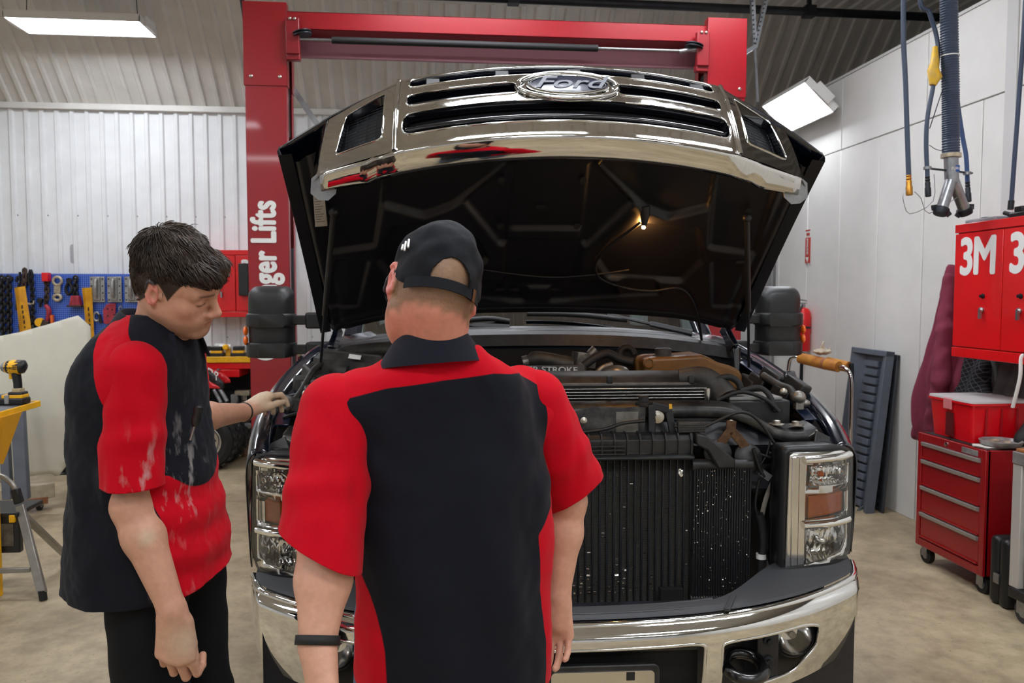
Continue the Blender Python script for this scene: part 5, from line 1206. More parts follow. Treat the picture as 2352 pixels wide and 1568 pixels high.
def shirt_mat(name, red='#bd0019', blk='#12141c'):
    m = mat(name, red, 0.85, sheen=0.04, spec=0.15); nt = m.node_tree; L = nt.links; b = nt.nodes['Principled BSDF']
    at = nt.nodes.new('ShaderNodeAttribute'); at.attribute_name = 'sd'
    r = nt.nodes.new('ShaderNodeMapRange'); r.inputs[1].default_value = -0.0008; r.inputs[2].default_value = 0.0008; L.new(at.outputs['Fac'], r.inputs[0])
    mx = nt.nodes.new('ShaderNodeMix'); mx.data_type = 'RGBA'; mx.inputs[6].default_value = lin(blk) + (1,); mx.inputs[7].default_value = lin(red) + (1,); L.new(r.outputs[0], mx.inputs[0])
    tc = nt.nodes.new('ShaderNodeTexCoord'); n = nt.nodes.new('ShaderNodeTexNoise'); n.inputs['Scale'].default_value = 500; n.inputs['Detail'].default_value = 2; L.new(tc.outputs['Object'], n.inputs['Vector'])
    mr = nt.nodes.new('ShaderNodeMapRange'); mr.inputs[3].default_value = 0.78; mr.inputs[4].default_value = 1.2; L.new(n.outputs['Fac'], mr.inputs[0])
    m2 = nt.nodes.new('ShaderNodeMix'); m2.data_type = 'RGBA'; m2.blend_type = 'MULTIPLY'; m2.inputs[0].default_value = 1; L.new(mx.outputs[2], m2.inputs[6]); L.new(mr.outputs[0], m2.inputs[7])
    # white powder: attribute weight times a streaky noise
    du = nt.nodes.new('ShaderNodeAttribute'); du.attribute_name = 'dust'
    mp = nt.nodes.new('ShaderNodeMapping'); mp.inputs['Scale'].default_value = (1, 1, 0.35); L.new(tc.outputs['Object'], mp.inputs[0])
    n3 = nt.nodes.new('ShaderNodeTexNoise'); n3.inputs['Scale'].default_value = 38; n3.inputs['Detail'].default_value = 6; L.new(mp.outputs[0], n3.inputs['Vector'])
    mu = nt.nodes.new('ShaderNodeMapRange'); mu.inputs[1].default_value = 0.55; mu.inputs[2].default_value = 0.80; L.new(n3.outputs['Fac'], mu.inputs[0])
    ml = nt.nodes.new('ShaderNodeMath'); ml.operation = 'MULTIPLY'; L.new(mu.outputs[0], ml.inputs[0]); L.new(du.outputs['Fac'], ml.inputs[1])
    m3 = nt.nodes.new('ShaderNodeMix'); m3.data_type = 'RGBA'; L.new(ml.outputs[0], m3.inputs[0]); L.new(m2.outputs[2], m3.inputs[6]); m3.inputs[7].default_value = lin('#b9b3b0') + (1,)
    L.new(m3.outputs[2], b.inputs['Base Color'])
    bp = nt.nodes.new('ShaderNodeBump'); bp.inputs['Strength'].default_value = 0.25; bp.inputs['Distance'].default_value = 0.0015; L.new(n.outputs['Fac'], bp.inputs['Height']); L.new(bp.outputs[0], b.inputs['Normal'])
    return m
M_skin = skin_mat('skin'); M_shirt = shirt_mat('red_black_work_shirt')
M_cloth = mat('charcoal_collar_cloth', '#161923', 0.9, var=0.15, vscale=300, bump=0.2, bscale=500, sheen=0.05, spec=0.2)
M_capm = mat('black_cap_cloth', '#0e1016', 0.8, var=0.2, vscale=200, bump=0.15, bscale=400, sheen=0.0, spec=0.25)
M_pants = mat('black_work_trousers', '#0f1013', 0.85, var=0.2, vscale=120, bump=0.15, bscale=300, spec=0.2)
M_jeans = mat('blue_denim', '#5a6b85', 0.9, var=0.3, vscale=160, bump=0.2, bscale=400)
M_shoe = mat('brown_work_boot', '#3a2c20', 0.6, var=0.2)
M_scalp = mat('hair_base', '#1d1612', 0.85, spec=0.1, bump=0.6, bscale=160)
M_hair = mat('dark_brown_hair', '#241b15', 0.42, spec=0.5, col2='#453529', vscale=35)
# ------------------------------------------------------------------ head in its own frame: x = his right, y = face, z = up
def head_sdf(S, M4, sc, zs=1.0):
    Mr = np.array(M4.to_3x3()); o = np.array(M4.translation)
    W = lambda x, y, z: o + Mr @ (np.array((x, y, z * zs if z < 0 else z)) * sc)
    def E(c, r, k, op='u', rx=0, ry=0, rz=0): S.ell(W(*c), np.array(r) * sc, Mr @ np.array(rotm(rx, ry, rz)), k * sc, op)
    def C(a, b, ra, rb, k, op='u'): S.cone(W(*a), W(*b), ra * sc, rb * sc, k * sc, op)
    E((0, -0.018, 0.038), (0.076, 0.099, 0.084), 0.02); E((0, -0.03, 0.0), (0.070, 0.085, 0.075), 0.03)
    E((0, 0.032, -0.030), (0.060, 0.060, 0.085), 0.03); E((0, 0.050, 0.040), (0.062, 0.050, 0.055), 0.03)
    for s in (-1, 1):
        C((s * 0.055, -0.005, -0.055), (s * 0.018, 0.072, -0.098), 0.020, 0.017, 0.04)
        E((s * 0.040, 0.030, -0.050), (0.026, 0.042, 0.040), 0.03)
        E((s * 0.043, 0.055, -0.022), (0.022, 0.026, 0.020), 0.02)
        C((s * 0.008, 0.089, 0.024), (s * 0.045, 0.074, 0.022), 0.009, 0.010, 0.016)
        E((s * 0.033, 0.094, 0.002), (0.016, 0.012, 0.010), 0.014, 's')
        E((s * 0.032, 0.0768, 0.001), (0.0160, 0.0135, 0.0125), 0.005)
        E((s * 0.0125, 0.103, -0.036), (0.0095, 0.012, 0.0085), 0.007)
        E((s * 0.028, 0.075, -0.058), (0.016, 0.016, 0.02), 0.02)
        # ear: plate, rim, hollow, lobe
        er = dict(rx=12, rz=s * -24)
        E((s * 0.080, -0.014, 0.0), (0.0075, 0.019, 0.031), 0.006, **er)
        Me = rotm(12, 0, s * -24); ring = [Vector((s * 0.082, -0.014, 0)) + Me @ Vector((s * 0.004, 0.017 * math.cos(R(a)), 0.029 * math.sin(R(a)))) for a in (55, 80, 105, 135, 165, 195, 225, 250)]
        for a, b in zip(ring[:-1], ring[1:]): C(a, b, 0.0042, 0.0042, 0.004)
        E((s * 0.088, -0.008, -0.003), (0.007, 0.009, 0.013), 0.006, 's', **er)
        E((s * 0.078, -0.006, -0.030), (0.006, 0.008, 0.010), 0.007)
        E((s * 0.0745, 0.006, -0.006), (0.006, 0.006, 0.009), 0.005)
    E((0, 0.080, -0.100), (0.022, 0.016, 0.015), 0.018)
    C((0, 0.089, 0.018), (0, 0.115, -0.027), 0.0075, 0.0105, 0.012); E((0, 0.115, -0.031), (0.0115, 0.0095, 0.0095), 0.008)
    E((0, 0.080, -0.062), (0.027, 0.018, 0.022), 0.02)
    C((-0.018, 0.090, -0.061), (0.0, 0.0975, -0.059), 0.004, 0.0062, 0.006); C((0.018, 0.090, -0.061), (0.0, 0.0975, -0.059), 0.004, 0.0062, 0.006)
    C((-0.016, 0.089, -0.0725), (0.016, 0.089, -0.0725), 0.005, 0.005, 0.006); E((0, 0.093, -0.073), (0.014, 0.006, 0.0065), 0.006)
    C((-0.024, 0.091, -0.0665), (0, 0.1035, -0.0665), 0.0014, 0.0014, 0.003, 's'); C((0.024, 0.091, -0.0665), (0, 0.1035, -0.0665), 0.0014, 0.0014, 0.003, 's')
    return W, Mr, o
def hand_sdf(S, wrist, d, n, th, curl, sc=1.0, thumb=(25, 20, 20), spread=6, tk=1.0):
    """d = pointing direction, n = palm normal, th = towards the thumb; curl = three bends per finger (index..little)"""
    w_ = Vector(wrist); d = Vector(d).normalized(); n = Vector(n); n = (n - d * n.dot(d)).normalized(); t = d.cross(n)
    if t.dot(Vector(th)) < 0: t = -t
    L_ = [(0.045, 0.026, 0.021), (0.049, 0.030, 0.023), (0.045, 0.028, 0.022), (0.036, 0.021, 0.019)]
    off = [0.030, 0.010, -0.011, -0.030]; mc = [0.092, 0.096, 0.090, 0.081]; tips = []
    for f in range(4):
        base = w_ + t * (off[f] * 0.55 * sc) + d * (0.012 * sc); kn = w_ + t * (off[f] * sc) + d * (mc[f] * sc) - n * (0.006 * sc * (1 if f in (1, 2) else 0.3))
        S.cone(base, kn, 0.0165 * sc * tk, 0.0125 * sc * tk, 0.014 * sc)
        dirv = (d + t * (math.tan(R(spread)) * (off[f] / 0.03))).normalized(); a = 0; p = kn; r = (0.0098, 0.0102, 0.0096, 0.0084)[f] * sc * tk
        for j in range(3):
            a += curl[f][j] if isinstance(curl[0], (tuple, list)) else curl[j]
            dd = dirv * math.cos(R(a)) + n * math.sin(R(a)); q = p + dd * (L_[f][j] * sc)
            S.cone(p, q, r, r * 0.92, 0.002 * sc); p = q; r *= 0.92
        tips.append(p)
    S.cone(w_ - d * 0.01, w_ + d * (0.05 * sc) + n * (0.004 * sc), 0.025 * sc, 0.02 * sc, 0.02)
    b0 = w_ + t * (0.020 * sc) + d * (0.022 * sc) + n * (0.008 * sc); a0, a1, a2 = thumb
    d0 = (d * math.cos(R(a0)) + (t * 0.8 + n * 0.6).normalized() * math.sin(R(a0))); b1 = b0 + d0 * (0.046 * sc)
    d1 = (d * math.cos(R(a1)) + (t * 0.45 + n * 0.9).normalized() * math.sin(R(a1))); b2 = b1 + d1 * (0.034 * sc); b3 = b2 + (d1 + n * math.sin(R(a2)) * 0.6).normalized() * (0.026 * sc)
    S.cone(b0, b1, 0.0175 * sc * tk, 0.0125 * sc * tk, 0.012 * sc); S.cone(b1, b2, 0.0118 * sc * tk, 0.0105 * sc * tk, 0.004 * sc); S.cone(b2, b3, 0.0105 * sc * tk, 0.0085 * sc * tk, 0.004 * sc)
    return tips
def V3(p): return Vector(p)

def trim(o, co, no, mask=None):          # clean planar cut of a garment: removes the side the normal points to
    me = o.data; bm = bmesh.new(); bm.from_mesh(me); inv = o.matrix_world.inverted() if False else None
    fs = [f for f in bm.faces if mask is None or mask(f.calc_center_median())]
    es = list({e for f in fs for e in f.edges}); vs = list({v for f in fs for v in f.verts})
    bmesh.ops.bisect_plane(bm, geom=vs + es + fs, dist=1e-6, plane_co=co, plane_no=no, clear_outer=True)
    bm.to_mesh(me); bm.free(); me.shade_smooth()
# ================================================================== the technician seen from behind
A_O = Vector((PY(1040, 1500, 1.68).x, 1.68, 0))
A = thing('person', 'person in black cap and red-yoked black work shirt, back to us, arms hanging', 'person', A_O)
ayaw = R(20)
def a_c(px, y): return PY(px, 1000, y).x
tors = []
for (py, cpx, rx, ry) in ((790, 1005, 0.072, 0.072), (822, 1012, 0.120, 0.095), (855, 1012, 0.170, 0.112), (905, 1014, 0.195, 0.128), (960, 1020, 0.205, 0.138), (1060, 1032, 0.208, 0.145), (1200, 1044, 0.208, 0.150), (1330, 1044, 0.210, 0.155), (1450, 1048, 0.212, 0.158), (1600, 1052, 0.214, 0.160)):
    p = PY(cpx, py, 1.66); tors.append((p.z, p.x, 1.66 - 0.05 * max(0, (930 - py) / 140), rx, ry, ayaw))
sL, eL, wL = PY(783, 925, 1.585), PY(750, 1255, 1.50), PY(729, 1478, 1.43)
sR, eR, wR = PY(1228, 905, 1.745), PY(1304, 1150, 1.80), PY(1281, 1362, 1.79)
# --- skin
S = Sdf(); headM = Matrix.Translation((-0.002, 1.60, 1.606)) @ Matrix.Rotation(R(18), 4, 'Z') @ Matrix.Rotation(R(-17), 4, 'X') @ Matrix.Rotation(R(15), 4, 'Y')
Wh, HMr, Ho = head_sdf(S, headM, 1.03)
nb = PY(1002, 815, 1.605)
S.cone(Wh(0, -0.035, -0.03), nb, 0.056, 0.056, 0.025); S.cone(Wh(0, -0.045, -0.045), nb + Vector((0, -0.008, 0)), 0.048, 0.048, 0.025); S.cone(nb, nb - Vector((0, 0, 0.06)), 0.058, 0.05, 0.02)
Vh, Fh = S.mesh(0.0024); Vh = relax(Vh, Fh, 1, 0.5)
S = Sdf()
S.cone(sL, eL, 0.040, 0.049, 0.02); fm = eL.lerp(wL, 0.35); S.cone(eL, fm, 0.048, 0.050, 0.02); S.cone(fm, wL, 0.050, 0.033, 0.02)
S.cone(sR, eR, 0.036, 0.042, 0.02); fm = eR.lerp(wR, 0.35); S.cone(eR, fm, 0.041, 0.041, 0.02); S.cone(fm, wR, 0.041, 0.029, 0.02)
dl = (PY(741, 1580, 1.40) - wL).normalized()
hand_sdf(S, wL + dl * 0.015, dl, (0.75, 0.55, 0), (0.5, 0.75, 0.0), ((14, 24, 16), (14, 26, 18), (16, 28, 18), (18, 30, 20)), 1.08, (28, 22, 10), 3, 1.1)
dr = (PY(1276, 1480, 1.79) - wR).normalized()
hand_sdf(S, wR + dr * 0.015, dr, (-0.35, -0.95, 0), (-0.9, 0.3, 0), ((22, 40, 30), (24, 44, 30), (26, 46, 30), (28, 46, 30)), 1.0, (24, 26, 15), 3)
S.cone(sL, sR, 0.03, 0.03, 0.02); S.cone(nb - Vector((0, 0, 0.02)), nb - Vector((0, 0, 0.12)), 0.05, 0.07, 0.02); S.cone(nb - Vector((0, 0, 0.12)), nb - Vector((0, 0, 0.55)), 0.08, 0.10, 0.03)
Vb, Fb = S.mesh(0.0032); Vb = relax(Vb, Fb, 1, 0.5)
V = np.concatenate([Vh, Vb]); Fq = np.concatenate([Fh, Fb + len(Vh)])
base = np.array(lin('#cf9c84')); col = np.tile(base, (len(V), 1))
loc = (V - Ho) @ HMr / 1.03                        # head coordinates
ishead = np.arange(len(V)) < len(Vh)
neckw = np.where(ishead, sst(-0.02, -0.055, loc[:, 2]) * sst(0.06, 0.0, loc[:, 1]), 0)
col = col * (1 - 0.85 * neckw[:, None]) + np.array(lin('#d08671')) * 0.85 * neckw[:, None]
earw = np.where(ishead, sst(0.076, 0.084, np.abs(loc[:, 0])) * sst(-0.06, -0.035, loc[:, 2]) * sst(0.05, 0.03, np.abs(loc[:, 1])), 0)
col = col * (1 - 0.6 * earw[:, None]) + np.array(lin('#d8696a')) * 0.6 * earw[:, None]
hn = fnoise(loc[:len(Vh)] if False else loc, 60, 2.0) * 0.010 + fnoise(loc, 18, 5.0) * 0.010
hairl = np.where(ishead, sst(-0.072, -0.048, loc[:, 2] + 0.10 * np.clip(loc[:, 1], 0, 1) * 0 + hn) * sst(0.022, 0.004, loc[:, 1] + hn * 0.4) * (1 - earw), 0)
sb = np.where(ishead, sst(0.075, 0.066, np.abs(loc[:, 0] * 0) + 0.07) * 0, 0)
col = col * (1 - 0.82 * hairl[:, None]) + np.array(lin('#7a6248')) * 0.82 * hairl[:, None]
hc = fnoise(V, 500, 3.0); col = col * (1 + 0.25 * (hc * hairl)[:, None])
np_mesh('body', V, Fq, M_skin, A, A_O, {'col': col})
# --- shirt
S = Sdf(); S.loft(tors, 0.03)
cuffL = PY(735, 1268, 1.49); cuffR = PY(1322, 1130, 1.80)
S.cone(sL + Vector((0.03, 0, -0.005)), sL + Vector((-0.012, 0, -0.03)), 0.066, 0.066, 0.05)
S.cone(sR + Vector((-0.035, 0, 0)), sR + Vector((0.004, 0, -0.03)), 0.066, 0.064, 0.05)
Vs, Fs = S.mesh(0.005); Vs = relax(Vs, Fs, 2, 0.5)
def plane(p, n):
    p = np.array(p); n = np.array(Vector(n).normalized()); return lambda X: (X - p) @ n
def cuff(p, n, ctr, rad):                  # plane that only acts around the sleeve
    f = plane(p, n); c = np.array(ctr); tf = S.p[0][0]
    return lambda X: np.where((np.linalg.norm(X - c, axis=1) < rad) & (tf(X) > 0.004), f(X), -1.0)
hemz = 0.0
l0, l1 = PY(650, 1228, 1.47), PY(812, 1298, 1.50)
nL = Vector((l1 - l0)).cross(Vector((0, 1, -0.1))); nL = nL if nL.z < 0 else -nL
r0, r1 = PY(1387, 1087, 1.80), PY(1262, 1182, 1.78)
nR = Vector((r1 - r0)).cross(Vector((0, 1, -0.1))); nR = nR if nR.z < 0 else -nR
tc0 = np.array((A_O.x, 1.66)); lat = np.array((math.cos(ayaw), math.sin(ayaw)))
def hem(X):
    u = (X[:, :2] - tc0) @ lat; return (0.822 - 0.035 * np.cos(u * 10)) - X[:, 2]
def neckcut(X): q = np.array(nb); return 0.062 + (X[:, 1] - q[1]) * 0.25 - (np.linalg.norm((X - q)[:, :2], axis=1) * 0) + (X[:, 2] - (q[2] + 0.075)) - 0.062
tfA = S.p[0][0]
N_ = vnormals(Vs, Fs)
# cloth folds: vertical draws down the back, diagonal pulls from the shoulders, creases on sleeves
u = (Vs[:, :2] - tc0) @ lat; z = Vs[:, 2]
fold = 0.0055 * np.sin(u * 34 + 1.6 * np.sin(z * 6)) * sst(1.42, 1.15, z) + 0.011 * fnoise(np.stack([u * 9, Vs[:, 1] * 3, z * 2.2], 1), 1.0, 4.0) * sst(1.46, 1.3, z)
fold += 0.006 * fnoise(Vs * np.array((1, 1, 0.8)), 11, 9.0) + 0.0025 * fnoise(Vs, 28, 3.0)
dgl = np.sin((u + 0.12) * 40 + (z - 1.3) * 55); fold += 0.0035 * dgl * np.exp(-((u + 0.19) / 0.06) ** 2 - ((z - 1.28) / 0.10) ** 2)
dgr = np.sin((u - 0.12) * 40 - (z - 1.3) * 50); fold += 0.0035 * dgr * np.exp(-((u - 0.19) / 0.05) ** 2 - ((z - 1.25) / 0.12) ** 2)
Vs = Vs + N_ * fold[:, None]
# seam pattern in shirt coordinates (sideways u, height z)
def uz(px, py, y): p = PY(px, py, y); return ((np.array((p.x, p.y)) - tc0) @ lat, p.z)
blackp = [uz(*q) for q in ((765, 957, 1.54), (800, 912, 1.53), (880, 890, 1.53), (1000, 870, 1.55), (1130, 857, 1.57), (1222, 862, 1.61), (1262, 892, 1.66), (1266, 980, 1.66), (1266, 1060, 1.66), (1262, 1160, 1.66), (1236, 1222, 1.62),
    (1243, 1330, 1.62), (1250, 1450, 1.62), (1252, 1640, 1.62), (888, 1640, 1.51), (884, 1500, 1.51), (868, 1420, 1.51), (850, 1350, 1.51), (838, 1290, 1.51), (838, 1200, 1.51), (834, 1110, 1.51), (800, 1010, 1.52))]
sd = polysd(u, z, [(float(a), float(b)) for a, b in blackp])
sh = np_mesh('work_shirt', Vs, Fs, M_shirt, A, A_O, {'sd': sd, 'dust': np.zeros(len(Vs))}, solid=0.004)
def sleeve(parent, O, a, b, ra, rb, co, no, dust=(), seed=1.0, h=0.005):
    S = Sdf(); S.cone(a, b, ra, rb, 0.01); V_, F_ = S.mesh(h); V_ = relax(V_, F_, 2); N_ = vnormals(V_, F_)
    ax = np.array((b - a).normalized()); t_ = (V_ - np.array(a)) @ ax; L_ = (b - a).length
    f = 0.007 * fnoise(V_ * np.array((1, 1, 0.6)), 14, seed) + 0.004 * fnoise(V_ * np.array((1, 1, 0.45)), 34, seed + 4) + 0.003 * np.sin(t_ * 70 + 14 * V_[:, 0]) * np.exp(-((t_ - 0.45 * L_) / 0.06) ** 2)
    V_ = V_ + N_ * (f * sst(-0.02, 0.08, t_))[:, None]; du = sum((w_ * blobw(V_, c, r) for c, r, w_ in dust), np.zeros(len(V_)))
    o = np_mesh('sleeve', V_, F_, M_shirt, parent, O, {'sd': np.full(len(V_), 0.01), 'dust': np.clip(du, 0, 1)}, solid=0.004); trim(o, co - O, no); return o
sleeve(sh, A_O, sL + Vector((-0.008, 0, -0.014)), cuffL + (cuffL - sL) * 0.2, 0.073, 0.086, l1, nL, seed=2.0); sleeve(sh, A_O, sR + Vector((0.002, 0, -0.014)), cuffR + (cuffR - sR) * 0.25, 0.069, 0.077, r1, nR, seed=7.0)
trim(sh, Vector((0, 0, 0.80)), Vector((-0.10, 0.0, -1)))
# hem stitching bands on the cuffs
# --- collar: folded band round the neck
mb = MB(); rings = []
for t in range(33):
    a = 2 * math.pi * t / 32 + R(100); c = nb + Vector((-0.010, 0.0, -0.012)); back = -math.sin(a)      # back towards camera
    ex = Vector((math.cos(a) * 1.0, math.sin(a), 0)); hgt = 0.040 + 0.016 * max(0, back); tilt = Vector((-0.012, -0.010, 0))
    rr = 0.084; ctr = c + Vector((0, 0.0, 0.012 * back - 0.02 * max(0, -back)))
    rl = Vector((0, 0, 0.10 * ex.x * rr)); rings.append([ctr + ex * (rr + 0.024) + rl + Vector((0, 0, -0.008)), ctr + ex * (rr + 0.012) + rl + Vector((0, 0, 0.018)), ctr + ex * (rr - 0.010) + rl + Vector((0, 0, hgt + 0.006)), ctr + ex * (rr - 0.017) + rl + Vector((0, 0, hgt + 0.006)), ctr + ex * (rr - 0.012) + rl + Vector((0, 0, -0.01))])
vs = [p - A_O for r in rings for p in r]; mb.add(vs, [(i * 5 + j, (i + 1) * 5 + j, (i + 1) * 5 + j + 1, i * 5 + j + 1) for i in range(32) for j in range(4)])
o = mb.build('collar', M_cloth, sh, smooth=60); q = o.modifiers.new('s', 'SUBSURF'); q.levels = 1; q.render_levels = 2
# --- trousers and boots
S = Sdf(); hz_ = 0.98
for sx in (-1, 1):
    hipp = Vector((A_O.x + sx * 0.10, 1.68 + sx * 0.03, 0.92)); kn = Vector((A_O.x + sx * 0.13, 1.66 + sx * 0.04, 0.50)); an = Vector((A_O.x + sx * 0.145, 1.68 + sx * 0.05, 0.10))
    S.cone(hipp, kn, 0.105, 0.085, 0.03); S.cone(kn, an, 0.082, 0.075, 0.03)
S.ell((A_O.x, 1.675, 0.94), (0.185, 0.14, 0.12), None, 0.04)
Vp, Fp = S.mesh(0.009); Vp = relax(Vp, Fp, 2); np_mesh('jeans', Vp, Fp, M_jeans, A, A_O)
for sx in (-1, 1):
    S = Sdf(); an = Vector((A_O.x + sx * 0.145, 1.68 + sx * 0.05, 0.05)); S.cone(an + Vector((0, -0.04, 0)), an + Vector((0.0, 0.17, -0.005)), 0.05, 0.045, 0.03); S.cone(an, an + Vector((0, 0, 0.12)), 0.052, 0.055, 0.03)
    Vp, Fp = S.mesh(0.009); Vp[:, 2] = np.maximum(Vp[:, 2], 0.001); np_mesh('boot', Vp, Fp, M_shoe, A, A_O)
# --- cap with rear opening and strap
S = Sdf(); c = Wh(0, -0.018, 0.040); S.ell(c, np.array((0.084, 0.106, 0.094)) * 1.03, HMr, 0.01); S.ell(Wh(0, -0.030, 0.0), np.array((0.080, 0.096, 0.085)) * 1.03, HMr, 0.02)
Vc, Fc = S.mesh(0.0026)
def hl(X): return (X - Ho) @ HMr / 1.03
def brimline(X): q = hl(X); return np.interp(q[:, 1], [-0.125, -0.09, -0.05, 0.0, 0.05, 0.1], [-0.036, -0.033, -0.014, 0.020, 0.030, 0.030]) - q[:, 2]
def archcut(X):                                     # half-round opening low at the back
    q = hl(X); e = np.sqrt((q[:, 0] / 0.039) ** 2 + ((q[:, 2] + 0.022) / 0.050) ** 2); return np.where(q[:, 1] < -0.04, (1 - e) * 0.045, -0.02)
Vc, Fc = cutaway(Vc, Fc, [brimline, archcut]); Vc = relax(Vc, Fc, 3, 0.5); N_ = vnormals(Vc, Fc)
Vc = Vc + N_ * (0.003 * fnoise(Vc, 34, 1.0) + 0.0065 * fnoise(Vc * np.array((1, 1, 1.6)), 19, 6.0))[:, None]
cap = np_mesh('cap', Vc, Fc, M_capm, A, A_O, solid=0.003)
def capring(zf, x0, x1, n=20):
    out = []
    for i in range(n + 1):
        a = x0 + (x1 - x0) * i / n; out.append((0.0855 * math.sin(a), -0.018 - 0.1075 * math.cos(a), zf(a)))
    return out
zf = lambda a: -0.022 - 0.004 * math.cos(a)
mb = MB(); pts = capring(zf, R(-58), R(58)); vs = []
for (x, y, zz) in pts:
    for dz, dr_ in ((-0.0105, 1.0), (0.0105, 0.99), (0.0105, 0.965), (-0.0105, 0.975)): vs.append(Vector(Wh(x * dr_, -0.018 + (y + 0.018) * dr_, zz + dz)) - A_O)
k = 4; mb.add(vs, [(i * k + j, (i + 1) * k + j, (i + 1) * k + (j + 1) % k, i * k + (j + 1) % k) for i in range(20) for j in range(4)]); mb.build('strap', M_capm, cap, smooth=40)
mb = MB(); pb = [capring(zf, R(36), R(43), 4), ]; vs = []
for (x, y, zz) in pb[0]:
    for dz, dr_ in ((-0.0125, 1.012), (0.0125, 1.012), (0.0125, 0.98), (-0.0125, 0.98)): vs.append(Vector(Wh(x * dr_, -0.018 + (y + 0.018) * dr_, zz + dz)) - A_O)
mb.add(vs, [(i * k + j, (i + 1) * k + j, (i + 1) * k + (j + 1) % k, i * k + (j + 1) % k) for i in range(4) for j in range(4)]); mb.build('buckle', mat('brass_buckle', '#6b4a22', 0.4, 0.8), cap)
mb = MB(); mb.sphere(Vector(Wh(0, -0.016, 0.140)) - A_O, 0.0075, 12, 8); mb.build('cap_button', M_capm, cap, smooth=60)
# visor
mb = MB(); rows = []
for i in range(17):
    a = R(-62 + 124 * i / 16); bx_, by_ = 0.082 * math.sin(a), 0.098 * math.cos(a) - 0.018
    for t in (0, 0.5, 1): rows.append(Vector(Wh(bx_ * (1 + 0.05 * t), by_ + 0.075 * t * math.cos(a) ** 0.6, 0.030 - 0.016 * t - 0.05 * (bx_ / 0.08) ** 2 * t * 0.4)) - A_O)
mb.add(rows, [(i * 3 + j, (i + 1) * 3 + j, (i + 1) * 3 + j + 1, i * 3 + j + 1) for i in range(16) for j in range(2)]); o = mb.build('visor', M_capm, cap, smooth=60); o.modifiers.new('s', 'SOLIDIFY').thickness = 0.004
# white embroidery on the cap's left side
mb = MB()
for (a_, z0_, z1_, w_) in ((-58, 0.044, 0.064, 0.006), (-63, 0.040, 0.062, 0.005), (-68, 0.044, 0.058, 0.004)):
    a = R(a_); q0 = Vector(Wh(0.0905 * math.sin(a), -0.018 - 0.1115 * math.cos(a), z0_)) - A_O; q1 = Vector(Wh(0.085 * math.sin(a - 0.08), -0.018 - 0.106 * math.cos(a - 0.08), z1_)) - A_O; mb.tube([q0, q1], 0.0022, 6)
mb.build('embroidery', M_white, cap)
# safety glasses: dark temple and lens edge
gl = []
mb = MB(); mb.tube([Vector(Wh(-0.0815, -0.005, 0.020)) - A_O, Vector(Wh(-0.0815, 0.04, 0.016)) - A_O, Vector(Wh(-0.076, 0.082, 0.010)) - A_O], 0.0032, 8, flat=1.8); gs0 = mb.build('glasses', M_black, A, smooth=60)
for s in (-1, 1):
    mb = MB(); ring = [Vector(Wh(s * (0.042 + 0.030 * math.cos(a)), 0.098 - 0.012 * (math.cos(a) + 1) * 0.9, 0.000 + 0.020 * math.sin(a))) - A_O for a in [2 * math.pi * i / 20 for i in range(20)]]
    mb.tube(ring, 0.0026, 6, closed=True); mb.build('lens_rim', M_black, gs0, smooth=60)
    mb = MB(); mb.add(ring, [tuple(range(20))]); mb.build('dark_lens', M_black, gs0)
# wristband on the left arm
def wristband(name, m, parent, O, a, b, rad, wd, flat=0.8, up=None):
    mb = MB(); ax = (Vector(b) - Vector(a)).normalized(); mb.tube([Vector(a) - ax * wd / 2 - O, Vector(a) + ax * wd / 2 - O], rad, 24, caps=False, flat=flat, up=up); o = mb.build(name, m, parent, smooth=60); s = o.modifiers.new('s', 'SOLIDIFY'); s.thickness = 0.003; s.offset = 1; return o
wb_ = wristband('wristband', M_rubber, A, A_O, eL.lerp(wL, 0.965), wL, 0.0375, 0.017, 1.0)
# ================================================================== the younger technician at the fender
B_O = Vector((PY(405, 1500, 2.12).x, 2.12, 0))
B = thing('person', 'person with short brown hair in dusty red and black shirt leaning over fender', 'person', B_O)
byaw = R(-90 - 16)                                   # torso: rotation of a figure that faces +Y
def bdir(a): return Vector((-math.sin(a), math.cos(a), 0))
bf = bdir(byaw); br = Vector((bf.y, -bf.x, 0))       # front and right-hand directions
tors = []
for (py, cpx, hw, dp) in ((722, 372, 0.075, 0.070), (745, 352, 0.120, 0.088), (775, 338, 0.160, 0.105), (815, 330, 0.185, 0.122), (880, 324, 0.195, 0.135), (960, 326, 0.195, 0.142), (1060, 334, 0.197, 0.152), (1160, 341, 0.20, 0.168), (1260, 344, 0.205, 0.182), (1400, 347, 0.21, 0.192)):
    p = PY(cpx, py, 2.12); tors.append((p.z, p.x, 2.12, dp, hw, byaw + R(90)))
ctr_mid = PY(330, 830, 2.12)
sR = PY(314, 838, 1.985); eR = PY(302, 1160, 1.955); wR = PY(396, 1400, 1.90)
sL = PY(395, 800, 2.28); wL = PY(563, 946, 2.80); eL = PY(440, 960, 2.50)
# --- skin
S = Sdf()
HS = 1.0; headM = Matrix.Translation((-0.631, 2.06, 1.626)) @ Matrix.Rotation(R(-100), 4, 'Z') @ Matrix.Rotation(R(-24.4), 4, 'X') @ Matrix.Rotation(R(21), 4, 'Y')
Wh, HMr, Ho = head_sdf(S, headM, HS, 0.94)
nb = PY(362, 765, 2.12)
S.cone(Wh(0, -0.03, -0.03), nb, 0.054, 0.060, 0.025); S.cone(Wh(0, 0.0, -0.06), nb + bf * 0.03, 0.045, 0.052, 0.03); S.cone(nb, nb - Vector((0, 0, 0.06)), 0.06, 0.055, 0.02)
Vh, Fh = S.mesh(0.0021); Vh = relax(Vh, Fh, 1, 0.4)
S = Sdf()
S.cone(sR, eR, 0.042, 0.047, 0.02); fm = eR.lerp(wR, 0.30); S.cone(eR, fm, 0.046, 0.047, 0.02); S.cone(fm, wR, 0.047, 0.030, 0.02)
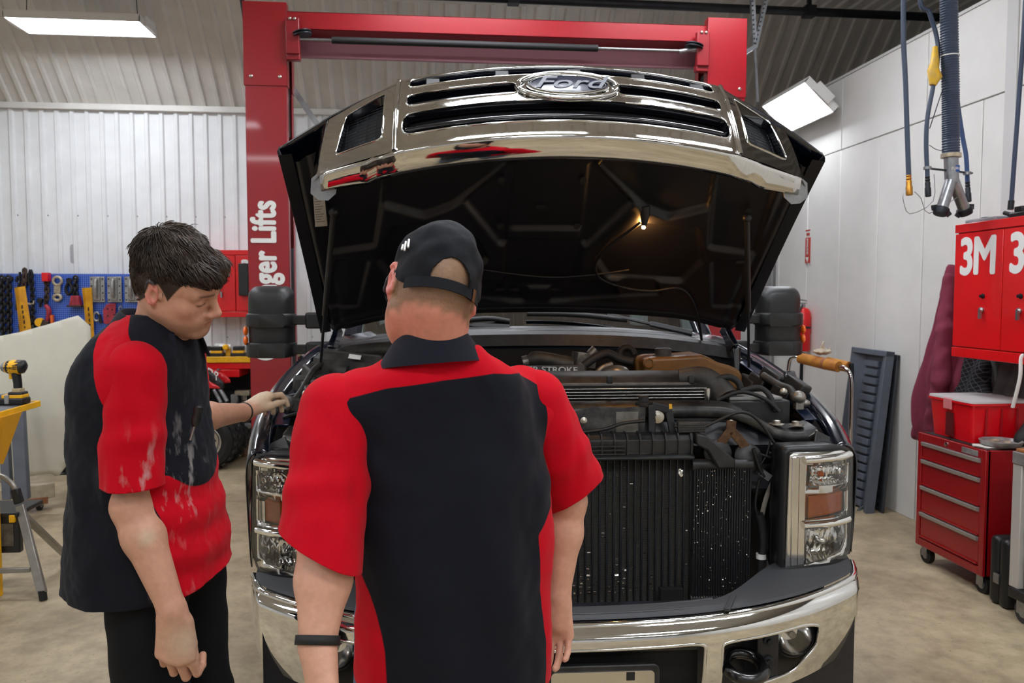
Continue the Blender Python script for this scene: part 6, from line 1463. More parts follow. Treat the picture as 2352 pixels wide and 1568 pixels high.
S.cone(sL, eL, 0.040, 0.044, 0.02); fm = eL.lerp(wL, 0.3); S.cone(eL, fm, 0.043, 0.043, 0.02); S.cone(fm, wL, 0.043, 0.029, 0.02)
dr = (PY(404, 1510, 1.90) - wR).normalized()
hand_sdf(S, wR + dr * 0.012, dr, (0.15, 1.0, 0), (1, -0.1, 0), ((22, 78, 45), (24, 82, 45), (26, 82, 45), (30, 82, 45)), 1.12, (12, 8, 25), 9, 1.05)
# left hand gripping the fender edge
tgt = PY(614, 906, 2.95); dl = (tgt - wL).normalized()
hand_sdf(S, wL + dl * 0.010, dl + Vector((0.25, 0, 0.18)), (0.35, 0.25, -1.0), (0.6, -1.0, 0.1), ((24, 44, 28), (36, 50, 32), (42, 52, 32), (46, 52, 32)), 1.06, (30, 14, 10), 3, 1.05)
S.cone(sL, sR, 0.04, 0.04, 0.02); S.cone(nb - Vector((0, 0, 0.02)), nb - Vector((0, 0, 0.14)), 0.05, 0.07, 0.02); S.cone(nb - Vector((0, 0, 0.14)), nb - Vector((0.02, 0, 0.6)), 0.085, 0.10, 0.03)
Vb, Fb = S.mesh(0.0027); Vb = relax(Vb, Fb, 1, 0.5)
V = np.concatenate([Vh, Vb]); Fq = np.concatenate([Fh, Fb + len(Vh)])
ishead = np.arange(len(V)) < len(Vh); loc = (V - Ho) @ HMr / HS; loc[:, 2] = np.where(loc[:, 2] < 0, loc[:, 2] / 0.94, loc[:, 2])
col = np.tile(np.array(lin('#c4937a')), (len(V), 1))
def tint(w_, c): 
    global col
    col = col * (1 - w_[:, None]) + np.array(lin(c)) * w_[:, None]
def hb(c, r): return np.where(ishead, blobw(loc, c, r), 0)
tint(0.22 * hb((0.05, 0.06, -0.03), 0.035), '#c87c68'); tint(0.45 * hb((0, 0.115, -0.03), 0.016), '#c9786a')
tint(0.8 * np.where(ishead, sst(0.080, 0.087, np.abs(loc[:, 0])) * sst(0.05, 0.03, np.abs(loc[:, 1])), 0) , '#cf7a6c')
lipw = np.where(ishead, np.exp(-((loc[:, 2] + 0.066) / 0.0075) ** 2) * sst(0.024, 0.014, np.abs(loc[:, 0])) * sst(0.082, 0.088, loc[:, 1]), 0); tint(0.65 * lipw, '#a65a50')
def hairline(q):                                     # > 0 where there is no hair
    x, y, zz2 = np.abs(q[:, 0]), q[:, 1], q[:, 2]
    sidez = np.interp(y, [-0.12, -0.075, -0.05, -0.034, -0.026, -0.006, 0.006, 0.022, 0.032, 0.045, 0.055, 0.075, 0.1], [-0.056, -0.056, -0.05, -0.030, 0.018, 0.024, 0.010, -0.014, 0.010, 0.036, 0.052, 0.050, 0.045])
    return sidez - zz2
tint(np.where(ishead, sst(0.0, -0.006, hairline(loc)), 0), '#2b211a')
# beard shadow, brows, lash line
tint(0.22 * np.where(ishead, sst(-0.045, -0.075, loc[:, 2]) * sst(-0.01, 0.02, loc[:, 1]), 0) * (1 - lipw), '#7d6555')
for s in (-1, 1):
    bz_ = 0.0245 - 0.10 * (np.abs(loc[:, 0]) - 0.03) ** 2 * 10
    tint(0.75 * np.where(ishead, np.exp(-((loc[:, 2] - bz_) / 0.0042) ** 2) * sst(0.006, 0.012, s * loc[:, 0]) * sst(0.056, 0.046, s * loc[:, 0]) * sst(0.06, 0.07, loc[:, 1]), 0), '#4a3526')
    tint(0.7 * np.where(ishead, np.exp(-((loc[:, 2] + 0.0065 + 14 * (np.abs(loc[:, 0]) - 0.031) ** 2 * -1) / 0.0028) ** 2) * sst(0.014, 0.019, s * loc[:, 0]) * sst(0.049, 0.044, s * loc[:, 0]) * sst(0.07, 0.078, loc[:, 1]) * sst(0.003, -0.001, loc[:, 2]) * sst(-0.016, -0.010, loc[:, 2]), 0), '#2c1d17')
# chalky left hand, dust mark and the grey tattoo edge on the right arm
lh = np.where(~ishead, sst(0.03, -0.02, np.linalg.norm(V - np.array(tgt), axis=1) - 0.14), 0); tint(0.75 * lh, '#c9b79c')
rh = np.where(~ishead, blobw(V, wR + dr * 0.07 + Vector((0.03, -0.02, 0)), 0.04), 0); tint(0.6 * rh, '#cfc0a6')
tint(0.7 * np.where(~ishead, blobw(V, PY(337, 1235, 1.90), 0.018), 0), '#cfbfa4')
tint(0.55 * np.where(~ishead, blobw(V, PY(270, 1128, 1.91), 0.017), 0), '#6c7472')
np_mesh('body', V, Fq, M_skin, B, B_O, {'col': col})
# --- shirt
S = Sdf(); S.loft(tors, 0.03)
cf = PY(305, 1100, 1.955)
S.cone(sR - br * 0.03 + Vector((0.004, 0, 0.0)), sR + br * 0.012 + Vector((0, 0, -0.03)), 0.061, 0.061, 0.05)
cl = sL.lerp(eL, 0.7); S.cone(sL + br * 0.03, sL, 0.058, 0.058, 0.05)
tfn = S.p[0][0]
Vs, Fs = S.mesh(0.005); Vs = relax(Vs, Fs, 2, 0.5)
nLs = (cl - sL).normalized(); c0, c1 = PY(253, 1117, 1.94), PY(368, 1117, 1.93)
tcb = np.array((B_O.x, 2.12)); tcb = np.array((PY(338, 1100, 2.12).x, 2.12))
def hemB(X):
    f = (X[:, :2] - tcb) @ np.array((bf.x, bf.y)); rr_ = (X[:, :2] - tcb) @ np.array((br.x, br.y))
    return (0.80 + 0.085 * np.clip(np.abs(f) / 0.19, 0, 1) ** 2 - 0.02 * np.clip(rr_ / 0.2, 0, 1)) - X[:, 2]
N_ = vnormals(Vs, Fs); fr = (Vs[:, :2] - tcb) @ np.array((bf.x, bf.y)); z = Vs[:, 2]
fold = 0.006 * fnoise(Vs * np.array((1, 1, 0.45)), 9, 1.0) + 0.0045 * fnoise(Vs * np.array((1, 1, 0.7)), 20, 7.0) + 0.0018 * fnoise(Vs, 50, 2.0)
fold += 0.004 * np.sin(fr * 45 + (z - 1.2) * 30) * np.exp(-((fr + 0.10) / 0.08) ** 2 - ((z - 1.22) / 0.16) ** 2)      # drag lines on the back
fold += 0.004 * np.sin((z - 1.0) * 70 + fr * 25) * sst(0.06, 0.14, fr) * sst(1.25, 1.1, z)                              # bunching at the belly
slv = tfn(Vs) > 0.012
fold += np.where(slv, 0.003 * np.sin((Vs[:, 0] * 60 + z * 18)) * sst(1.30, 1.15, z), 0)
Vs = Vs + N_ * fold[:, None]
def fz(px, py, y): p = PY(px, py, y); return ((np.array((p.x, p.y)) - tcb) @ np.array((bf.x, bf.y)), p.z)
zz_ = lambda py, y=2.0: PY(300, py, y).z
# red: yoke over the shoulder, sleeve, lower side panel; black: back, chest, collar
side = (Vs[:, :2] - tcb) @ np.array((br.x, br.y)) > -0.02
yoke = [fz(*q) for q in ((225, 735, 2.02), (300, 700, 2.08), (335, 765, 2.04), (354, 810, 2.0), (358, 880, 1.98), (330, 1000, 1.97), (300, 1000, 1.97), (250, 868, 1.97), (232, 790, 1.99))]
flank = [fz(*q) for q in ((330, 1080, 1.95), (398, 1088, 2.0), (450, 1135, 2.03), (454, 1170, 2.03), (478, 1250, 2.035), (497, 1340, 2.035), (500, 1450, 2.035), (385, 1450, 1.93), (372, 1220, 1.94), (340, 1120, 1.95))]
tor_ = np.maximum(-polysd(fr, z, [(float(a), float(b)) for a, b in yoke]), -polysd(fr, z, [(float(a), float(b)) for a, b in flank]))
bnd = sorted([(b, a) for a, b in (fz(*q) for q in ((300, 715, 1.99), (330, 760, 1.95), (350, 810, 1.92), (358, 868, 1.905)))]); bnd.insert(0, (bnd[0][0] - 0.02, bnd[0][1] + 0.3))
fb = np.interp(z, [float(b[0]) for b in bnd], [float(b[1]) for b in bnd])
sd = np.minimum(tor_, np.where(z > bnd[1][0], fb - fr, 1))
dust = 1.1 * blobw(Vs, PY(340, 1090, 1.91), 0.07) + 1.0 * blobw(Vs, PY(440, 1130, 1.98), 0.09) + 0.6 * blobw(Vs, PY(475, 1100, 2.0), 0.10) + 0.7 * blobw(Vs, PY(410, 1330, 1.95), 0.06) + 0.5 * blobw(Vs, PY(450, 1000, 2.0), 0.08)
sh = np_mesh('work_shirt', Vs, Fs, M_shirt, B, B_O, {'sd': sd, 'dust': np.clip(dust, 0, 1)}, solid=0.004)
sleeve(sh, B_O, sR + br * 0.006 + Vector((0, 0, -0.012)), cf + (cf - sR) * 0.25, 0.073, 0.072, c0, Vector((0, 0.06, -1)), [(PY(340, 1090, 1.9), 0.07, 1.1)], 3.0); sleeve(sh, B_O, sL, cl + (cl - sL) * 0.3, 0.066, 0.066, cl, nLs, (), 5.0)
trim(sh, Vector((0, 0, 0.885)), Vector((0.035, 0.12, -1)))
# --- collar standing round the neck, open at the throat
mb = MB(); rings = []; c = nb + Vector((-0.004, 0, 0.006))
for t in range(31):
    a = R(-148 + 296 * t / 30); ex = (-bf * math.cos(a) + br * math.sin(a)); bk = math.cos(a)        # a = 0 at the nape
    rr = 0.078 + 0.012 * (1 - bk) / 2; lift_ = 0.022 * bk; ctr = c + Vector((0, 0, lift_ - 0.012))
    h = 0.050 - 0.004 * (1 - bk)
    rings.append([ctr + ex * (rr + 0.042) + Vector((0, 0, -0.014 - 0.03 * (1 - bk) / 2)), ctr + ex * (rr + 0.024) + Vector((0, 0, h * 0.45)), ctr + ex * (rr + 0.004) + Vector((0, 0, h)), ctr + ex * (rr - 0.004) + Vector((0, 0, h)), ctr + ex * (rr - 0.004) + Vector((0, 0, -0.012))])
mb.add([p - B_O for r in rings for p in r], [(i * 5 + j, (i + 1) * 5 + j, (i + 1) * 5 + j + 1, i * 5 + j + 1) for i in range(30) for j in range(4)])
o = mb.build('collar', M_cloth, sh, smooth=60); q = o.modifiers.new('s', 'SUBSURF'); q.levels = 1; q.render_levels = 2; q = o.modifiers.new('t', 'SOLIDIFY'); q.thickness = 0.003
# chest pocket and button placket on the dark front
def onf(px, py, y): return PY(px, py, y) - B_O
# --- trousers and boots
S = Sdf()
for sx in (-1, 1):
    hp_ = B_O + br * (sx * 0.09) + Vector((-0.02, 0, 0.92)); kn = B_O + br * (sx * 0.10) + Vector((0.0, 0, 0.50)); an = B_O + br * (sx * 0.12) + Vector((0.0, 0, 0.10))
    S.cone(hp_, kn, 0.098, 0.085, 0.03); S.cone(kn, an, 0.082, 0.078, 0.03)
S.ell(B_O + Vector((-0.03, 0, 0.93)), (0.135, 0.165, 0.11), np.array(rotm(0, 0, -16)), 0.04)
Vp, Fp = S.mesh(0.007); Vp = relax(Vp, Fp, 2); Np_ = vnormals(Vp, Fp); Vp = Vp + Np_ * (0.006 * fnoise(Vp, 14, 3.0))[:, None]
pm = mat('dusty_black_trousers', '#0e0f12', 0.85, var=0.2, vscale=120, bump=0.15, bscale=300, spec=0.2)
np_mesh('trousers', Vp, Fp, pm, B, B_O)
for sx in (-1, 1):
    S = Sdf(); an = B_O + br * (sx * 0.12) + Vector((0, 0, 0.05)); S.cone(an - bf * 0.04, an + bf * 0.17, 0.05, 0.045, 0.03); S.cone(an, an + Vector((0, 0, 0.12)), 0.052, 0.058, 0.03)
    Vp, Fp = S.mesh(0.009); Vp[:, 2] = np.maximum(Vp[:, 2], 0.001); np_mesh('boot', Vp, Fp, M_shoe, B, B_O)
wristband('bracelet', M_black, B, B_O, eL.lerp(wL, 0.97), wL, 0.0315, 0.006, 1.0)
# --- hair: base shell plus combed locks
S = Sdf(); S.ell(Wh(0, -0.022, 0.044), np.array((0.080, 0.102, 0.100)) * HS, HMr, 0.01); S.ell(Wh(0, -0.036, 0.0), np.array((0.073, 0.081, 0.078)) * HS, HMr, 0.02 * HS); S.ell(Wh(0, 0.055, 0.062), np.array((0.066, 0.052, 0.048)) * HS, HMr, 0.03 * HS)
Vr, Fr_ = S.mesh(0.003)
def hl2(X): return (X - Ho) @ HMr / HS
Vr, Fr_ = cutaway(Vr, Fr_, [lambda X: hairline(hl2(X))]); cc_ = hairline(hl2(Vr)); Vr, Fr_ = compact(Vr, Fr_[(cc_[Fr_] < 0.004).all(1)]); Nr = vnormals(Vr, Fr_)
nzz = 0.002 * fnoise(Vr, 38, 4.0) - 0.0025; Vr2 = Vr + Nr * nzz[:, None]
hs_ = np_mesh('hair', Vr2, Fr_, M_scalp, B, B_O)
rs = np.random.RandomState(5); NS = 9500; pick = rs.randint(0, len(Vr), NS); P0 = Vr[pick]; n0 = Nr[pick]; L0 = hl2(P0)
crown_ = np.array((0.0, -0.055, 0.115)); flow = L0 - crown_; flow[:, 1] += 0.02; flow /= np.linalg.norm(flow, axis=1)[:, None]
nl = n0 @ HMr; flow -= nl * (flow * nl).sum(1)[:, None]; flow /= np.maximum(np.linalg.norm(flow, axis=1), 1e-6)[:, None]
top_ = sst(0.03, 0.09, L0[:, 2]); ln = (0.011 + 0.020 * top_ + 0.006 * rs.rand(NS)) * HS
sw = np.stack([fnoise(P0, 34, 11.0), fnoise(P0, 34, 17.0), fnoise(P0, 34, 23.0)], 1) * 1.0 + rs.randn(NS, 3) * 0.16
SEG = 5; SV = []; SF = []
fw = flow @ HMr.T; bend = sw @ HMr.T
pos = P0 - n0 * 0.002; dirs = fw + bend * 0.8 + n0 * (0.10 + 0.55 * top_ * rs.rand(NS))[:, None]; dirs /= np.linalg.norm(dirs, axis=1)[:, None]
pts_ = [pos]
for k_ in range(SEG):
    pos = pos + dirs * (ln / SEG)[:, None]; dirs = dirs - n0 * 0.22 + bend * 0.10 * math.sin(k_ * 1.7) + fw * 0.15; dirs /= np.linalg.norm(dirs, axis=1)[:, None]; pts_.append(pos)
side_ = np.cross(fw, n0); side_ /= np.maximum(np.linalg.norm(side_, axis=1), 1e-6)[:, None]
rad_ = np.array([0.0012, 0.0013, 0.0012, 0.0010, 0.0007, 0.0003])
allV = []
for k_ in range(SEG + 1):
    for (a1, a2) in ((1, 0), (-0.5, 0.87), (-0.5, -0.87)): allV.append(pts_[k_] + side_ * (rad_[k_] * a1) + n0 * (rad_[k_] * a2))
allV = np.stack(allV, 1).reshape(-1, 3); per = 3 * (SEG + 1); fl_ = []
for k_ in range(SEG):
    for j in range(3): fl_.append((k_ * 3 + j, k_ * 3 + (j + 1) % 3, (k_ + 1) * 3 + (j + 1) % 3, (k_ + 1) * 3 + j))
fl_ = np.array(fl_); allF = (fl_[None] + (np.arange(NS) * per)[:, None, None]).reshape(-1, 4)
o = np_mesh('hair_locks', allV, allF, M_hair, hs_, B_O); o['kind'] = 'stuff'
# --- pocket screwdriver
sdv = thing('screwdriver', 'black handled screwdriver clipped in chest pocket of brown haired person', 'screwdriver', PY(450, 960, 1.99))
q = sdv.location; mb = MB(); h0, h1 = PY(458, 930, 1.985) - q, PY(447, 978, 1.99) - q
ax = (h1 - h0).normalized(); rt = ax.to_track_quat('Z', 'Y').to_matrix(); Ld = (h1 - h0).length
mb.lathe([(0.004, 0), (0.010, 0.003), (0.0115, 0.012), (0.009, 0.022), (0.0115, 0.032), (0.010, Ld - 0.006), (0.006, Ld)], h0, rt, 12); mb.build('handle', M_black, sdv, smooth=40)
mb = MB(); mb.cyl(h1 - ax * 0.002, PY(437, 1010, 1.995) - q, 0.0032, 8); mb.build('shaft', M_steel, sdv, smooth=50)
# ================================================================== back wall: pegboard and what hangs on it
def peg_mat():
    m = mat('blue_pegboard', '#123f9e', 0.38); nt = m.node_tree; L = nt.links; b = nt.nodes['Principled BSDF']
    tc = nt.nodes.new('ShaderNodeTexCoord'); sc = nt.nodes.new('ShaderNodeVectorMath'); sc.operation = 'MULTIPLY'; sc.inputs[1].default_value = (50, 0, 50); L.new(tc.outputs['Object'], sc.inputs[0])
    fr_ = nt.nodes.new('ShaderNodeVectorMath'); fr_.operation = 'FRACTION'; L.new(sc.outputs[0], fr_.inputs[0])
    ds = nt.nodes.new('ShaderNodeVectorMath'); ds.operation = 'DISTANCE'; ds.inputs[1].default_value = (0.5, 0, 0.5); L.new(fr_.outputs[0], ds.inputs[0])
    lt_ = nt.nodes.new('ShaderNodeMath'); lt_.operation = 'LESS_THAN'; lt_.inputs[1].default_value = 0.27; L.new(ds.outputs['Value'], lt_.inputs[0])
    mx = nt.nodes.new('ShaderNodeMix'); mx.data_type = 'RGBA'; mx.inputs[6].default_value = lin('#0f46b4') + (1,); mx.inputs[7].default_value = lin('#7f9bd6') + (1,); L.new(lt_.outputs[0], mx.inputs[0]); L.new(mx.outputs[2], b.inputs['Base Color'])
    return m
YP = 8.70
a, b = PY(-60, 628, YP), PY(352, 840, YP)
pg = thing('pegboard', 'blue perforated pegboard panel on white back wall', 'pegboard', (a.x, YP, 0))
mb = MB(); mb.bx(0, b.x - a.x, 0.0, 0.02, b.z, a.z); mb.build('board', peg_mat(), pg, bevel=0.002)
mb = MB(); mb.bx(0, 0.03, 0.02, 0.072, b.z, a.z); mb.bx(b.x - a.x - 0.03, b.x - a.x, 0.02, 0.072, b.z, a.z); mb.build('standoff', M_iron, pg)
M_chain = mat('dark_chain', '#2c2b2e', 0.5, 0.6, var=0.4, vscale=40); M_ivory = mat('ivory_metal', '#b9ad95', 0.45, 0.4, var=0.35, vscale=25)
M_pinkred = mat('worn_red_metal', '#a2293a', 0.5, var=0.3, vscale=30); M_rustm = mat('rusty_metal', '#4a3a33', 0.6, 0.5, var=0.4, vscale=40)
M_plate = mat('cast_grey_plate', '#9d9c9a', 0.45, 0.5, var=0.25, vscale=20)
def peg_thing(name, label, cat, px, py, group='body pulling tools on pegboard'):
    q = PY(px, py, YP); q.y = YP - 0.0; return thing(name, label, cat, q, group=group), q
def PP(px, py, q, d=0.03): p = PY(px, py, YP - d); return p - q
def chain_mb(mb, pts, r=0.007, link=0.042):
    pts = smoothpath(pts, 4); L_ = [0]
    for i in range(1, len(pts)): L_.append(L_[-1] + (pts[i] - pts[i - 1]).length)
    s = 0; k = 0
    while s < L_[-1] - link * 0.3:
        i = max(j for j in range(len(L_)) if L_[j] <= s); i = min(i, len(pts) - 2)
        d = (pts[i + 1] - pts[i]).normalized(); c = pts[i] + d * (s - L_[i])
        u = Vector((0, 1, 0)) if k % 2 else d.cross(Vector((0, 1, 0))).normalized()
        ring = [c + d * (math.cos(t) * link * 0.55) + u * (math.sin(t) * link * 0.34) for t in [2 * math.pi * j / 10 for j in range(10)]]
        mb.tube(ring, r, 5, closed=True); s += link * 0.72; k += 1
def hook_pts(c, w_, h, n=10):
    return [c + Vector((0, 0, h))] + [c + Vector((w_ * math.cos(t), 0, -w_ * math.sin(t))) for t in [math.pi * j / n for j in range(n + 1)]]
def pegpin(t, p): mb = MB(); mb.cyl(p + Vector((0, 0.045, 0.012)), p + Vector((0, -0.012, 0.012)), 0.006, 8); mb.build('peg', M_steel, t, smooth=50)
for i, (px, lab) in enumerate(((5, 'dark steel chain hanging at left end of blue pegboard'), (20, 'dark steel chain beside yellow tilted bar, second from pegboard left end'))):
    t, q = peg_thing('chain', lab, 'chain', px, 640); mb = MB(); chain_mb(mb, [PP(px, 640, q), PP(px + 1, 700, q), PP(px + 2, 782, q)], 0.013, 0.06); mb.build('links', M_chain, t, smooth=60)
    mb = MB(); mb.tube(hook_pts(PP(px + 3, 638, q), 0.03, 0.0), 0.012, 6); mb.build('hook', M_chain, t, smooth=60); pegpin(t, PP(px, 640, q))
t, q = peg_thing('chain_hook', 'brown grab hook and chain poking above pegboard beside tilted yellow bar', 'hook', 55, 640)
mb = MB(); chain_mb(mb, [PP(57, 622, q), PP(56, 650, q), PP(50, 690, q), PP(48, 770, q)], 0.011, 0.05); mb.build('links', M_rustm, t, smooth=60)
mb = MB(); mb.tube(smoothpath([PP(52, 660, q), PP(54, 635, q), PP(57, 617, q), PP(60, 630, q), PP(60, 648, q)], 5), 0.016, 8); mb.build('hook', M_rustm, t, smooth=60); pegpin(t, PP(52, 662, q))
t, q = peg_thing('chain_hook', 'dark steel clevis hook chain hanging right of tilted yellow bar', 'hook', 74, 640)
mb = MB(); chain_mb(mb, [PP(72, 632, q), PP(75, 680, q), PP(76, 740, q), PP(82, 765, q)], 0.010, 0.05); mb.build('links', M_chain, t, smooth=60)
mb = MB(); mb.tube(smoothpath([PP(68, 655, q), PP(66, 640, q), PP(70, 620, q), PP(74, 630, q), PP(72, 642, q)], 5), 0.014, 8); mb.build('hook', M_chain, t, smooth=60)
mb = MB(); mb.tube(smoothpath([PP(77, 690, q), PP(76, 698, q), PP(62, 697, q)], 4), 0.012, 8); mb.build('cross_bar', M_ivory, t, smooth=60); pegpin(t, PP(74, 642, q))
t, q = peg_thing('steel_hooks', 'grey hook cluster at upper left of blue pegboard', 'hook', 44, 648)
mb = MB(); mb.tube(smoothpath([PP(46, 624, q), PP(45, 650, q), PP(40, 668, q), PP(38, 712, q)], 5), 0.012, 8); mb.tube(smoothpath([PP(46, 640, q), PP(40, 636, q), PP(38, 648, q)], 4), 0.012, 8); mb.build('hook', M_chain, t, smooth=60); pegpin(t, PP(45, 650, q))
def ybar(name, lab, tl, tr, bl, brr):
    t, q = peg_thing(name, lab, 'bar', (tl[0] + tr[0]) / 2, tl[1]); d = 0.05
    a_, b_, c_, e_ = PP(*tl, q, d), PP(*tr, q, d), PP(*brr, q, d), PP(*bl, q, d); m1, m2 = a_.lerp(b_, 0.45) + Vector((0, -0.03, 0)), e_.lerp(c_, 0.45) + Vector((0, -0.03, 0))
    mb = MB(); mb.add([a_, m1, m2, e_], [(0, 1, 2, 3)]); mb.add([m1, b_, c_, m2], [(0, 1, 2, 3)]); o = mb.build('angle_bar', mat('worn_yellow', '#e8aa0c', 0.45, col2='#c98a08', vscale=9), t); s = o.modifiers.new('s', 'SOLIDIFY'); s.thickness = 0.012; s.offset = -1
    pegpin(t, a_.lerp(b_, 0.5) + Vector((0, 0.03, -0.03)))
    rr = random.Random(px)
    mb = MB()
    for i in range(7):
        f = 0.35 + 0.09 * i; p = m1.lerp(m2, f) + Vector((0.012, -0.004, 0)); mb.box(p, (0.012, 0.004, 0.03 * rr.random() + 0.01))
    o = mb.build('paint_chip', M_dark, t); o['kind'] = 'stuff'
ybar('yellow_bar', 'yellow steel angle bar tilted in front of pegboard chains', (36, 661), (58, 657), (52, 790), (77, 786)); ybar('yellow_bar', 'yellow steel angle bar hanging upright beside grey pull plates', (191, 661), (211, 660), (205, 800), (218, 800))
t, q = peg_thing('red_tag_clamp', 'red box tag with purple pull clamp hanging below on pegboard', 'clamp', 105, 640)
mb = MB(); p0, p1 = PP(98, 626, q, 0.05), PP(113, 646, q, 0.05); mb.bx(p0.x, p1.x, p0.y - 0.03, p0.y + 0.05, p1.z, p0.z); mb.build('red_tag', M_redb, t, bevel=0.004)
mb = MB(); chain_mb(mb, [PP(107, 648, q), PP(108, 675, q), PP(105, 700, q)], 0.011, 0.055); mb.build('links', M_rustm, t, smooth=60)
mb = MB(); mb.tube(smoothpath([PP(105, 700, q), PP(113, 715, q), PP(108, 738, q)], 5), [0.02, 0.021, 0.023, 0.025, 0.026, 0.027, 0.026, 0.024, 0.022, 0.02, 0.02], 8); mb.build('lever', M_pinkred, t, smooth=60)
mb = MB(); mb.lathe([(0.012, -0.02), (0.045, -0.02), (0.045, 0.02), (0.012, 0.02)], PP(92, 740, q), rotm(90, 0, 0), 16); mb.build('yellow_ring', M_yellow, t, smooth=40)
mb = MB(); p0, p1 = PP(118, 723, q), PP(125, 750, q); mb.bx(p0.x, p1.x, -0.06, -0.02, p1.z, p0.z); mb.build('orange_jaw', mat('orange_paint', '#e0631a', 0.5), t, bevel=0.003)
mb = MB(); mb.box(PP(104, 745, q), (0.07, 0.05, 0.09), rotm(0, 20, 0)); mb.build('jaw_block', M_rustm, t, bevel=0.008); pegpin(t, PP(105, 640, q))
t, q = peg_thing('ivory_chain_clamp', 'ivory coloured stacked pull clamp hanging on pegboard', 'clamp', 132, 640)
mb = MB(); ring = [PP(132, 645, q) + Vector((0.042 * math.cos(s), 0, 0.042 * math.sin(s))) for s in [2 * math.pi * i / 16 for i in range(16)]]; mb.tube(ring, 0.014, 8, closed=True); mb.build('top_hook', M_ivory, t, smooth=60)
mb = MB()
for i in range(6): mb.tube([PP(125, 654 + i * 3.4, q) , PP(139, 654 + i * 3.4, q)], 0.0085, 8)
mb.build('spring_coil', M_ivory, t, smooth=60)
mb = MB(); ring = [PP(132, 683, q) + Vector((0.036 * math.cos(s), 0, 0.03 * math.sin(s))) for s in [2 * math.pi * i / 16 for i in range(16)]]; mb.tube(ring, 0.016, 8, closed=True); mb.build('lower_hook', M_ivory, t, smooth=60); pegpin(t, PP(132, 640, q))
t, q = peg_thing('clevis_hook', 'dark teardrop clevis hanging between ivory clamp and red clamp', 'hook', 159, 640)
mb = MB(); mb.lathe([(0.01, -0.012), (0.028, -0.012), (0.028, 0.012), (0.01, 0.012)], PP(159, 644, q), rotm(90, 0, 0), 14); mb.build('eye', M_chain, t, smooth=40)
mb = MB(); mb.tube(smoothpath([PP(157, 648, q), PP(151, 664, q), PP(158, 676, q), PP(166, 664, q), PP(160, 649, q)], 5), 0.015, 8); mb.build('bow', M_chain, t, smooth=60); pegpin(t, PP(159, 644, q))
t, q = peg_thing('pull_clamp', 'dark red box pull clamp on short chain on pegboard', 'clamp', 174, 640)
mb = MB(); chain_mb(mb, [PP(174, 640, q), PP(174, 660, q), PP(174, 680, q)], 0.012, 0.055); mb.build('links', M_chain, t, smooth=60)
pl = [PP(x, y, q, 0.06) for x, y in ((165, 679), (182, 679), (187, 705), (160, 705))]; mb = MB(); mb.prism([(p.x, p.z) for p in pl], 'xz', -0.09, -0.01); mb.build('clamp_body', M_pinkred, t, bevel=0.008)
mb = MB(); p = PP(173, 703, q, 0.06); mb.box(p, (0.14, 0.09, 0.02)); mb.build('jaw_edge', M_rustm, t, bevel=0.004); pegpin(t, PP(174, 640, q))
for i, (px, lab) in enumerate(((226, 'grey cast pull plate with bolt holes, nearest to yellow upright bar'), (265, 'grey cast pull plate with bolt holes, middle of three'), (305, 'grey cast pull plate with bolt holes, half behind brown haired head'))):
    t, q = peg_thing('pull_plate', lab, 'plate', px, 636, 'grey pull plates on pegboard'); w_ = 0.072; z0 = PP(px, 694, q).z; z1 = PP(px, 635, q).z
    mb = MB(); mb.bx(-w_, w_, -0.035, -0.022, z0, z1); mb.build('base_plate', M_plate, t, bevel=0.004)
    mb = MB(); mb.bx(-0.032, 0.032, -0.055, -0.035, z0 + 0.02, z1 - 0.005); mb.build('raised_channel', M_plate, t, bevel=0.006)
    mb = MB(); mb.tube([(0, -0.06, z0 + 0.05), (0, -0.085, z0 + 0.07), (0, -0.085, z1 - 0.05), (0, -0.06, z1 - 0.03)], 0.016, 8); mb.build('grip_bar', M_plate, t, smooth=50)
    for sx in (-1, 1):
        for j in range(4):
            mb = MB(); zz = z0 + 0.025 + j * (z1 - z0 - 0.05) / 3; mb.cyl((sx * 0.055, -0.036, zz), (sx * 0.055, -0.040, zz), 0.008, 8); mb.build('bolt_hole', M_dark, t)
    pegpin(t, Vector((0, 0, z1 - 0.02)))
t, q = peg_thing('red_bracket', 'pinkish red perforated bracket hanging below grey pull plates', 'bracket', 255, 700)
pl = [PP(x, y, q) for x, y in ((247, 698), (267, 700), (266, 738), (247, 745), (240, 742), (238, 712))]; mb = MB(); mb.prism([(p.x, p.z) for p in pl], 'xz', -0.05, -0.035); mb.build('plate', M_pinkred, t, bevel=0.003)
mb = MB(); mb.box(PP(258, 699, q), (0.06, 0.05, 0.02)); mb.build('top_lug', M_pinkred, t, bevel=0.003)
for (x, y) in ((248, 709), (258, 711), (262, 722), (248, 725)):
    mb = MB(); c = PP(x, y, q, 0.05); mb.cyl(c, c + Vector((0, -0.004, 0)), 0.009, 8); mb.build('hole', M_dark, t)
pegpin(t, PP(256, 703, q))
t, q = peg_thing('shackle', 'small grey shackle hanging right of yellow upright bar', 'shackle', 222, 718)
mb = MB(); ring = [PP(222, 727, q) + Vector((0.028 * math.cos(s), 0, 0.045 * math.sin(s))) for s in [2 * math.pi * i / 16 for i in range(16)]]; mb.tube(ring, 0.011, 8, closed=True); mb.build('bow', M_plate, t, smooth=60)
mb = MB(); mb.tube([PP(228, 722, q), PP(233, 742, q)], 0.017, 8); mb.build('pin', M_iron, t, smooth=60); pegpin(t, PP(222, 719, q))
t, q = peg_thing('eye_bolt', 'tiny steel ring hook under the grey pull plates', 'hook', 277, 705)
mb = MB(); ring = [PP(277, 708, q) + Vector((0.016 * math.cos(s), 0, 0.02 * math.sin(s))) for s in [2 * math.pi * i / 12 for i in range(12)]]; mb.tube(ring, 0.007, 6, closed=True); mb.build('ring', M_steel, t, smooth=60); pegpin(t, PP(277, 705, q))
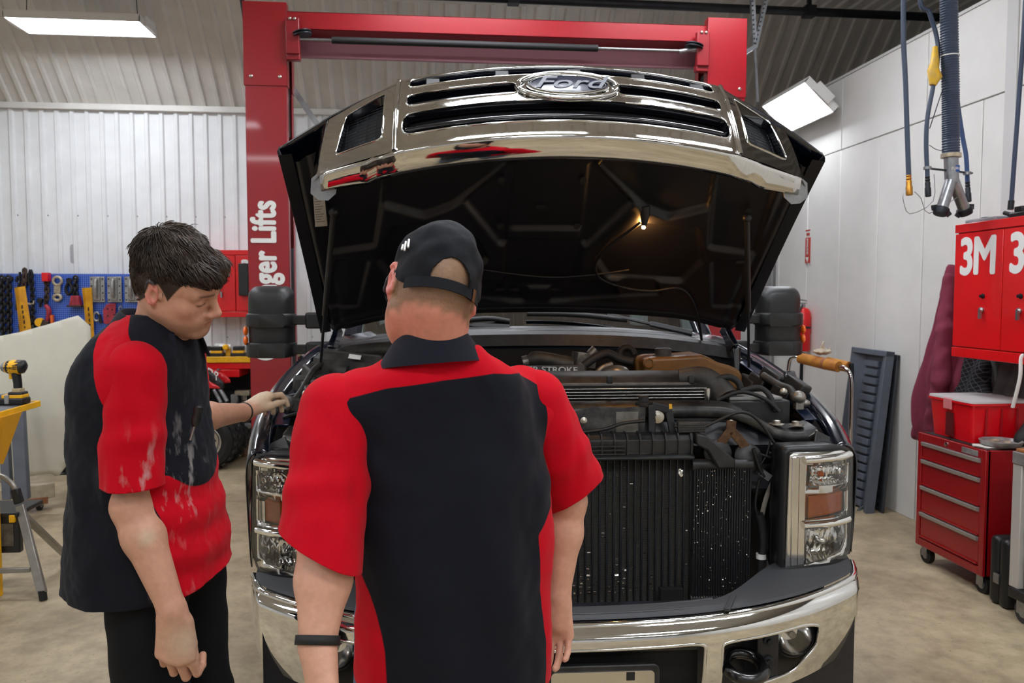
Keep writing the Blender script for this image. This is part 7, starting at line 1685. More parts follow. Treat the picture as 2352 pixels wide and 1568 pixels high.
t, q = peg_thing('cam_clamp', 'small dark cam clamp hanging beside the red tag clamp', 'clamp', 94, 686)
mb = MB(); mb.box(PP(92, 690, q), (0.05, 0.04, 0.05), rotm(0, 20, 0)); mb.build('body', M_chain, t, bevel=0.006); mb = MB(); mb.tube([PP(94, 690, q), PP(92, 706, q)], 0.012, 8); mb.build('arm', M_chain, t, smooth=50); pegpin(t, PP(92, 688, q))
# ================================================================== lettered cabinets (one on each wall)
def lettered_cabinet(name, label, loc, rz, W_, Hh, D, word, sizes):
    """front face at local y = 0 looking to -y, left edge x = 0, bottom z = 0"""
    t = thing(name, label, 'cabinet', loc, rz)
    mb = MB(); mb.bx(0, W_, 0.02, D, 0, Hh); mb.build('body', M_redb, t, bevel=0.004)
    mb = MB(); mb.bx(0, W_, -0.002, 0.02, 0, 0.055); mb.build('bottom_rail', M_redb, t, bevel=0.003)
    mb = MB(); mb.bx(0, W_, -0.002, 0.02, Hh - 0.05, Hh); mb.build('top_rail', M_redb, t, bevel=0.003)
    for i in range(2):
        x0 = 0.004 + i * W_ / 2; x1 = W_ / 2 - 0.003 + i * W_ / 2
        mb = MB(); mb.bx(x0, x1, 0.0, 0.018, 0.062, Hh - 0.056); d = mb.build('door', M_redb, t, bevel=0.003)
        text(word, sizes[0], M_white, 'lettering', d, axes(((x0 + x1) / 2 + sizes[3], -0.0015, Hh * sizes[2]), (1, 0, 0), (0, 0, 1)), heavy=sizes[0] * 0.03, ext=0.0008, sx=sizes[1], space=0.92)
        lx = x1 - 0.14 if i == 0 else x0 + 0.14
        mb = MB(); mb.lathe([(0.014, 0), (0.014, 0.006), (0.009, 0.008), (0.009, 0.02)], (lx, 0, Hh * 0.46), rotm(90, 0, 0), 12); mb.build('lock', M_iron, d, smooth=40)
        mb = MB(); mb.lathe([(0.012, 0), (0.016, 0.012), (0.010, 0.022)], (lx, 0, Hh * 0.36), rotm(90, 0, 0), 12); mb.box((lx + 0.004, -0.02, Hh * 0.33), (0.016, 0.012, 0.05)); mb.build('handle', M_steel, d, smooth=40)
    return t
# far one behind the young technician: local x along +X
cz0 = PY(540, 728, 8.45).z; cz1 = PY(540, 574, 8.45).z; xs = PY(541, 650, 8.45).x; Wc = 0.74
lettered_cabinet('wall_cabinet', 'red lettered wall cabinet on back wall beside brown haired head', (xs - Wc / 2, 8.45, cz0), 0, Wc, cz1 - cz0, 0.3, '3M', (0.23, 0.95, 0.72, 0.0))
p = PY(560, 642, 8.43); mb = MB(); bb = thing('magnet_box', 'black box stuck on door of far red lettered cabinet', 'box', (p.x, 8.44, p.z)); mb.bx(-0.045, 0.06, -0.05, 0.0, -0.165, 0.165); mb.build('tray', M_black, bb, bevel=0.006); mb = MB(); mb.bx(-0.035, 0.05, -0.055, -0.05, -0.15, 0.15); mb.build('front_lip', M_black, bb)
# ================================================================== workbench with chargers
bx0, bx1 = -3.55, PY(700, 830, 8.1).x - 0.12; YB = 8.12; ZB = PY(500, 820, YB).z
bn = thing('workbench', 'red workbench with yellow edged top against back wall', 'workbench', (bx0, YB, 0)); wB = bx1 - bx0
mb = MB(); mb.bx(0, wB, 0.03, 0.6, ZB - 0.03, ZB); mb.build('top', mat('bench_wood', '#b99e70', 0.6, var=0.25, vscale=12), bn, bevel=0.003)
mb = MB(); mb.bx(0, wB, 0.0, 0.03, ZB - 0.055, ZB + 0.002); mb.build('yellow_edge', M_yellow, bn, bevel=0.003)
mb = MB(); mb.bx(0, wB, 0.02, 0.05, ZB - 0.12, ZB - 0.058); mb.build('apron', M_redb, bn, bevel=0.003)
xd0, xd1 = PY(484, 850, YB).x - bx0, PY(550, 850, YB).x - bx0
mb = MB(); mb.bx(xd0, xd1, -0.01, 0.4, PY(500, 866, YB).z, ZB - 0.125); dr_ = mb.build('drawer', M_redb, bn, bevel=0.004)
mb = MB(); p = PY(503, 848, YB); mb.cyl((p.x - bx0, -0.04, p.z), (p.x - bx0, -0.01, p.z), 0.012, 10); mb.build('knob', M_steel, dr_, smooth=50)
for x in (0.05, wB - 0.05):
    for y in (0.08, 0.52): mb = MB(); mb.bx(x - 0.03, x + 0.03, y - 0.03, y + 0.03, 0, ZB - 0.03); mb.build('leg', M_redd, bn, bevel=0.003)
mb = MB(); mb.bx(0, wB, 0.56, 0.58, 0.1, ZB - 0.03); mb.build('back_panel', M_well, bn)
mb = MB(); mb.bx(0.02, wB - 0.75, 0.08, 0.56, 0.18, 0.2); mb.build('shelf', M_well, bn)
def charger(px, lab, yellow, dx=0):
    p = PY(px, 818, 8.25); t = thing('battery_charger', lab, 'charger', (p.x, 8.25, ZB), group='battery chargers on the bench')
    mb = MB(); mb.bx(-0.075, 0.075, -0.05, 0.05, 0.0, 0.035); mb.build('cradle', M_black, t, bevel=0.008)
    mb = MB(); mb.bx(-0.05, 0.055, -0.045, 0.045, 0.055, 0.10); mb.build('battery', M_black, t, bevel=0.008)
    mb = MB(); mb.bx(-0.052 if yellow else -0.02, 0.057 if yellow else 0.03, -0.052, 0.046, 0.034, 0.057); mb.build('yellow_band', M_yellow, t, bevel=0.003)
for i, (px, lab, yl) in enumerate(((471, 'black battery charger on workbench, nearest to brown haired face', False), (499, 'black and yellow battery charger, second along the workbench', True), (549, 'black and yellow battery charger on workbench beside red post', True))): charger(px, lab, yl)
p = PY(524, 815, 8.28); t = thing('yellow_drill', 'small white and yellow cordless drill lying between bench chargers', 'drill', (p.x, 8.28, ZB))
mb = MB(); mb.tube([(-0.08, 0, 0.09), (0.03, 0, 0.09)], 0.028, 10); mb.build('body', M_white, t, smooth=50); mb = MB(); mb.lathe([(0.012, 0), (0.03, 0.01), (0.03, 0.04), (0.02, 0.05)], (-0.01, -0.02, 0.09), rotm(90, 0, 0), 12); mb.build('yellow_cap', M_yellow, t, smooth=40); mb = MB(); mb.bx(-0.02, 0.03, -0.02, 0.02, 0.0, 0.08); mb.build('grip', M_yellow, t, bevel=0.006)
p = PY(455, 816, 8.3); t = thing('white_box', 'white tool box on bench behind nearest black charger', 'box', (p.x, 8.42, ZB)); mb = MB(); mb.bx(-0.06, 0.07, -0.04, 0.04, 0, 0.10); mb.build('case', M_white, t, bevel=0.008); mb = MB(); mb.bx(-0.02, 0.02, -0.05, -0.04, 0.05, 0.08); mb.build('latch', M_red, t)
p = PY(505, 816, 8.42); t = thing('white_box', 'long white box on bench behind second charger', 'box', (p.x, 8.46, ZB)); mb = MB(); mb.bx(-0.05, 0.05, -0.04, 0.04, 0, 0.115); mb.build('case', M_white, t, bevel=0.006); mb = MB(); mb.bx(-0.05, 0.05, -0.045, -0.04, 0.03, 0.04); mb.build('stripe', M_black, t)
p = PY(430, 800, 8.45); t = thing('bolt_cutter', 'red handled bolt cutters leaning on back wall under cabinet', 'bolt cutter', (p.x, 8.5, ZB))
for s, (xa, xb) in enumerate(((422, 431), (441, 449))):
    a_, b_ = PY(xa, 800, 8.5), PY(xb, 745, 8.6); mb = MB(); mb.tube([a_ - t.location, b_ - t.location], 0.022, 10); mb.build('handle', M_redd, t, smooth=50)
mb = MB(); a_ = PY(432, 805, 8.5) - t.location; mb.box(a_, (0.14, 0.05, 0.06)); mb.build('jaw_block', M_iron, t, bevel=0.006)
mb = MB(); mb.tube([PY(426, 800, 8.5) - t.location, PY(436, 823, 8.45) - t.location], 0.02, 8); mb.build('jaw', M_steel, t, smooth=50)
# ================================================================== quad bike
qa = PZ(469, 1082, 0); qy = qa.y; qc = PY(469, 1016, qy)
QB = thing('quad_bike', 'red and black quad bike with chunky tires behind brown haired person', 'quad bike', (qc.x, qy, 0))
rT = qc.z
def qwheel(x, y, nm='tire'):
    mb = MB(); mb.lathe([(0.13, -0.11), (0.20, -0.125), (rT - 0.02, -0.105), (rT, -0.06), (rT, 0.06), (rT - 0.02, 0.105), (0.20, 0.125), (0.13, 0.11)], (x, y, rT), rotm(90, 0, 0), 32, cap=False); t = mb.build(nm, M_rubber, QB, smooth=35)
    tm = MB(); tm.box((0, 0, rT - 0.004), (0.035, 0.08, 0.022)); 
    for i in range(22):
        for sy in (-1, 1):
            a = 2 * math.pi * (i + 0.25 * sy) / 22; mb = MB(); mb.box((x + math.sin(a) * rT, y + sy * 0.055, rT + math.cos(a) * rT), (0.035, 0.085, 0.02), Matrix.Rotation(a, 3, 'Y')); mb.v = [(v[0], v[1], max(v[2], 0.0)) for v in mb.v]; mb.build('tread_block', M_rubber, t)
    mb = MB(); mb.lathe([(0.03, 0.04), (0.10, 0.035), (0.115, 0.07), (0.14, 0.10), (0.15, 0.122), (0.142, 0.124), (0.13, 0.11), (0.13, -0.11)], (x, y, rT), rotm(90, 0, 0), 28, cap=False); w_ = mb.build('rim', mat('bright_rim', '#c9c6bf', 0.25, 0.9), t, smooth=40)
    mb = MB(); mb.lathe([(0.001, 0.06), (0.045, 0.055), (0.075, 0.045), (0.09, 0.03)], (x, y, rT), rotm(90, 0, 0), 5, cap=False); mb.build('hub', M_rustm, w_)
    for k_ in range(4): mb = MB(); a = R(45 + 90 * k_); mb.sphere((x + 0.035 * math.cos(a), y - 0.062, rT + 0.035 * math.sin(a)), 0.009, 8, 6); mb.build('lug_nut', M_steel, w_)
qwheel(0, 0.125); qwheel(0.03, 0.44); qwheel(-1.2, 0.14); qwheel(-1.2, 0.44)
def QP(px, py, dy=0.3): p = PY(px, py, qy + dy); return p - QB.location
def qpanel(name, m, pts, dy, th=0.02, crown_=0.03):
    P_ = [QP(a, b, dy) for a, b in pts]; V_, T_ = plate2d([(p.x, p.z) for p in P_], (), 0.04); mb = MB(); mb.add([(x, dy + crown_ * math.sin(x * 9), z) for x, z in V_], T_); o = mb.build(name, m, QB, smooth=50); s = o.modifiers.new('s', 'SOLIDIFY'); s.thickness = th; return o
M_atv = mat('quad_red_plastic', '#d6121c', 0.25, coat=0.5)
qpanel('front_fender', M_atv, ((380, 850), (445, 855), (470, 868), (503, 888), (505, 892), (460, 888), (440, 878), (380, 870)), 0.16, 0.06)
qpanel('front_fender', M_atv, ((460, 846), (490, 849), (515, 858), (528, 872), (529, 878), (512, 880), (497, 868)), 0.50, 0.06)
hc_ = qpanel('hood_panel', mat('quad_black_plastic', '#2a2a2c', 0.35), ((400, 850), (440, 840), (458, 838), (480, 848), (500, 864), (514, 878), (513, 890), (503, 893), (488, 875), (460, 862)), 0.36, 0.10)
c = QP(474, 853, 0.29); text('TEDR', 0.105, M_white, 'lettering', QB, axes((c.x + 0.01, 0.27, c.z), (0.85, 0, -0.45), (0.45, 0, 0.85)), bold=0.002, ext=0.002, sx=0.9)
c = QP(455, 866, 0.12); mb = MB(); mb.prism([(QP(x, y, .12).x, QP(x, y, .12).z) for x, y in ((441, 858), (470, 866), (485, 878), (460, 872), (441, 864))], 'xz', 0.11, 0.125); mb.build('graphic', mat('white_graphic', '#b9bdc0', 0.4, var=0.3, vscale=30), QB)
mb = MB(); mb.bx(-1.25, 0.1, 0.3, 0.55, 0.28, 0.5); mb.build('engine_frame', M_rustm, QB, bevel=0.03)
mb = MB(); mb.bx(-1.3, -0.45, 0.28, 0.58, 0.48, 0.78); mb.build('seat', M_black, QB, bevel=0.06, segs=3)
mb = MB(); mb.bx(-1.5, -0.85, 0.05, 0.56, 0.55, 0.6); mb.build('rear_fender', M_atv, QB, bevel=0.02)
mb = MB(); mb.tube(smoothpath([(-0.35, 0.02, 0.95), (-0.3, 0.25, 0.98), (-0.28, 0.42, 0.92), (-0.3, 0.5, 0.98), (-0.35, 0.58, 0.95)], 5), 0.015, 8); mb.tube([(-0.28, 0.42, 0.92), (-0.15, 0.42, 0.45)], 0.03, 8); mb.build('handlebar', M_black, QB, smooth=50)
for (a_, b_) in (((492, 895), (508, 925)), ((505, 893), (522, 922)), ((455, 890), (450, 925))): mb = MB(); mb.tube([QP(*a_, .3), QP(*b_, .25)], 0.02, 8); mb.build('shock', M_steel, QB, smooth=50)
mb = MB(); mb.tube([(0, 0.0, rT), (0, 0.46, rT)], 0.02, 8); mb.tube([(-1.2, 0.0, rT), (-1.2, 0.46, rT)], 0.02, 8); mb.bx(-1.2, 0, 0.40, 0.46, rT - 0.02, rT + 0.05); mb.build('axle', M_iron, QB)
mb = MB(); mb.tube([(0.02, 0.45, 0.30), (0.23, 0.35, 0.36), (0.3, 0.45, 0.34)], 0.03, 8); mb.build('bumper_bar', M_steel, QB, smooth=50)
# ================================================================== hydraulic ram standing by the left post
hb_ = PZ(556, 1038, 0); t = thing('hydraulic_ram', 'black cylinder with yellow ring and square metal head beside red post', 'cylinder', hb_)
yh = hb_.y; sc_ = yh / F
mb = MB(); mb.cyl((0, 0, 0.04), (0, 0, 0.52), 0.078, 20); mb.build('barrel', M_black, t, smooth=50)
mb = MB(); mb.lathe([(0.078, 0), (0.088, 0.0), (0.088, 0.014), (0.078, 0.014)], (0, 0, 0.06), None, 20); mb.build('yellow_ring', M_yellow, t, smooth=40)
mb = MB(); mb.cyl((-0.02, 0, 0), (-0.02, 0, 0.045), 0.035, 12); mb.build('foot', M_steel, t, smooth=50)
mb = MB(); mb.bx(-0.085, -0.02, -0.07, 0.05, 0.5, 0.60); mb.build('head_block', M_plate, t, bevel=0.005)
mb = MB(); mb.bx(-0.05, 0.09, -0.05, 0.06, 0.585, 0.635); mb.build('head_cap', M_ivory, t, bevel=0.005)
mb = MB(); mb.cyl((0.03, 0, 0.5), (0.03, 0, 0.6), 0.03, 12); mb.build('chrome_rod', M_chrome, t, smooth=50)
p = PY(525, 925, 7.9); t = thing('wood_crate', 'dusty wooden crate on the floor under the workbench', 'crate', (p.x + 0.02, 8.0, 0))
for i in range(3): mb = MB(); mb.bx(-0.3, 0.1, 0, 0.03, 0.03 + i * 0.17, 0.17 + i * 0.17); mb.build('plank', mat('crate_wood', '#7d5b47', 0.7, var=0.3, vscale=14), t, bevel=0.003)
for x in (-0.28, 0.08):
    mb = MB(); mb.bx(x - 0.02, x + 0.02, 0.03, 0.10, 0, 0.5); mb.build('corner_post', MATS['crate_wood'], t)
# ================================================================== cream hood panel on its dolly
YH = 6.2
outline = [(-70, 790), (-30, 782), (0, 773), (60, 761), (120, 744), (165, 730), (186, 724), (214, 748), (217, 770), (222, 900), (220, 985), (197, 1022), (170, 1052), (142, 1088), (132, 1090), (122, 1084), (80, 1090), (0, 1108), (-70, 1118)]
pc_ = PY(80, 1108, YH); hp_t = thing('loose_vehicle_hood', 'cream coloured loose vehicle hood panel standing on a wooden dolly', 'hood panel', (pc_.x, YH, pc_.z))
pts = [PY(a, b, YH) - hp_t.location for a, b in outline]
def hcurve(x, z): return (x, 0.10 * (x - 0.0) ** 2 - 0.02 + 0.05 * math.exp(-((x - 0.30 + 0.10 * (1.2 - z)) / 0.035) ** 2) * -0.25 - 0.10 * math.sin(z * 2.2), z)
V_, T_ = plate2d([(p.x, p.z) for p in pts], (), 0.05); mb = MB(); mb.add([hcurve(x, z) for x, z in V_], T_)
o = mb.build('outer_skin', mat('cream_paint', '#cfccbd', 0.6, var=0.05, vscale=4, spec=0.25), hp_t, smooth=60)
if sum((p.normal.y for p in o.data.polygons)) > 0: o.data.flip_normals()
s = o.modifiers.new('s', 'SOLIDIFY'); s.thickness = 0.012
blk = [(128, 1090), (150, 1086), (170, 1052), (197, 1022), (228, 990), (240, 1088)]
pb = [PY(a, b, YH + 0.12) - hp_t.location for a, b in blk]; mb = MB(); mb.prism([(p.x, p.z) for p in pb], 'xz', 0.10, 0.16); mb.build('black_liner', M_black, hp_t, bevel=0.01)
dl_ = thing('wooden_dolly', 'beige wooden dolly with casters and grey uprights under cream hood', 'dolly', (pc_.x, YH, 0)); zt = pc_.z - 0.005
M_wood = mat('pale_lumber', '#b0a48c', 0.65, var=0.2, vscale=10)
pa_, pb_ = PY(112, 1100, YH - 0.02) - Vector(dl_.location), PY(-80, 1175, 5.75) - Vector(dl_.location)
mb = MB(); mb.bar(Vector((pa_.x, 0.05, zt - 0.055)), Vector((pa_.x - 1.0, -0.62, zt - 0.055)), 0.12, 0.11); mb.build('beam', M_wood, dl_, bevel=0.006)
mb = MB(); mb.bar(Vector((pa_.x + 0.1, 0.16, zt - 0.055)), Vector((pa_.x + 0.9, 0.16, zt - 0.055)), 0.1, 0.09); mb.build('beam', M_wood, dl_, bevel=0.006)
mb = MB(); mb.bar(Vector((pa_.x - 0.02, 0.0, 0.115 if zt > 0.2 else zt - 0.12)), Vector((pa_.x - 0.5, -0.25, 0.115 if zt > 0.2 else zt - 0.12)), 0.1, 0.05); mb.build('block', mat('reddish_block', '#8a5a3a', 0.7, var=0.2), dl_, bevel=0.004)
def caster(parent, x, y, top, r=0.035, wd=0.022, m=None):
    mb = MB(); mb.lathe([(r * 0.5, -wd / 2), (r, -wd / 2), (r, wd / 2), (r * 0.5, wd / 2)], (x, y, r), rotm(0, 90, 0), 20); c_ = mb.build('caster', m or M_rubber, parent, smooth=35)
    mb = MB(); mb.cyl((x - wd / 2 - 0.002, y, r), (x + wd / 2 + 0.002, y, r), r * 0.5, 14); mb.build('hub', M_plate, c_, smooth=40)
    mb = MB(); mb.bx(x - wd / 2 - 0.008, x - wd / 2 - 0.003, y - r * 0.45, y + r * 0.6, r * 0.8, top); mb.bx(x + wd / 2 + 0.003, x + wd / 2 + 0.008, y - r * 0.45, y + r * 0.6, r * 0.8, top); mb.bx(x - wd / 2 - 0.012, x + wd / 2 + 0.012, y - 0.02, y + 0.03, top - 0.006, top); mb.build('fork', M_steel, c_)
    return c_
caster(dl_, pa_.x - 0.07, -0.02, zt - 0.11, 0.04); caster(dl_, pa_.x - 0.95, -0.55, zt - 0.11, 0.04); caster(dl_, pa_.x + 0.8, 0.16, zt - 0.1, 0.04)
M_post = mat('blue_grey_steel', '#6b7280', 0.4, 0.5, var=0.1)
for (px, py, w_) in ((44, 1105, 0.085), (10, 1118, 0.06)):
    b_ = PY(px + 8, py, 5.85) - Vector(dl_.location); t_ = PY(px - 4, 905, 5.85) - Vector(dl_.location); mb = MB(); mb.bar(Vector((b_.x, b_.y, zt - 0.03)), t_, w_, 0.05, (0, 1, 0)); mb.build('upright', M_post, dl_, bevel=0.005)
# ================================================================== yellow tool stand with impact driver
ZT = 1.046; c1 = PZ(91, 921, ZT); c2 = PZ(0, 947, ZT); c3 = c1 + Vector((-0.9, 0.02, 0)); c4 = c2 + (c2 - c1) * 1.2; c4 = Vector((c4.x, c4.y, ZT))
st_ = thing('tool_stand', 'yellow edged grey tool tray on yellow legs at picture edge', 'tool stand', (c1.x - 0.3, c1.y, 0)); so_ = Vector(st_.location)
top = [c1, c3, Vector((c3.x, c4.y, ZT)), c4]
mb = MB(); mb.prism([((p - so_).x, (p - so_).y) for p in top], 'xy', ZT - 0.012, ZT - 0.001); mb.build('tray', mat('grey_tray', '#6f7075', 0.5, 0.3, var=0.2), st_)
for i in range(4):
    a_, b_ = top[i] - so_, top[(i + 1) % 4] - so_; mb = MB(); mb.bar(a_ - Vector((0, 0, 0.012)), b_ - Vector((0, 0, 0.012)), 0.012, 0.03); mb.build('yellow_rim', M_yellow, st_, bevel=0.002)
g1, g2 = c1.lerp(c2, 0.62) - so_, c4 - so_
gp = [c1.lerp(c2, 0.60), c1.lerp(c2, 1.1), c1.lerp(c2, 1.1) - Vector((0, 0, 0.22)), c1.lerp(c2, 0.98) - Vector((0, 0, 0.17))]
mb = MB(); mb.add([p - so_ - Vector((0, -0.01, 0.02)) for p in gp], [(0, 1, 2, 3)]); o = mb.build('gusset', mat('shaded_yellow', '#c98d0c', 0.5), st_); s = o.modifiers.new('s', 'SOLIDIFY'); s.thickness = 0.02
for (px, py) in ((-2, 1368), (-330, 1368), (-60, 1300)):
    f = PZ(px, py, 0) - so_; mb = MB(); mb.bar(f, Vector((f.x, f.y, ZT - 0.02)), 0.03, 0.03, (0, 1, 0)); mb.build('leg', M_yellow, st_, bevel=0.003)
# impact driver
dq = PZ(36, 930, ZT); dq.y += 0.03; k = dq.y / F
DR = thing('impact_driver', 'yellow and black cordless impact driver standing on its battery', 'impact driver', (dq.x, dq.y, ZT))
def D(px, py): p = PY(px, py, dq.y); return Vector((p.x - dq.x, 0, p.z - ZT))
z0 = D(36, 928).z
def dbox(name, m, x0, y0, x1, y1, th, bev=0.01): a_, b_ = D(x0, y0), D(x1, y1); mb = MB(); mb.bx(a_.x, b_.x, -th / 2, th / 2, max(0.0, b_.z), a_.z); return mb.build(name, m, DR, bevel=bev, segs=3)
dbox('battery', M_black, 3, 912, 63, 929, 0.085); dbox('battery_latch', M_yellow, 11, 905, 60, 914, 0.075, 0.006); dbox('foot', M_blk, 25, 899, 58, 908, 0.07, 0.006); dbox('belt_clip', M_plate, 20, 905, 31, 925, 0.092, 0.003)
mb = MB(); mb.tube([D(42, 902), D(41, 880), D(38, 862), D(36, 850)], [0.022, 0.022, 0.023, 0.026], 12, flat=0.9, up=(1, 0, 0)); mb.build('grip', M_black, DR, smooth=60)
dbox('clip_label', mat('beige_tag', '#b9a67e', 0.6), 33, 891, 52, 901, 0.052, 0.003)
mb = MB(); a_, b_ = D(15, 843), D(58, 843); mb.tube([a_, D(20, 843), D(46, 842), D(55, 842), D(60, 843)], [0.028, 0.034, 0.036, 0.034, 0.018], 16); mb.build('motor_housing', M_black, DR, smooth=60)
mb = MB(); mb.tube([D(15, 843), D(30, 843), D(47, 843)], [0.030, 0.0375, 0.037], 14); bd = mb.build('yellow_shell', M_yellow, DR, smooth=60)
mb = MB(); mb.tube([D(0, 843), D(3, 843), D(6, 843), D(15, 843)], [0.008, 0.010, 0.022, 0.030], 14); mb.build('nose_cone', M_plate, DR, smooth=60)
mb = MB(); mb.tube([D(-8, 843), D(2, 843)], 0.008, 8); mb.build('chuck', M_iron, DR, smooth=50)
c = D(27, 844); text('DEWALT', 0.016, M_black, 'lettering', DR, axes((c.x, -0.0385, c.z), (1, 0, 0), (0, 0, 1)), ext=0.001)
for i in range(3): mb = MB(); p = D(42, 838 + i * 4); mb.box((p.x, -0.037, p.z), (0.02, 0.006, 0.004)); mb.build('vent', M_black, DR)
dbox('trigger', M_yellow, 22, 856, 30, 870, 0.022, 0.004)
# ================================================================== step stool
f1 = PZ(100, 1378, 0); SS = thing('step_stool', 'grey aluminium folding step stool with black tray at lower left edge', 'step stool', (f1.x, f1.y, 0)); sq = Vector(SS.location)
def SPt(px, py, y): return PY(px, py, y) - sq
M_al = mat('brushed_aluminium', '#97938b', 0.38, 0.6, var=0.15)
for dx in (0, -0.46):
    o_ = Vector((dx, 0, 0)); mb = MB(); mb.bar(SPt(98, 1362, f1.y) + o_, SPt(46, 1160, f1.y + 0.15) + o_, 0.045, 0.025, (0, 1, 0)); mb.build('leg', M_al, SS, bevel=0.004)
    mb = MB(); mb.cyl(SPt(100, 1377, f1.y) + o_, SPt(97, 1355, f1.y) + o_, 0.02, 12); mb.build('rubber_foot', M_rubber, SS, smooth=50)
    mb = MB(); mb.bar(Vector((-0.12, 0.62, 0.0)) + o_, SPt(52, 1180, f1.y + 0.15) + o_, 0.04, 0.022, (0, 1, 0)); mb.build('rear_leg', M_al, SS, bevel=0.004)
    mb = MB(); p = SPt(45, 1155, f1.y + 0.16) + o_; mb.bar(p, p + Vector((-0.02, 0.0, 0.08)), 0.04, 0.04, (0, 1, 0)); mb.build('hinge_collar', M_black, SS, bevel=0.006)
p0 = SPt(42, 1140, f1.y + 0.16); mb = MB(); mb.tube(smoothpath([p0, p0 + Vector((-0.03, 0, 0.07)), p0 + Vector((-0.12, 0.01, 0.12)), p0 + Vector((-0.33, 0.01, 0.12)), p0 + Vector((-0.43, 0, 0.07)), p0 + Vector((-0.46, 0, 0))], 6), 0.014, 10); mb.build('hand_rail', M_al, SS, smooth=60)
a_, b_ = SPt(48, 1182, f1.y + 0.14), SPt(0, 1268, f1.y + 0.14); mb = MB(); mb.bx(a_.x - 0.42, a_.x, a_.y - 0.02, a_.y + 0.02, b_.z, a_.z); tr = mb.build('black_tray', M_black, SS, bevel=0.006)
mb = MB(); mb.bx(a_.x - 0.36, a_.x - 0.03, a_.y - 0.024, a_.y - 0.02, b_.z + 0.04, a_.z - 0.04); mb.build('tray_insert', mat('dusty_insert', '#5b5348', 0.7, var=0.4, vscale=30), tr)
mb = MB(); p = SPt(30, 1190, f1.y + 0.12); mb.box(p, (0.03, 0.03, 0.04)); mb.build('yellow_latch', M_yellow, SS, bevel=0.004)
p = SPt(70, 1308, f1.y + 0.04); mb = MB(); mb.bar(p, p + Vector((-0.47, 0, 0)), 0.02, 0.025); mb.build('rung', M_al, SS, bevel=0.003)
mb = MB(); mb.bx(a_.x - 0.42, a_.x, a_.y - 0.03, a_.y + 0.25, a_.z - 0.005, a_.z + 0.02); mb.build('top_step', M_black, SS, bevel=0.005)
# ================================================================== right wall: lettered cabinet, hooks, jackets
XF = 3.05; y_far = PX(2190, 660, XF).y; z0 = PX(2190, 818, XF).z; z1 = PX(2190, 517, XF).z
WC = 0.80
lettered_cabinet('wall_cabinet', 'red lettered metal cabinet on the right wall above tool chest', (XF, y_far, z0), R(-90), WC, z1 - z0, XR - XF - 0.003, '3M', (0.29, 0.86, 0.74, 0.0))
ct = z1
p = PX(2280, 498, 3.2); t = thing('grey_pad', 'grey folded pad lying on top of near red cabinet', 'pad', (3.2, p.y, ct)); mb = MB(); mb.bx(-0.08, 0.08, -0.13, 0.13, 0.0, 0.03); mb.build('pad', mat('grey_felt', '#8c8f93', 0.8, var=0.2), t, bevel=0.01, segs=3); mb = MB(); mb.bx(-0.06, 0.06, -0.02, 0.02, 0.028, 0.036); mb.build('strap', M_black, t, bevel=0.003)
p = PX(2335, 490, 3.18); t = thing('air_fitting', 'black air tool fitting standing on near red cabinet under blue air line', 'air fitting', (3.2, p.y, ct))
mb = MB(); mb.bx(-0.03, 0.03, -0.12, 0.05, 0.0, 0.045); mb.build('body', M_black, t, bevel=0.01); mb = MB(); mb.tube([(0, 0.05, 0.03), (0, 0.12, 0.05)], 0.012, 8); mb.build('nozzle', M_black, t, smooth=50); mb = MB(); mb.bx(-0.015, 0.015, -0.03, 0.03, 0.045, 0.075); mb.build('lever', M_black, t, bevel=0.005)
a_ = PX(2343, 0, 3.25); b_ = PX(2325, 488, 3.25); t = thing('air_line', 'dark blue air line pipe running down wall to near red cabinet', 'pipe', (3.3, b_.y, ct + 0.07)); mb = MB(); q = Vector(t.location); mb.tube([Vector((-0.06, 0, 0.0)), Vector((-0.02, 0, 1.0)), Vector((0, 0, CEIL - q.z))], 0.012, 10); mb.build('pipe', mat('dark_blue_hose', '#2b3a55', 0.45), t, smooth=60)
mb = MB(); mb.cyl((-0.062, 0, 0.0), (-0.058, 0, 0.05), 0.016, 10); mb.build('coupler', M_iron, t, smooth=50)
p = PX(2345, 840, 3.02); t = thing('hanging_strap', 'white strap hanging below near red cabinet', 'strap', (3.03, p.y, z0 + 0.05)); mb = MB(); q = Vector(t.location); e = PX(2336, 935, 3.05) - q; mb.tube(smoothpath([(0.0, 0, 0), (-0.012, 0.0, -0.02), (-0.01, 0.005, -0.12), Vector((-0.005, e.y, e.z))], 6), 0.007, 8, flat=1.6); mb.build('strap', M_white, t, smooth=60); mb = MB(); mb.sphere((0, 0, 0.0), 0.01, 8, 6); mb.build('hook', M_steel, t)
# jackets: draped cloth hung from hooks on the partition
def garment(name, label, cat, px, py, secs, m, x=3.36, extra=None):
    S = Sdf(); P_ = []
    for (a, y0, y1, dep) in secs:          # pixel row: left, right, thickness
        pL, pR = PX(y0, a, x - dep / 2), PX(y1, a, x - dep / 2); P_.append(((pL.z + pR.z) / 2, x - dep / 2 - 0.004, (pL.y + pR.y) / 2, dep / 2, abs(pL.y - pR.y) / 2, 0.0))
    S.loft(P_, 0.02, 2.6); Vg, Fg = S.mesh(0.012); Vg = relax(Vg, Fg, 2); N_ = vnormals(Vg, Fg)
    f = 0.012 * np.sin(Vg[:, 1] * 60 + 2.5 * np.sin(Vg[:, 2] * 5)) + 0.012 * fnoise(Vg * np.array((1, 1, 0.4)), 14, 3.0); Vg = Vg + N_ * f[:, None]; Vg[:, 0] = np.minimum(Vg[:, 0], XR - 0.016)
    o = PX(px, py, x); o.x = x; t = thing(name, label, cat, o); np_mesh('cloth', Vg, Fg, m, t, o); return t
M_maroon = mat('maroon_fleece', '#7c2c42', 0.9, var=0.15, vscale=8, bump=0.15, bscale=200)
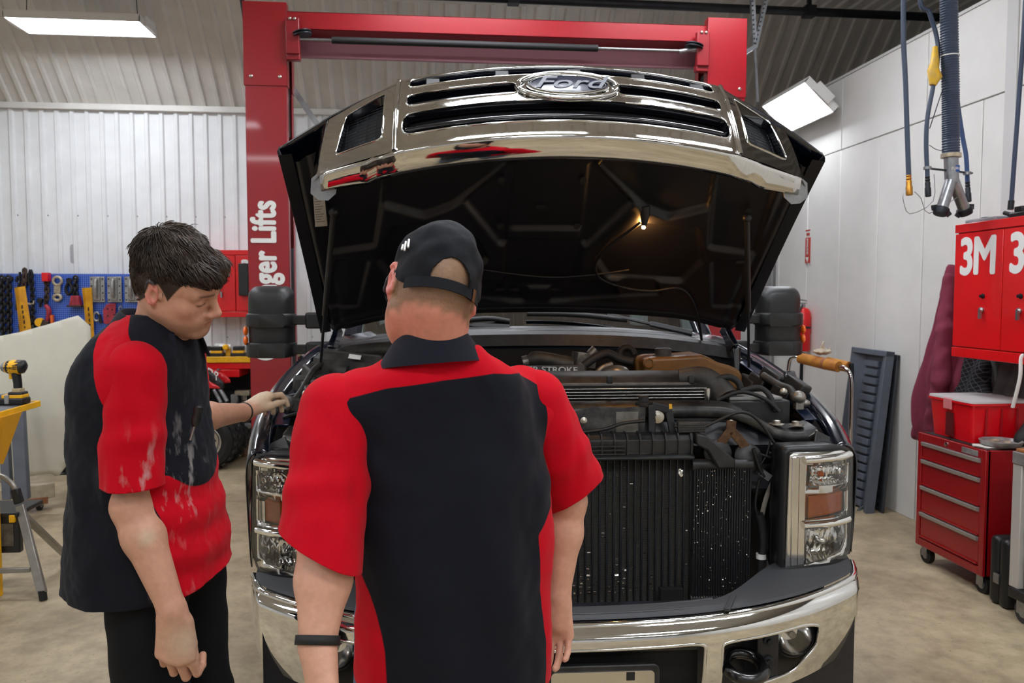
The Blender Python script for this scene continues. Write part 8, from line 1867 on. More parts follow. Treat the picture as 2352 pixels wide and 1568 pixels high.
t = garment('jacket', 'maroon hooded jacket hanging beside near red cabinet', 'jacket', 2170, 612, [(612, 2176, 2200, 0.06), (680, 2166, 2215, 0.12), (760, 2158, 2225, 0.16), (810, 2140, 2230, 0.18), (860, 2126, 2230, 0.20), (930, 2112, 2215, 0.20), (980, 2109, 2190, 0.18), (1012, 2108, 2170, 0.14)], M_maroon)
mb = MB(); mb.tube(smoothpath([(0.03, -0.1, -0.02), (-0.03, -0.1, -0.03), (-0.04, -0.1, 0.01)], 4), 0.008, 8); mb.build('wall_hook', M_steel, t, smooth=50)
q = Vector(t.location); S = Sdf(); 
pts = [PX(2178, 640, 3.22), PX(2170, 760, 3.16), PX(2160, 870, 3.14), PX(2140, 985, 3.16)]; S.chain(pts, [0.035, 0.05, 0.055, 0.05], 0.03); Vg, Fg = S.mesh(0.009); N_ = vnormals(Vg, Fg); Vg = Vg + N_ * (0.01 * fnoise(Vg, 16, 2.0))[:, None]; np_mesh('sleeve', Vg, Fg, M_maroon, t, q)
def plaid():
    m = mat('black_plaid', '#17171a', 0.9); nt = m.node_tree; L = nt.links; b = nt.nodes['Principled BSDF']; tc = nt.nodes.new('ShaderNodeTexCoord'); outs = []
    for d_, rot in (('Y', 0.5), ('Z', 0.5)):
        mp = nt.nodes.new('ShaderNodeMapping'); mp.inputs['Rotation'].default_value = (rot, 0, 0); L.new(tc.outputs['Object'], mp.inputs[0])
        w_ = nt.nodes.new('ShaderNodeTexWave'); w_.bands_direction = d_; w_.inputs['Scale'].default_value = 14; L.new(mp.outputs[0], w_.inputs[0])
        g_ = nt.nodes.new('ShaderNodeMath'); g_.operation = 'GREATER_THAN'; g_.inputs[1].default_value = 0.965; L.new(w_.outputs['Fac'], g_.inputs[0]); outs.append(g_)
    mx_ = nt.nodes.new('ShaderNodeMath'); mx_.operation = 'MAXIMUM'; L.new(outs[0].outputs[0], mx_.inputs[0]); L.new(outs[1].outputs[0], mx_.inputs[1])
    mi = nt.nodes.new('ShaderNodeMix'); mi.data_type = 'RGBA'; mi.inputs[6].default_value = lin('#141417') + (1,); mi.inputs[7].default_value = lin('#55555a') + (1,); L.new(mx_.outputs[0], mi.inputs[0]); L.new(mi.outputs[2], b.inputs['Base Color']); return m
t = garment('jacket', 'black checked jacket hanging under near red cabinet', 'jacket', 2240, 830, [(790, 2205, 2260, 0.10), (840, 2196, 2270, 0.14), (900, 2185, 2275, 0.16), (960, 2180, 2270, 0.15), (1010, 2185, 2260, 0.12)], plaid())
mb = MB(); mb.tube(smoothpath([(0.03, 0, 0.16), (-0.03, 0, 0.15), (-0.04, 0, 0.19)], 4), 0.008, 8); mb.build('wall_hook', M_steel, t, smooth=50)
t = garment('jacket', 'dark grey coat hanging at right of checked jacket', 'jacket', 2335, 860, [(815, 2285, 2352, 0.06), (850, 2280, 2372, 0.08), (920, 2278, 2392, 0.10), (1000, 2276, 2400, 0.10)], mat('grey_coat', '#4d4b49', 0.9, var=0.2), x=3.39)
mb = MB(); mb.tube(smoothpath([(0.02, 0, 0.14), (-0.03, 0, 0.13), (-0.04, 0, 0.17)], 4), 0.008, 8); mb.build('wall_hook', M_steel, t, smooth=50)
# ================================================================== red roller tool chest
XC0, XC1, YC0, YC1, ZC0, ZC1 = 2.895, 3.34, 3.885, 4.475, 0.105, 0.782
TC = thing('tool_chest', 'red roller tool chest with grey drawer pulls by right wall', 'tool chest', (XC0, YC0, 0))
dX, dY = XC1 - XC0, YC1 - YC0
M_chest = mat('tool_chest_red', '#960b14', 0.35, var=0.06, vscale=8, coat=0.3)
mb = MB(); mb.bx(0.012, dX, 0, dY, ZC0, ZC1); mb.build('body', M_chest, TC, bevel=0.004)
mb = MB(); mb.bx(0, 0.03, 0, 0.035, ZC0, ZC1); mb.build('front_post', M_chest, TC, bevel=0.004); mb = MB(); mb.bx(0, 0.03, dY - 0.035, dY, ZC0, ZC1); mb.build('front_post', M_chest, TC, bevel=0.004)
mb = MB(); mb.bx(0, 0.03, 0.035, dY - 0.035, ZC1 - 0.05, ZC1); mb.build('top_rail', M_chest, TC, bevel=0.004)
mb = MB(); mb.bx(0, 0.03, 0.035, dY - 0.035, ZC0, ZC0 + 0.045); mb.build('bottom_rail', M_chest, TC, bevel=0.004)
for (za, zb) in ((0.633, 0.732), (0.475, 0.627), (0.316, 0.469), (0.16, 0.31)):
    mb = MB(); mb.bx(0.004, 0.02, 0.042, dY - 0.042, za, zb); d = mb.build('drawer', M_chest, TC, bevel=0.004)
    mb = MB(); mb.prism([(-0.014, zb - 0.002), (0.006, zb), (0.006, zb - 0.024), (-0.008, zb - 0.022)], 'xz', 0.045, dY - 0.045); mb.build('pull', mat('grey_pull', '#a9a7a5', 0.4, 0.5), d)
    mb = MB(); mb.bx(-0.004, 0.006, 0.045, dY - 0.045, za, za + 0.008); mb.build('lip', M_chest, d)
mb = MB(); mb.lathe([(0.012, 0), (0.012, 0.005), (0.006, 0.007)], (0, dY * 0.55, ZC1 - 0.025), rotm(0, -90, 0), 12); mb.build('lock', M_chrome, TC, smooth=40)
mb = MB(); mb.bx(-0.003, 0.0, 0.06, 0.19, ZC1 - 0.042, ZC1 - 0.012); mb.build('name_plate', M_plate, TC, bevel=0.001)
mb = MB(); mb.bx(0.02, dX - 0.02, 0.02, dY - 0.02, ZC1, ZC1 + 0.002); mb.build('top_mat', M_rubber, TC)
for (x, y) in ((0.05, 0.05), (0.05, dY - 0.05), (dX - 0.05, 0.05), (dX - 0.05, dY - 0.05)): caster(TC, x, y, ZC0, 0.05, 0.03)
# storage box with a clear lid
SB = thing('storage_box', 'bright red plastic storage box with clear lid on red tool chest', 'storage box', (2.935, 4.06, ZC1 + 0.003)); L1, L2, hB = 0.37, 0.385, 0.222
M_plr = mat('red_plastic', '#e3091a', 0.35, sss=0.05, coat=0.2)
mb = MB(); mb.loft([[(x, y, 0.0) for x, y in roundrect(L1 - 0.04, L2 - 0.04, 0.02, 4, L1 / 2, L2 / 2)], [(x, y, hB) for x, y in roundrect(L1, L2, 0.025, 4, L1 / 2, L2 / 2)]]); bd = mb.build('bin', M_plr, SB, smooth=50)
mb = MB(); mb.loft([[(x, y, hB - 0.012) for x, y in roundrect(L1 + 0.02, L2 + 0.02, 0.03, 4, L1 / 2, L2 / 2)], [(x, y, hB - 0.002) for x, y in roundrect(L1 + 0.02, L2 + 0.02, 0.03, 4, L1 / 2, L2 / 2)]]); mb.build('rim', M_plr, SB, smooth=50)
mb = MB(); mb.loft([[(x, y, hB) for x, y in roundrect(L1 + 0.014, L2 + 0.014, 0.03, 4, L1 / 2, L2 / 2)], [(x, y, hB + 0.012) for x, y in roundrect(L1 + 0.01, L2 + 0.01, 0.03, 4, L1 / 2, L2 / 2)], [(x, y, hB + 0.014) for x, y in roundrect(L1 - 0.03, L2 - 0.03, 0.02, 4, L1 / 2, L2 / 2)]]); mb.build('lid', mat('frosted_lid', '#c9c7c6', 0.35, trans=0.0), SB, smooth=50)
mb = MB(); mb.bx(-0.014, -0.002, L2 * 0.42, L2 * 0.60, hB - 0.055, hB + 0.008); mb.build('latch', mat('pink_latch', '#d97f83', 0.35), SB, bevel=0.004)
mb = MB(); mb.bx(0.0, 0.012, L2 * 0.42, L2 * 0.58, 0.015, hB - 0.075); mb.build('hand_slot', mat('deep_red', '#5c050b', 0.6), SB)
for i in range(3): mb = MB(); x = 0.08 + i * 0.09; mb.bx(x, x + 0.012, -0.002, 0.012, 0.01, hB - 0.03); mb.build('rib', mat('red_plastic_dark', '#a80714', 0.45), SB)
# steel dish, papers on the chest
t = thing('steel_dish', 'round grey steel dish stacked on papers on red tool chest', 'dish', (3.03, 3.955, ZC1 + 0.014)); mb = MB(); mb.lathe([(0.085, 0), (0.1, 0.012), (0.105, 0.028), (0.1, 0.03), (0.085, 0.016), (0.001, 0.014)], (0, 0, 0), None, 28, cap=False); mb.cyl((0, 0, 0), (0, 0, 0.002), 0.085, 28); mb.build('bowl', M_plate, t, smooth=40)
for (x, y) in ((-0.03, 0.02), (0.03, -0.01), (0.0, 0.04)): mb = MB(); mb.lathe([(0.018, 0.0), (0.018, 0.008), (0.008, 0.01)], (x, y, 0.016), None, 10); mb.build('washer', M_ivory, t, smooth=40)
t = thing('papers', 'loose white papers under steel dish on red tool chest', 'papers', (3.03, 3.955, ZC1 + 0.0025))
for i, (dx, dy, a) in enumerate(((0, 0, 5), (0.01, 0.01, -6), (-0.01, 0.0, 12))): mb = MB(); mb.box((dx, dy + 0.015, 0.0015 + i * 0.004), (0.24, 0.10, 0.0025), rotm(0, 0, a)); mb.build('sheet', mat('paper', '#d6d3cc', 0.8), t)
t = thing('black_bag', 'black bag slumped at back of red tool chest', 'bag', (3.22, 3.95, ZC1)); 
S = Sdf(); S.cone((3.20, 3.95, 0.85), (3.24, 3.95, 1.0), 0.066, 0.02, 0.03); S.cone((3.14, 3.95, 0.82), (3.28, 3.96, 0.82), 0.038, 0.045, 0.03); Vg, Fg = S.mesh(0.012); N_ = vnormals(Vg, Fg); Vg = Vg + N_ * (0.02 * fnoise(Vg, 12, 1.0))[:, None]; np_mesh('sack', Vg, Fg, mat('black_nylon', '#111113', 0.7), t, t.location)
# black case and silver cart
cs = PZ(2300, 1398, 0); t = thing('tool_case', 'black plastic tool case standing on floor beside red tool chest', 'tool case', (2.885, 3.76, 0))
mb = MB(); mb.bx(0, 0.40, -0.07, 0.0, 0.0, 0.36); mb.build('shell', M_black, t, bevel=0.03, segs=3); mb = MB(); mb.bx(0.0, 0.4, 0.0, 0.07, 0.0, 0.36); mb.build('shell', M_black, t, bevel=0.03, segs=3); mb = MB(); mb.tube(smoothpath([(0.14, 0, 0.35), (0.15, 0, 0.39), (0.25, 0, 0.39), (0.26, 0, 0.35)], 4), 0.012, 8); mb.build('handle', M_black, t, smooth=60); mb = MB(); mb.bx(-0.006, 0.004, -0.02, 0.02, 0.12, 0.17); mb.build('latch', M_steel, t)
SV = thing('silver_cart', 'silver drawer cart with wooden top at right picture edge', 'cart', (2.825, 3.60, 0)); M_sil = mat('silver_panel', '#a59f94', 0.3, 0.8, var=0.12, vscale=6)
mb = MB(); mb.bx(0.03, 0.5, -0.6, -0.03, 0.17, 0.78); mb.build('body', M_sil, SV, bevel=0.004)
for (y, nm) in ((-0.03, 'corner_post'), (-0.6, 'corner_post')): mb = MB(); mb.bx(0.0, 0.05, y - 0.03, y + 0.03, 0.17, 0.78); mb.build(nm, mat('white_post', '#c6c3bd', 0.4, 0.3), SV, bevel=0.004)
for i in range(4): mb = MB(); mb.bx(0.022, 0.032, -0.56, -0.07, 0.19 + i * 0.145, 0.325 + i * 0.145); d = mb.build('drawer', M_sil, SV, bevel=0.004); mb = MB(); mb.bx(0.012, 0.024, -0.55, -0.08, 0.30 + i * 0.145, 0.32 + i * 0.145); mb.build('pull', M_plate, d, bevel=0.002)
mb = MB(); mb.bx(-0.005, 0.52, -0.63, 0.0, 0.78, 0.84); mb.build('top_frame', M_plate, SV, bevel=0.004); mb = MB(); mb.bx(0.005, 0.51, -0.62, -0.01, 0.84, 0.855); mb.build('wooden_top', mat('orange_wood', '#a86a3c', 0.5, var=0.2, vscale=12), SV, bevel=0.003)
mb = MB(); mb.bx(-0.01, 0.5, -0.62, -0.01, 0.12, 0.17); mb.build('black_base', M_black, SV, bevel=0.006)
for (x, y) in ((0.05, -0.06), (0.05, -0.56), (0.45, -0.06), (0.45, -0.56)): caster(SV, x, y, 0.125, 0.055, 0.035, mat('grey_rubber', '#3a3a3d', 0.6))
# ================================================================== wall sign, extinguisher
p = PX(1856, 566, XR - 0.004); t = thing('extinguisher_sign', 'narrow red and white extinguisher sign on the white partition', 'sign', (XR - 0.002, p.y, p.z)); ht = 0.155; M_sr = mat('sign_red', '#c0392b', 0.5)
mb = MB(); mb.bx(-0.003, 0, -0.058, 0.058, -ht, ht); mb.build('plate', M_white, t)
mb = MB(); mb.bx(-0.005, -0.003, -0.05, 0.05, -ht + 0.005, ht * 0.52); mb.build('red_panel', M_sr, t); mb = MB(); mb.bx(-0.005, -0.003, -0.04, 0.05, ht - 0.014, ht - 0.003); mb.build('red_strip', M_sr, t)
text('FIRE', 0.036, M_sr, 'lettering', t, axes((-0.0045, 0, ht * 0.70), (0, -1, 0), (0, 0, 1)), bold=0.001, sx=1.0); text('EXTINGUISHER', 0.034, M_white, 'lettering', t, axes((-0.0065, 0.008, 0.0), (0, 0, -1), (0, -1, 0)), bold=0.0006, sx=0.62)
mb = MB(); mb.prism([(-0.02, -ht * 0.62), (0.04, -ht * 0.62), (0.0, -ht * 0.93)], 'yz', -0.0065, -0.005); mb.build('arrow', M_white, t)
yE = PX(1850, 760, 3.36).y; z_t = PX(1850, 706, 3.36).z; z_b = PX(1850, 806, 3.36).z; t = thing('fire_extinguisher', 'red fire extinguisher hanging on partition behind truck mirror', 'fire extinguisher', (3.335, yE, z_b))
hE = z_t - z_b; mb = MB(); mb.lathe([(0.0, 0), (0.055, 0.0), (0.065, 0.012), (0.065, hE - 0.05), (0.045, hE - 0.01), (0.02, hE)], (0, 0, 0), None, 24); mb.build('cylinder', M_redb, t, smooth=40)
mb = MB(); mb.cyl((0, 0, hE), (0, 0, hE + 0.04), 0.018, 12); mb.build('valve', M_plate, t, smooth=40); mb = MB(); mb.bar((0.03, 0, hE + 0.06), (-0.07, 0, hE + 0.075), 0.02, 0.012); mb.bar((0.03, 0, hE + 0.04), (-0.06, 0, hE + 0.04), 0.02, 0.01); mb.build('lever', M_plate, t)
mb = MB(); mb.lathe([(0.066, 0), (0.068, 0.0), (0.068, 0.02), (0.066, 0.02)], (0, 0, hE * 0.52), None, 24); mb.build('band', M_black, t, smooth=40); mb = MB(); mb.tube(smoothpath([(-0.02, -0.02, hE + 0.02), (-0.06, -0.05, hE - 0.05), (-0.06, -0.055, hE * 0.4), (-0.055, -0.05, 0.1)], 5), 0.009, 8); mb.build('hose', M_rubber, t, smooth=60)
mb = MB(); mb.bx(0.06, XR - 3.335 - 0.002, -0.03, 0.03, hE * 0.4, hE * 0.8); mb.build('wall_bracket', M_redb, t)
# ================================================================== padded stand with a rag
PS = thing('padded_stand', 'chrome stand with worn yellow foam rolls beside grey ramps', 'stand', (2.85, 5.75, 0)); q = Vector(PS.location)
a_, b_ = PY(1838, 822, 5.95) - q, PY(1926, 842, 5.62) - q; M_foam = mat('worn_yellow_foam', '#c78a35', 0.8, col2='#a5632c', vscale=14, bump=0.3, bscale=60)
mb = MB(); mb.tube([a_, a_.lerp(b_, 0.3), a_.lerp(b_, 0.7), b_], [0.042, 0.044, 0.044, 0.042], 14); mb.build('foam_roll', M_foam, PS, smooth=60)
a2, b2 = PY(1860, 806, 6.25) - q, PY(1956, 845, 5.75) - q; mb = MB(); mb.tube([a_.lerp(b_, 0.62) + Vector((0.08, 0.1, 0)), b_ + Vector((0.12, 0.08, -0.01))], 0.042, 14); mb.build('foam_roll', M_foam, PS, smooth=60)
mb = MB(); c = a_.lerp(b_, 0.66); ax = (b_ - a_).normalized(); mb.tube([c - ax * 0.012, c + ax * 0.012], 0.0455, 16); mb.build('tape_band', mat('brown_tape', '#9a5d3c', 0.5), PS, smooth=60)
for (e, sd_) in ((a_, -1), (b_, 1)):
    mb = MB(); mb.tube(smoothpath([e, e + ax * (sd_ * 0.06), e + ax * (sd_ * 0.11) + Vector((0, 0, -0.06)), Vector((e.x + ax.x * sd_ * 0.12, e.y + ax.y * sd_ * 0.12, e.z - 0.3)), Vector((e.x + ax.x * sd_ * 0.13, e.y + ax.y * sd_ * 0.13, 0.03)), Vector((e.x + ax.x * sd_ * 0.13 + 0.15, e.y + ax.y * sd_ * 0.13 + 0.1, 0.016))], 6), 0.015, 10); mb.build('chrome_leg', M_chrome, PS, smooth=60)
    mb = MB(); o2 = Vector((0.12, 0.12, 0)); mb.tube(smoothpath([e + o2 - ax * sd_ * 0.05, e + o2 + ax * (sd_ * 0.03), e + o2 + ax * (sd_ * 0.06) + Vector((0, 0, -0.08)), Vector(((e + o2).x + ax.x * sd_ * 0.06, (e + o2).y + ax.y * sd_ * 0.06, 0.0))], 5), 0.014, 10); mb.build('chrome_leg', M_iron, PS, smooth=60)
mb = MB(); mb.bar(Vector((a_.x + 0.05, a_.y, 0.25)), Vector((b_.x + 0.05, b_.y, 0.25)), 0.03, 0.03); mb.build('cross_tube', M_chrome, PS)
rg = PY(1888, 812, 5.80); t = thing('shop_rag', 'crumpled whitish rag on yellow foam stand', 'rag', rg); S = Sdf(); S.ell(rg + Vector((0, 0, 0.015)), (0.07, 0.05, 0.02), None, 0.01); S.cone(rg + Vector((0, 0, 0.02)), rg + Vector((0.005, 0, 0.085)), 0.022, 0.01, 0.015); S.cone(rg + Vector((0.04, 0, 0.01)), rg + Vector((0.06, 0, 0.035)), 0.015, 0.01, 0.01)
Vg, Fg = S.mesh(0.006); N_ = vnormals(Vg, Fg); Vg = Vg + N_ * (0.012 * fnoise(Vg, 45, 1.0))[:, None]; np_mesh('cloth', Vg, Fg, mat('dirty_rag', '#cfc6b6', 0.9, col2='#a89476', vscale=30), t, rg)
# ================================================================== plastic ramps leaning on the partition
M_ramp = mat('grey_ramp_plastic', '#5a616d', 0.5, var=0.1, bump=0.1, bscale=120); M_ramp2 = mat('dark_ramp_plastic', '#33363d', 0.5, var=0.1)
def ramp(label, tl, tr, bl, dep, m, group='plastic ramps leaning on partition'):
    """tl, tr, bl: corner points of the open face; ribs step across it"""
    t = thing('plastic_ramp', label, 'ramp', bl, group=group); tl, tr, bl = tl - bl, tr - bl, Vector((0, 0, 0)); W_ = (tr - tl); Ln = (tl - bl); n = W_.cross(Ln).normalized(); n = n if n.dot(Vector((0, -1, 0)) + Vector((-1, 0, 0))) > 0 else -n; back = -n * dep
    def pt(u, v, d): return bl + W_ * u + Ln * v - n * d
    for (u0, u1, nm) in ((0.0, 0.30, 'side_wall'), (0.88, 1.0, 'side_wall')):
        mb = MB(); vs = [pt(u, v, d) for v in (0, 1) for (u, d) in ((u0, 0 if u0 == 0 else dep), (u0 + (0.04 if u0 == 0 else 0), 0 if u0 == 0 else dep * 0.2), (u1, dep * 0.9 if u0 == 0 else 0), (u1, dep))]
        mb.add(vs, [(0, 1, 5, 4), (1, 2, 6, 5), (2, 3, 7, 6), (3, 0, 4, 7), (0, 3, 2, 1), (4, 5, 6, 7)]); mb.build(nm, m, t, bevel=0.004)
    mb = MB(); vs = [pt(u, v, d) for u in (0.02, 0.98) for v in (0, 1) for d in (dep * 0.85, dep)]; mb.add(vs, [(0, 1, 3, 2), (4, 6, 7, 5), (0, 4, 5, 1), (2, 3, 7, 6), (0, 2, 6, 4), (1, 5, 7, 3)]); mb.build('bed', m, t)
    mb = MB(); vs = [pt(u, v, d) for u in (0.0, 1.0) for v in (0.965, 1.0) for d in (0.0, dep)]; mb.add(vs, [(0, 1, 3, 2), (4, 6, 7, 5), (0, 4, 5, 1), (2, 3, 7, 6), (0, 2, 6, 4), (1, 5, 7, 3)]); mb.build('end_wall', m, t, bevel=0.004)
    for i in range(17):
        v0 = 0.02 + i * 0.0545; mb = MB(); vs = [pt(u, v, d) for u in (0.32, 0.70) for v in (v0, v0 + 0.040) for d in (dep * 0.45, dep * 0.85)]; mb.add(vs, [(0, 1, 3, 2), (4, 6, 7, 5), (0, 4, 5, 1), (2, 3, 7, 6), (0, 2, 6, 4), (1, 5, 7, 3)]); mb.build('step_rib', m, t, bevel=0.004)
        mb = MB(); c = pt(0.79, v0 + 0.02, dep * 0.84); mb.tube([c, c + n * 0.006], 0.012, 8); mb.build('drain_hole', M_dark, t)
    return t
tlp, trp = PX(1956, 796, 3.27), PX(2036, 806, 3.29); blp = Vector((3.13, tlp.y - 0.02, 0.002)); ramp('grey plastic ramp tray with stepped ribs leaning on partition, nearer the truck', tlp, trp, blp, 0.07, M_ramp)
tl2, tr2 = PX(1995, 806, 3.372), PX(2062, 815, 3.375); ramp('dark plastic ramp tray half hidden behind the grey one on partition', tl2, tr2, Vector((3.27, tl2.y - 0.02, 0.002)), 0.02, M_ramp2)
# ================================================================== ceiling drop: exhaust hose and air hoses
YD = 4.25
def DP(px, py, dy=0.0): return PY(px, py, YD + dy)
M_hose = mat('blue_grey_hose', '#3d4a5f', 0.45, var=0.1)
M_duct = mat('corrugated_duct', '#414d60', 0.45)
t0 = DP(2181, 365); EX = thing('exhaust_hose', 'ribbed blue exhaust extraction hose with steel Y nozzle hanging from ceiling', 'exhaust hose', t0); q = Vector(t0)
pth = smoothpath([Vector((DP(2180, 0).x, YD, CEIL + 0.03)), DP(2180, -120), DP(2180, 60), DP(2183, 200), DP(2184, 362)], 24); n_ = len(pth)
fine = []
for i in range(n_ - 1):
    L_ = (pth[i + 1] - pth[i]).length; k_ = max(1, int(L_ / 0.0055))
    for j in range(k_): fine.append(pth[i].lerp(pth[i + 1], j / k_))
mb = MB(); mb.tube([p - q for p in fine], [0.0445 + (0.0028 if i % 2 else -0.0022) for i in range(len(fine))], 20); mb.build('corrugated_duct', M_duct, EX, smooth=30)
mb = MB(); mb.lathe([(0.047, 0), (0.053, 0.0), (0.053, 0.022), (0.047, 0.022)], DP(2184, 362) - q, None, 24); mb.build('clamp_band', M_ivory, EX, smooth=40)
mb = MB(); p = DP(2182, 130) - q; mb.lathe([(0.047, 0), (0.0485, 0.0), (0.0485, 0.006), (0.047, 0.006)], p, None, 24); mb.build('wire_tie', M_white, EX, smooth=40)
m0, m1 = DP(2184, 360) - q, DP(2186, 420) - q; mb = MB(); mb.tube([m0, m1], 0.037, 20); mb.build('steel_neck', M_steel, EX, smooth=50)
p = DP(2188, 389) - q; mb = MB()
vs = []
for i in range(9):
    a = R(-165 + 110 * i / 8)
    for zz in (-0.018, 0.018): vs.append(p + Vector((0.0378 * math.cos(a), 0.0378 * math.sin(a), zz)))
mb.add(vs, [(i * 2, i * 2 + 1, i * 2 + 3, i * 2 + 2) for i in range(8)]); mb.build('blue_label', mat('label_blue', '#1f4f9e', 0.5), EX)
text('EURO', 0.021, M_white, 'lettering', EX, axes(p + Vector((-0.006, -0.0395, 0)), (1, -0.12, 0), (0, 0, 1)), ext=0.0008, shear=0.2)
for (ex, ey, dy) in ((2162, 482, -0.02), (2215, 482, 0.03)):
    e = DP(ex, ey, dy) - q; s0 = m1 + Vector((0, 0, 0.03)); ax = (e - s0).normalized(); mb = MB(); mb.tube([s0, s0.lerp(e, 0.8), e], [0.032, 0.031, 0.033], 18); nz = mb.build('nozzle_pipe', M_steel, EX, smooth=50)
    mb = MB(); mb.tube([e - ax * 0.01, e + ax * 0.002, e + ax * 0.028], [0.041, 0.044, 0.036], 18); mb.build('flange', M_iron, nz, smooth=40)
    mb = MB(); sd2 = ax.cross(Vector((0, 1, 0))).normalized()
    for s_ in (-1, 1): mb.bar(e - ax * 0.005 + sd2 * (s_ * 0.03), e + ax * 0.012 + sd2 * (s_ * 0.058), 0.03, 0.008, (0, 1, 0))
    mb.build('flap', M_iron, nz)
mb = MB(); mb.bar(DP(2126, 386) - q, DP(2232, 398) - q, 0.008, 0.018, (0, 1, 0)); mb.build('bracket_bar', M_iron, EX)
def airhose(label, pts, r, fit, m=M_hose):
    t = thing('air_hose', label, 'air hose', DP(*pts[-1][:2]), group='air hoses hanging from ceiling'); q = Vector(t.location); P_ = [DP(a, b, c) - q for a, b, c in pts]; P_.insert(0, Vector((P_[0].x, P_[0].y, CEIL + 0.03 - q.z)))
    mb = MB(); mb.tube(smoothpath(P_, 8), r, 10); mb.build('hose', m, t, smooth=60)
    e = P_[-1]; d = (P_[-1] - P_[-2]).normalized(); mm = fit
    mb = MB(); s = 0; prof = [(r * 1.0, 0), (r * 1.12, 0.004), (r * 0.9, 0.012), (r * 1.15, 0.02), (r * 0.9, 0.028), (r * 1.2, 0.036), (r * 1.1, 0.06), (r * 1.35, 0.066), (r * 1.35, 0.11), (r * 0.9, 0.114)]
    mb.lathe(prof, e, d.to_track_quat('Z', 'Y').to_matrix(), 14); mb.build('coupler', mm, t, smooth=35); return t
M_brass = mat('brass', '#c48a3a', 0.3, 0.9, var=0.2)
h1 = airhose('air hose with brass coupler hanging nearest the tilted light', [(2075, 0, 0), (2080, 200, 0), (2087, 402, 0)], 0.0135, M_brass)
h2 = airhose('air hose with yellow tape wrap hanging beside ribbed exhaust hose', [(2110, -40, 0.05), (2135, 30, 0.05), (2153, 95, 0.05), (2152, 150, 0.03), (2142, 205, 0.0), (2130, 270, 0), (2127, 330, 0), (2130, 405, 0)], 0.012, M_iron)
h3 = airhose('air hose hanging behind right side of ribbed exhaust hose', [(2185, 100, 0.09), (2200, 240, 0.08), (2212, 320, 0.06), (2219, 360, 0.04), (2222, 418, 0.03)], 0.012, M_iron, mat('navy_hose', '#2e4a78', 0.45))
q = Vector(h2.location); mb = MB(); mb.tube([DP(2148, 108, 0.03) - q, DP(2147, 140, 0.02) - q, DP(2143, 160, 0.0) - q, DP(2148, 178, 0.0) - q, DP(2142, 196, 0.0) - q], [0.014, 0.022, 0.03, 0.036, 0.018], 10); o = mb.build('yellow_wrap', mat('yellow_wrap', '#e3b321', 0.6, col2='#c9a45a', vscale=30), h2, smooth=60)
for (ha, pa) in ((h2, (2130, 386)), (h3, (2221, 398))): mb = MB(); p = DP(pa[0], pa[1], 0.0) - Vector(ha.location); mb.lathe([(0.013, -0.008), (0.021, -0.008), (0.021, 0.008), (0.013, 0.008)], p, None, 14); mb.build('ring_clip', M_steel, ha, smooth=40)
q = Vector(EX.location); mb = MB(); mb.tube(smoothpath([DP(2083, 437) - q, DP(2075, 445) - q, DP(2075, 462) - q, DP(2090, 491) - q, DP(2143, 462) - q, DP(2145, 400) - q], 3), 0.0022, 6); mb.tube(smoothpath([DP(2100, 440) - q, DP(2115, 455) - q, DP(2134, 490) - q, DP(2200, 452) - q], 3), 0.0022, 6); mb.build('wire_guard', M_steel, EX, smooth=60)
mb = MB(); mb.tube([DP(2165, 205) - q, DP(2135, 295) - q], 0.003, 6); mb.tube(smoothpath([DP(2134, 333) - q, DP(2150, 343) - q, DP(2168, 347) - q], 4), 0.002, 6); mb.build('guy_wire', M_iron, EX, smooth=60)
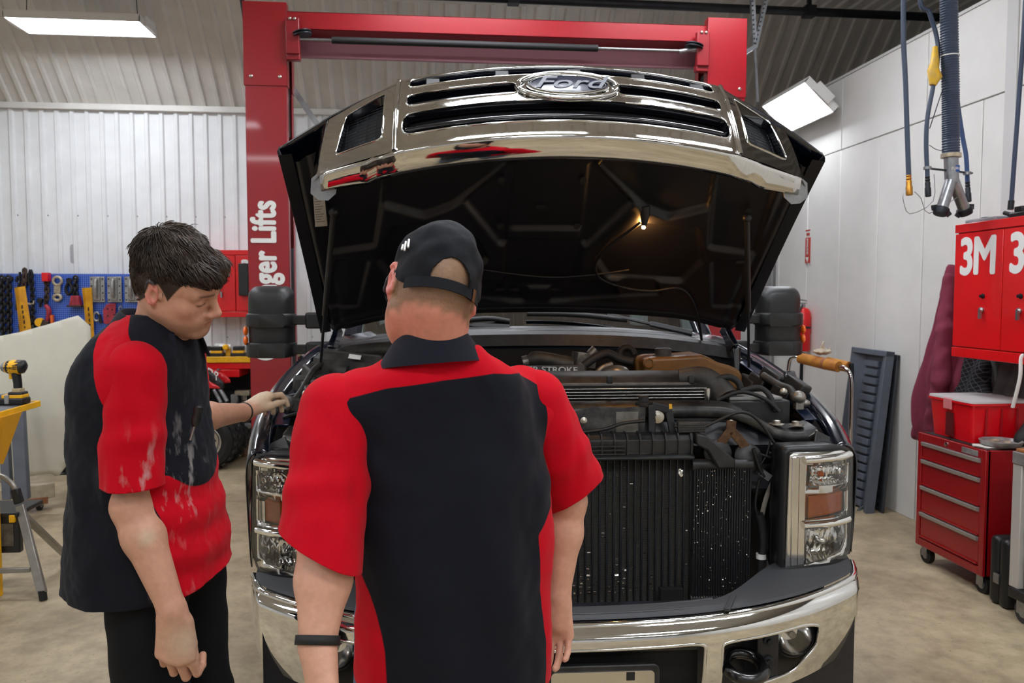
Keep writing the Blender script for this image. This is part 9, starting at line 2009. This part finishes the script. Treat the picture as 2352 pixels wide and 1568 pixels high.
# ================================================================== every far-apart piece becomes a part of its own
def components(n, a, b):
    par = np.arange(n)
    while True:
        pa, pb = par[a], par[b]; lo, hi = np.minimum(pa, pb), np.maximum(pa, pb); m = lo != hi
        if not m.any(): return par
        np.minimum.at(par, hi[m], lo[m])
        while True:
            pp = par[par]
            if (pp == par).all(): break
            par = pp
bpy.context.view_layer.update()
SPLIT = {}
for o in [x for x in SC.objects if x.type == 'MESH']:
    if o.get('kind') == 'stuff' or o.name.startswith(('hair', 'body', 'lettering', 'intercooler_tank')): continue
    me = o.data
    if len(me.vertices) > 20000 or not o.parent: continue
    if me.users > 1 and me.name not in SPLIT: continue
    nv = len(me.vertices); co = np.empty(nv * 3, np.float32); me.vertices.foreach_get('co', co); co = co.reshape(-1, 3).astype(float)
    ed = np.empty(len(me.edges) * 2, np.int32); me.edges.foreach_get('vertices', ed); ed = ed.reshape(-1, 2)
    roots, isl = np.unique(components(nv, ed[:, 0], ed[:, 1]), return_inverse=True); k = len(roots)
    if k < 2 or k > 600: continue
    lo = np.full((k, 3), np.inf); hi = np.full((k, 3), -np.inf); np.minimum.at(lo, isl, co); np.maximum.at(hi, isl, co); size = (hi - lo).max(1)
    gap = np.maximum(0, np.maximum(lo[:, None] - hi[None], lo[None] - hi[:, None])); near = np.sqrt((gap ** 2).sum(2)) <= np.maximum(0.02, 0.5 * np.maximum(size[:, None], size[None]))
    a_, b_ = np.nonzero(np.triu(near, 1)); _, piece = np.unique(components(k, a_, b_), return_inverse=True); n = piece.max() + 1
    if n < 2: continue
    vp = piece[isl]; polys = [(tuple(p.vertices), p.material_index, p.use_smooth) for p in me.polygons]
    for pc in range(n):
        ids = np.nonzero(vp == pc)[0]; mp = {int(i): j for j, i in enumerate(ids)}; sel = [p for p in polys if p[0][0] in mp]
        m2 = bpy.data.meshes.new(me.name); m2.from_pydata([tuple(co[i]) for i in ids], [], [tuple(mp[i] for i in p[0]) for p in sel])
        for mt in me.materials: m2.materials.append(mt)
        m2.polygons.foreach_set('material_index', [p[1] for p in sel]); m2.polygons.foreach_set('use_smooth', [p[2] for p in sel]); m2.update()
        if any(p[2] for p in sel): m2.set_sharp_from_angle(angle=R(45))
        if pc == 0: first = m2; continue
        c = o.copy(); c.data = m2; COL.objects.link(c)
        for ch in list(o.children): pass
    o.data = first
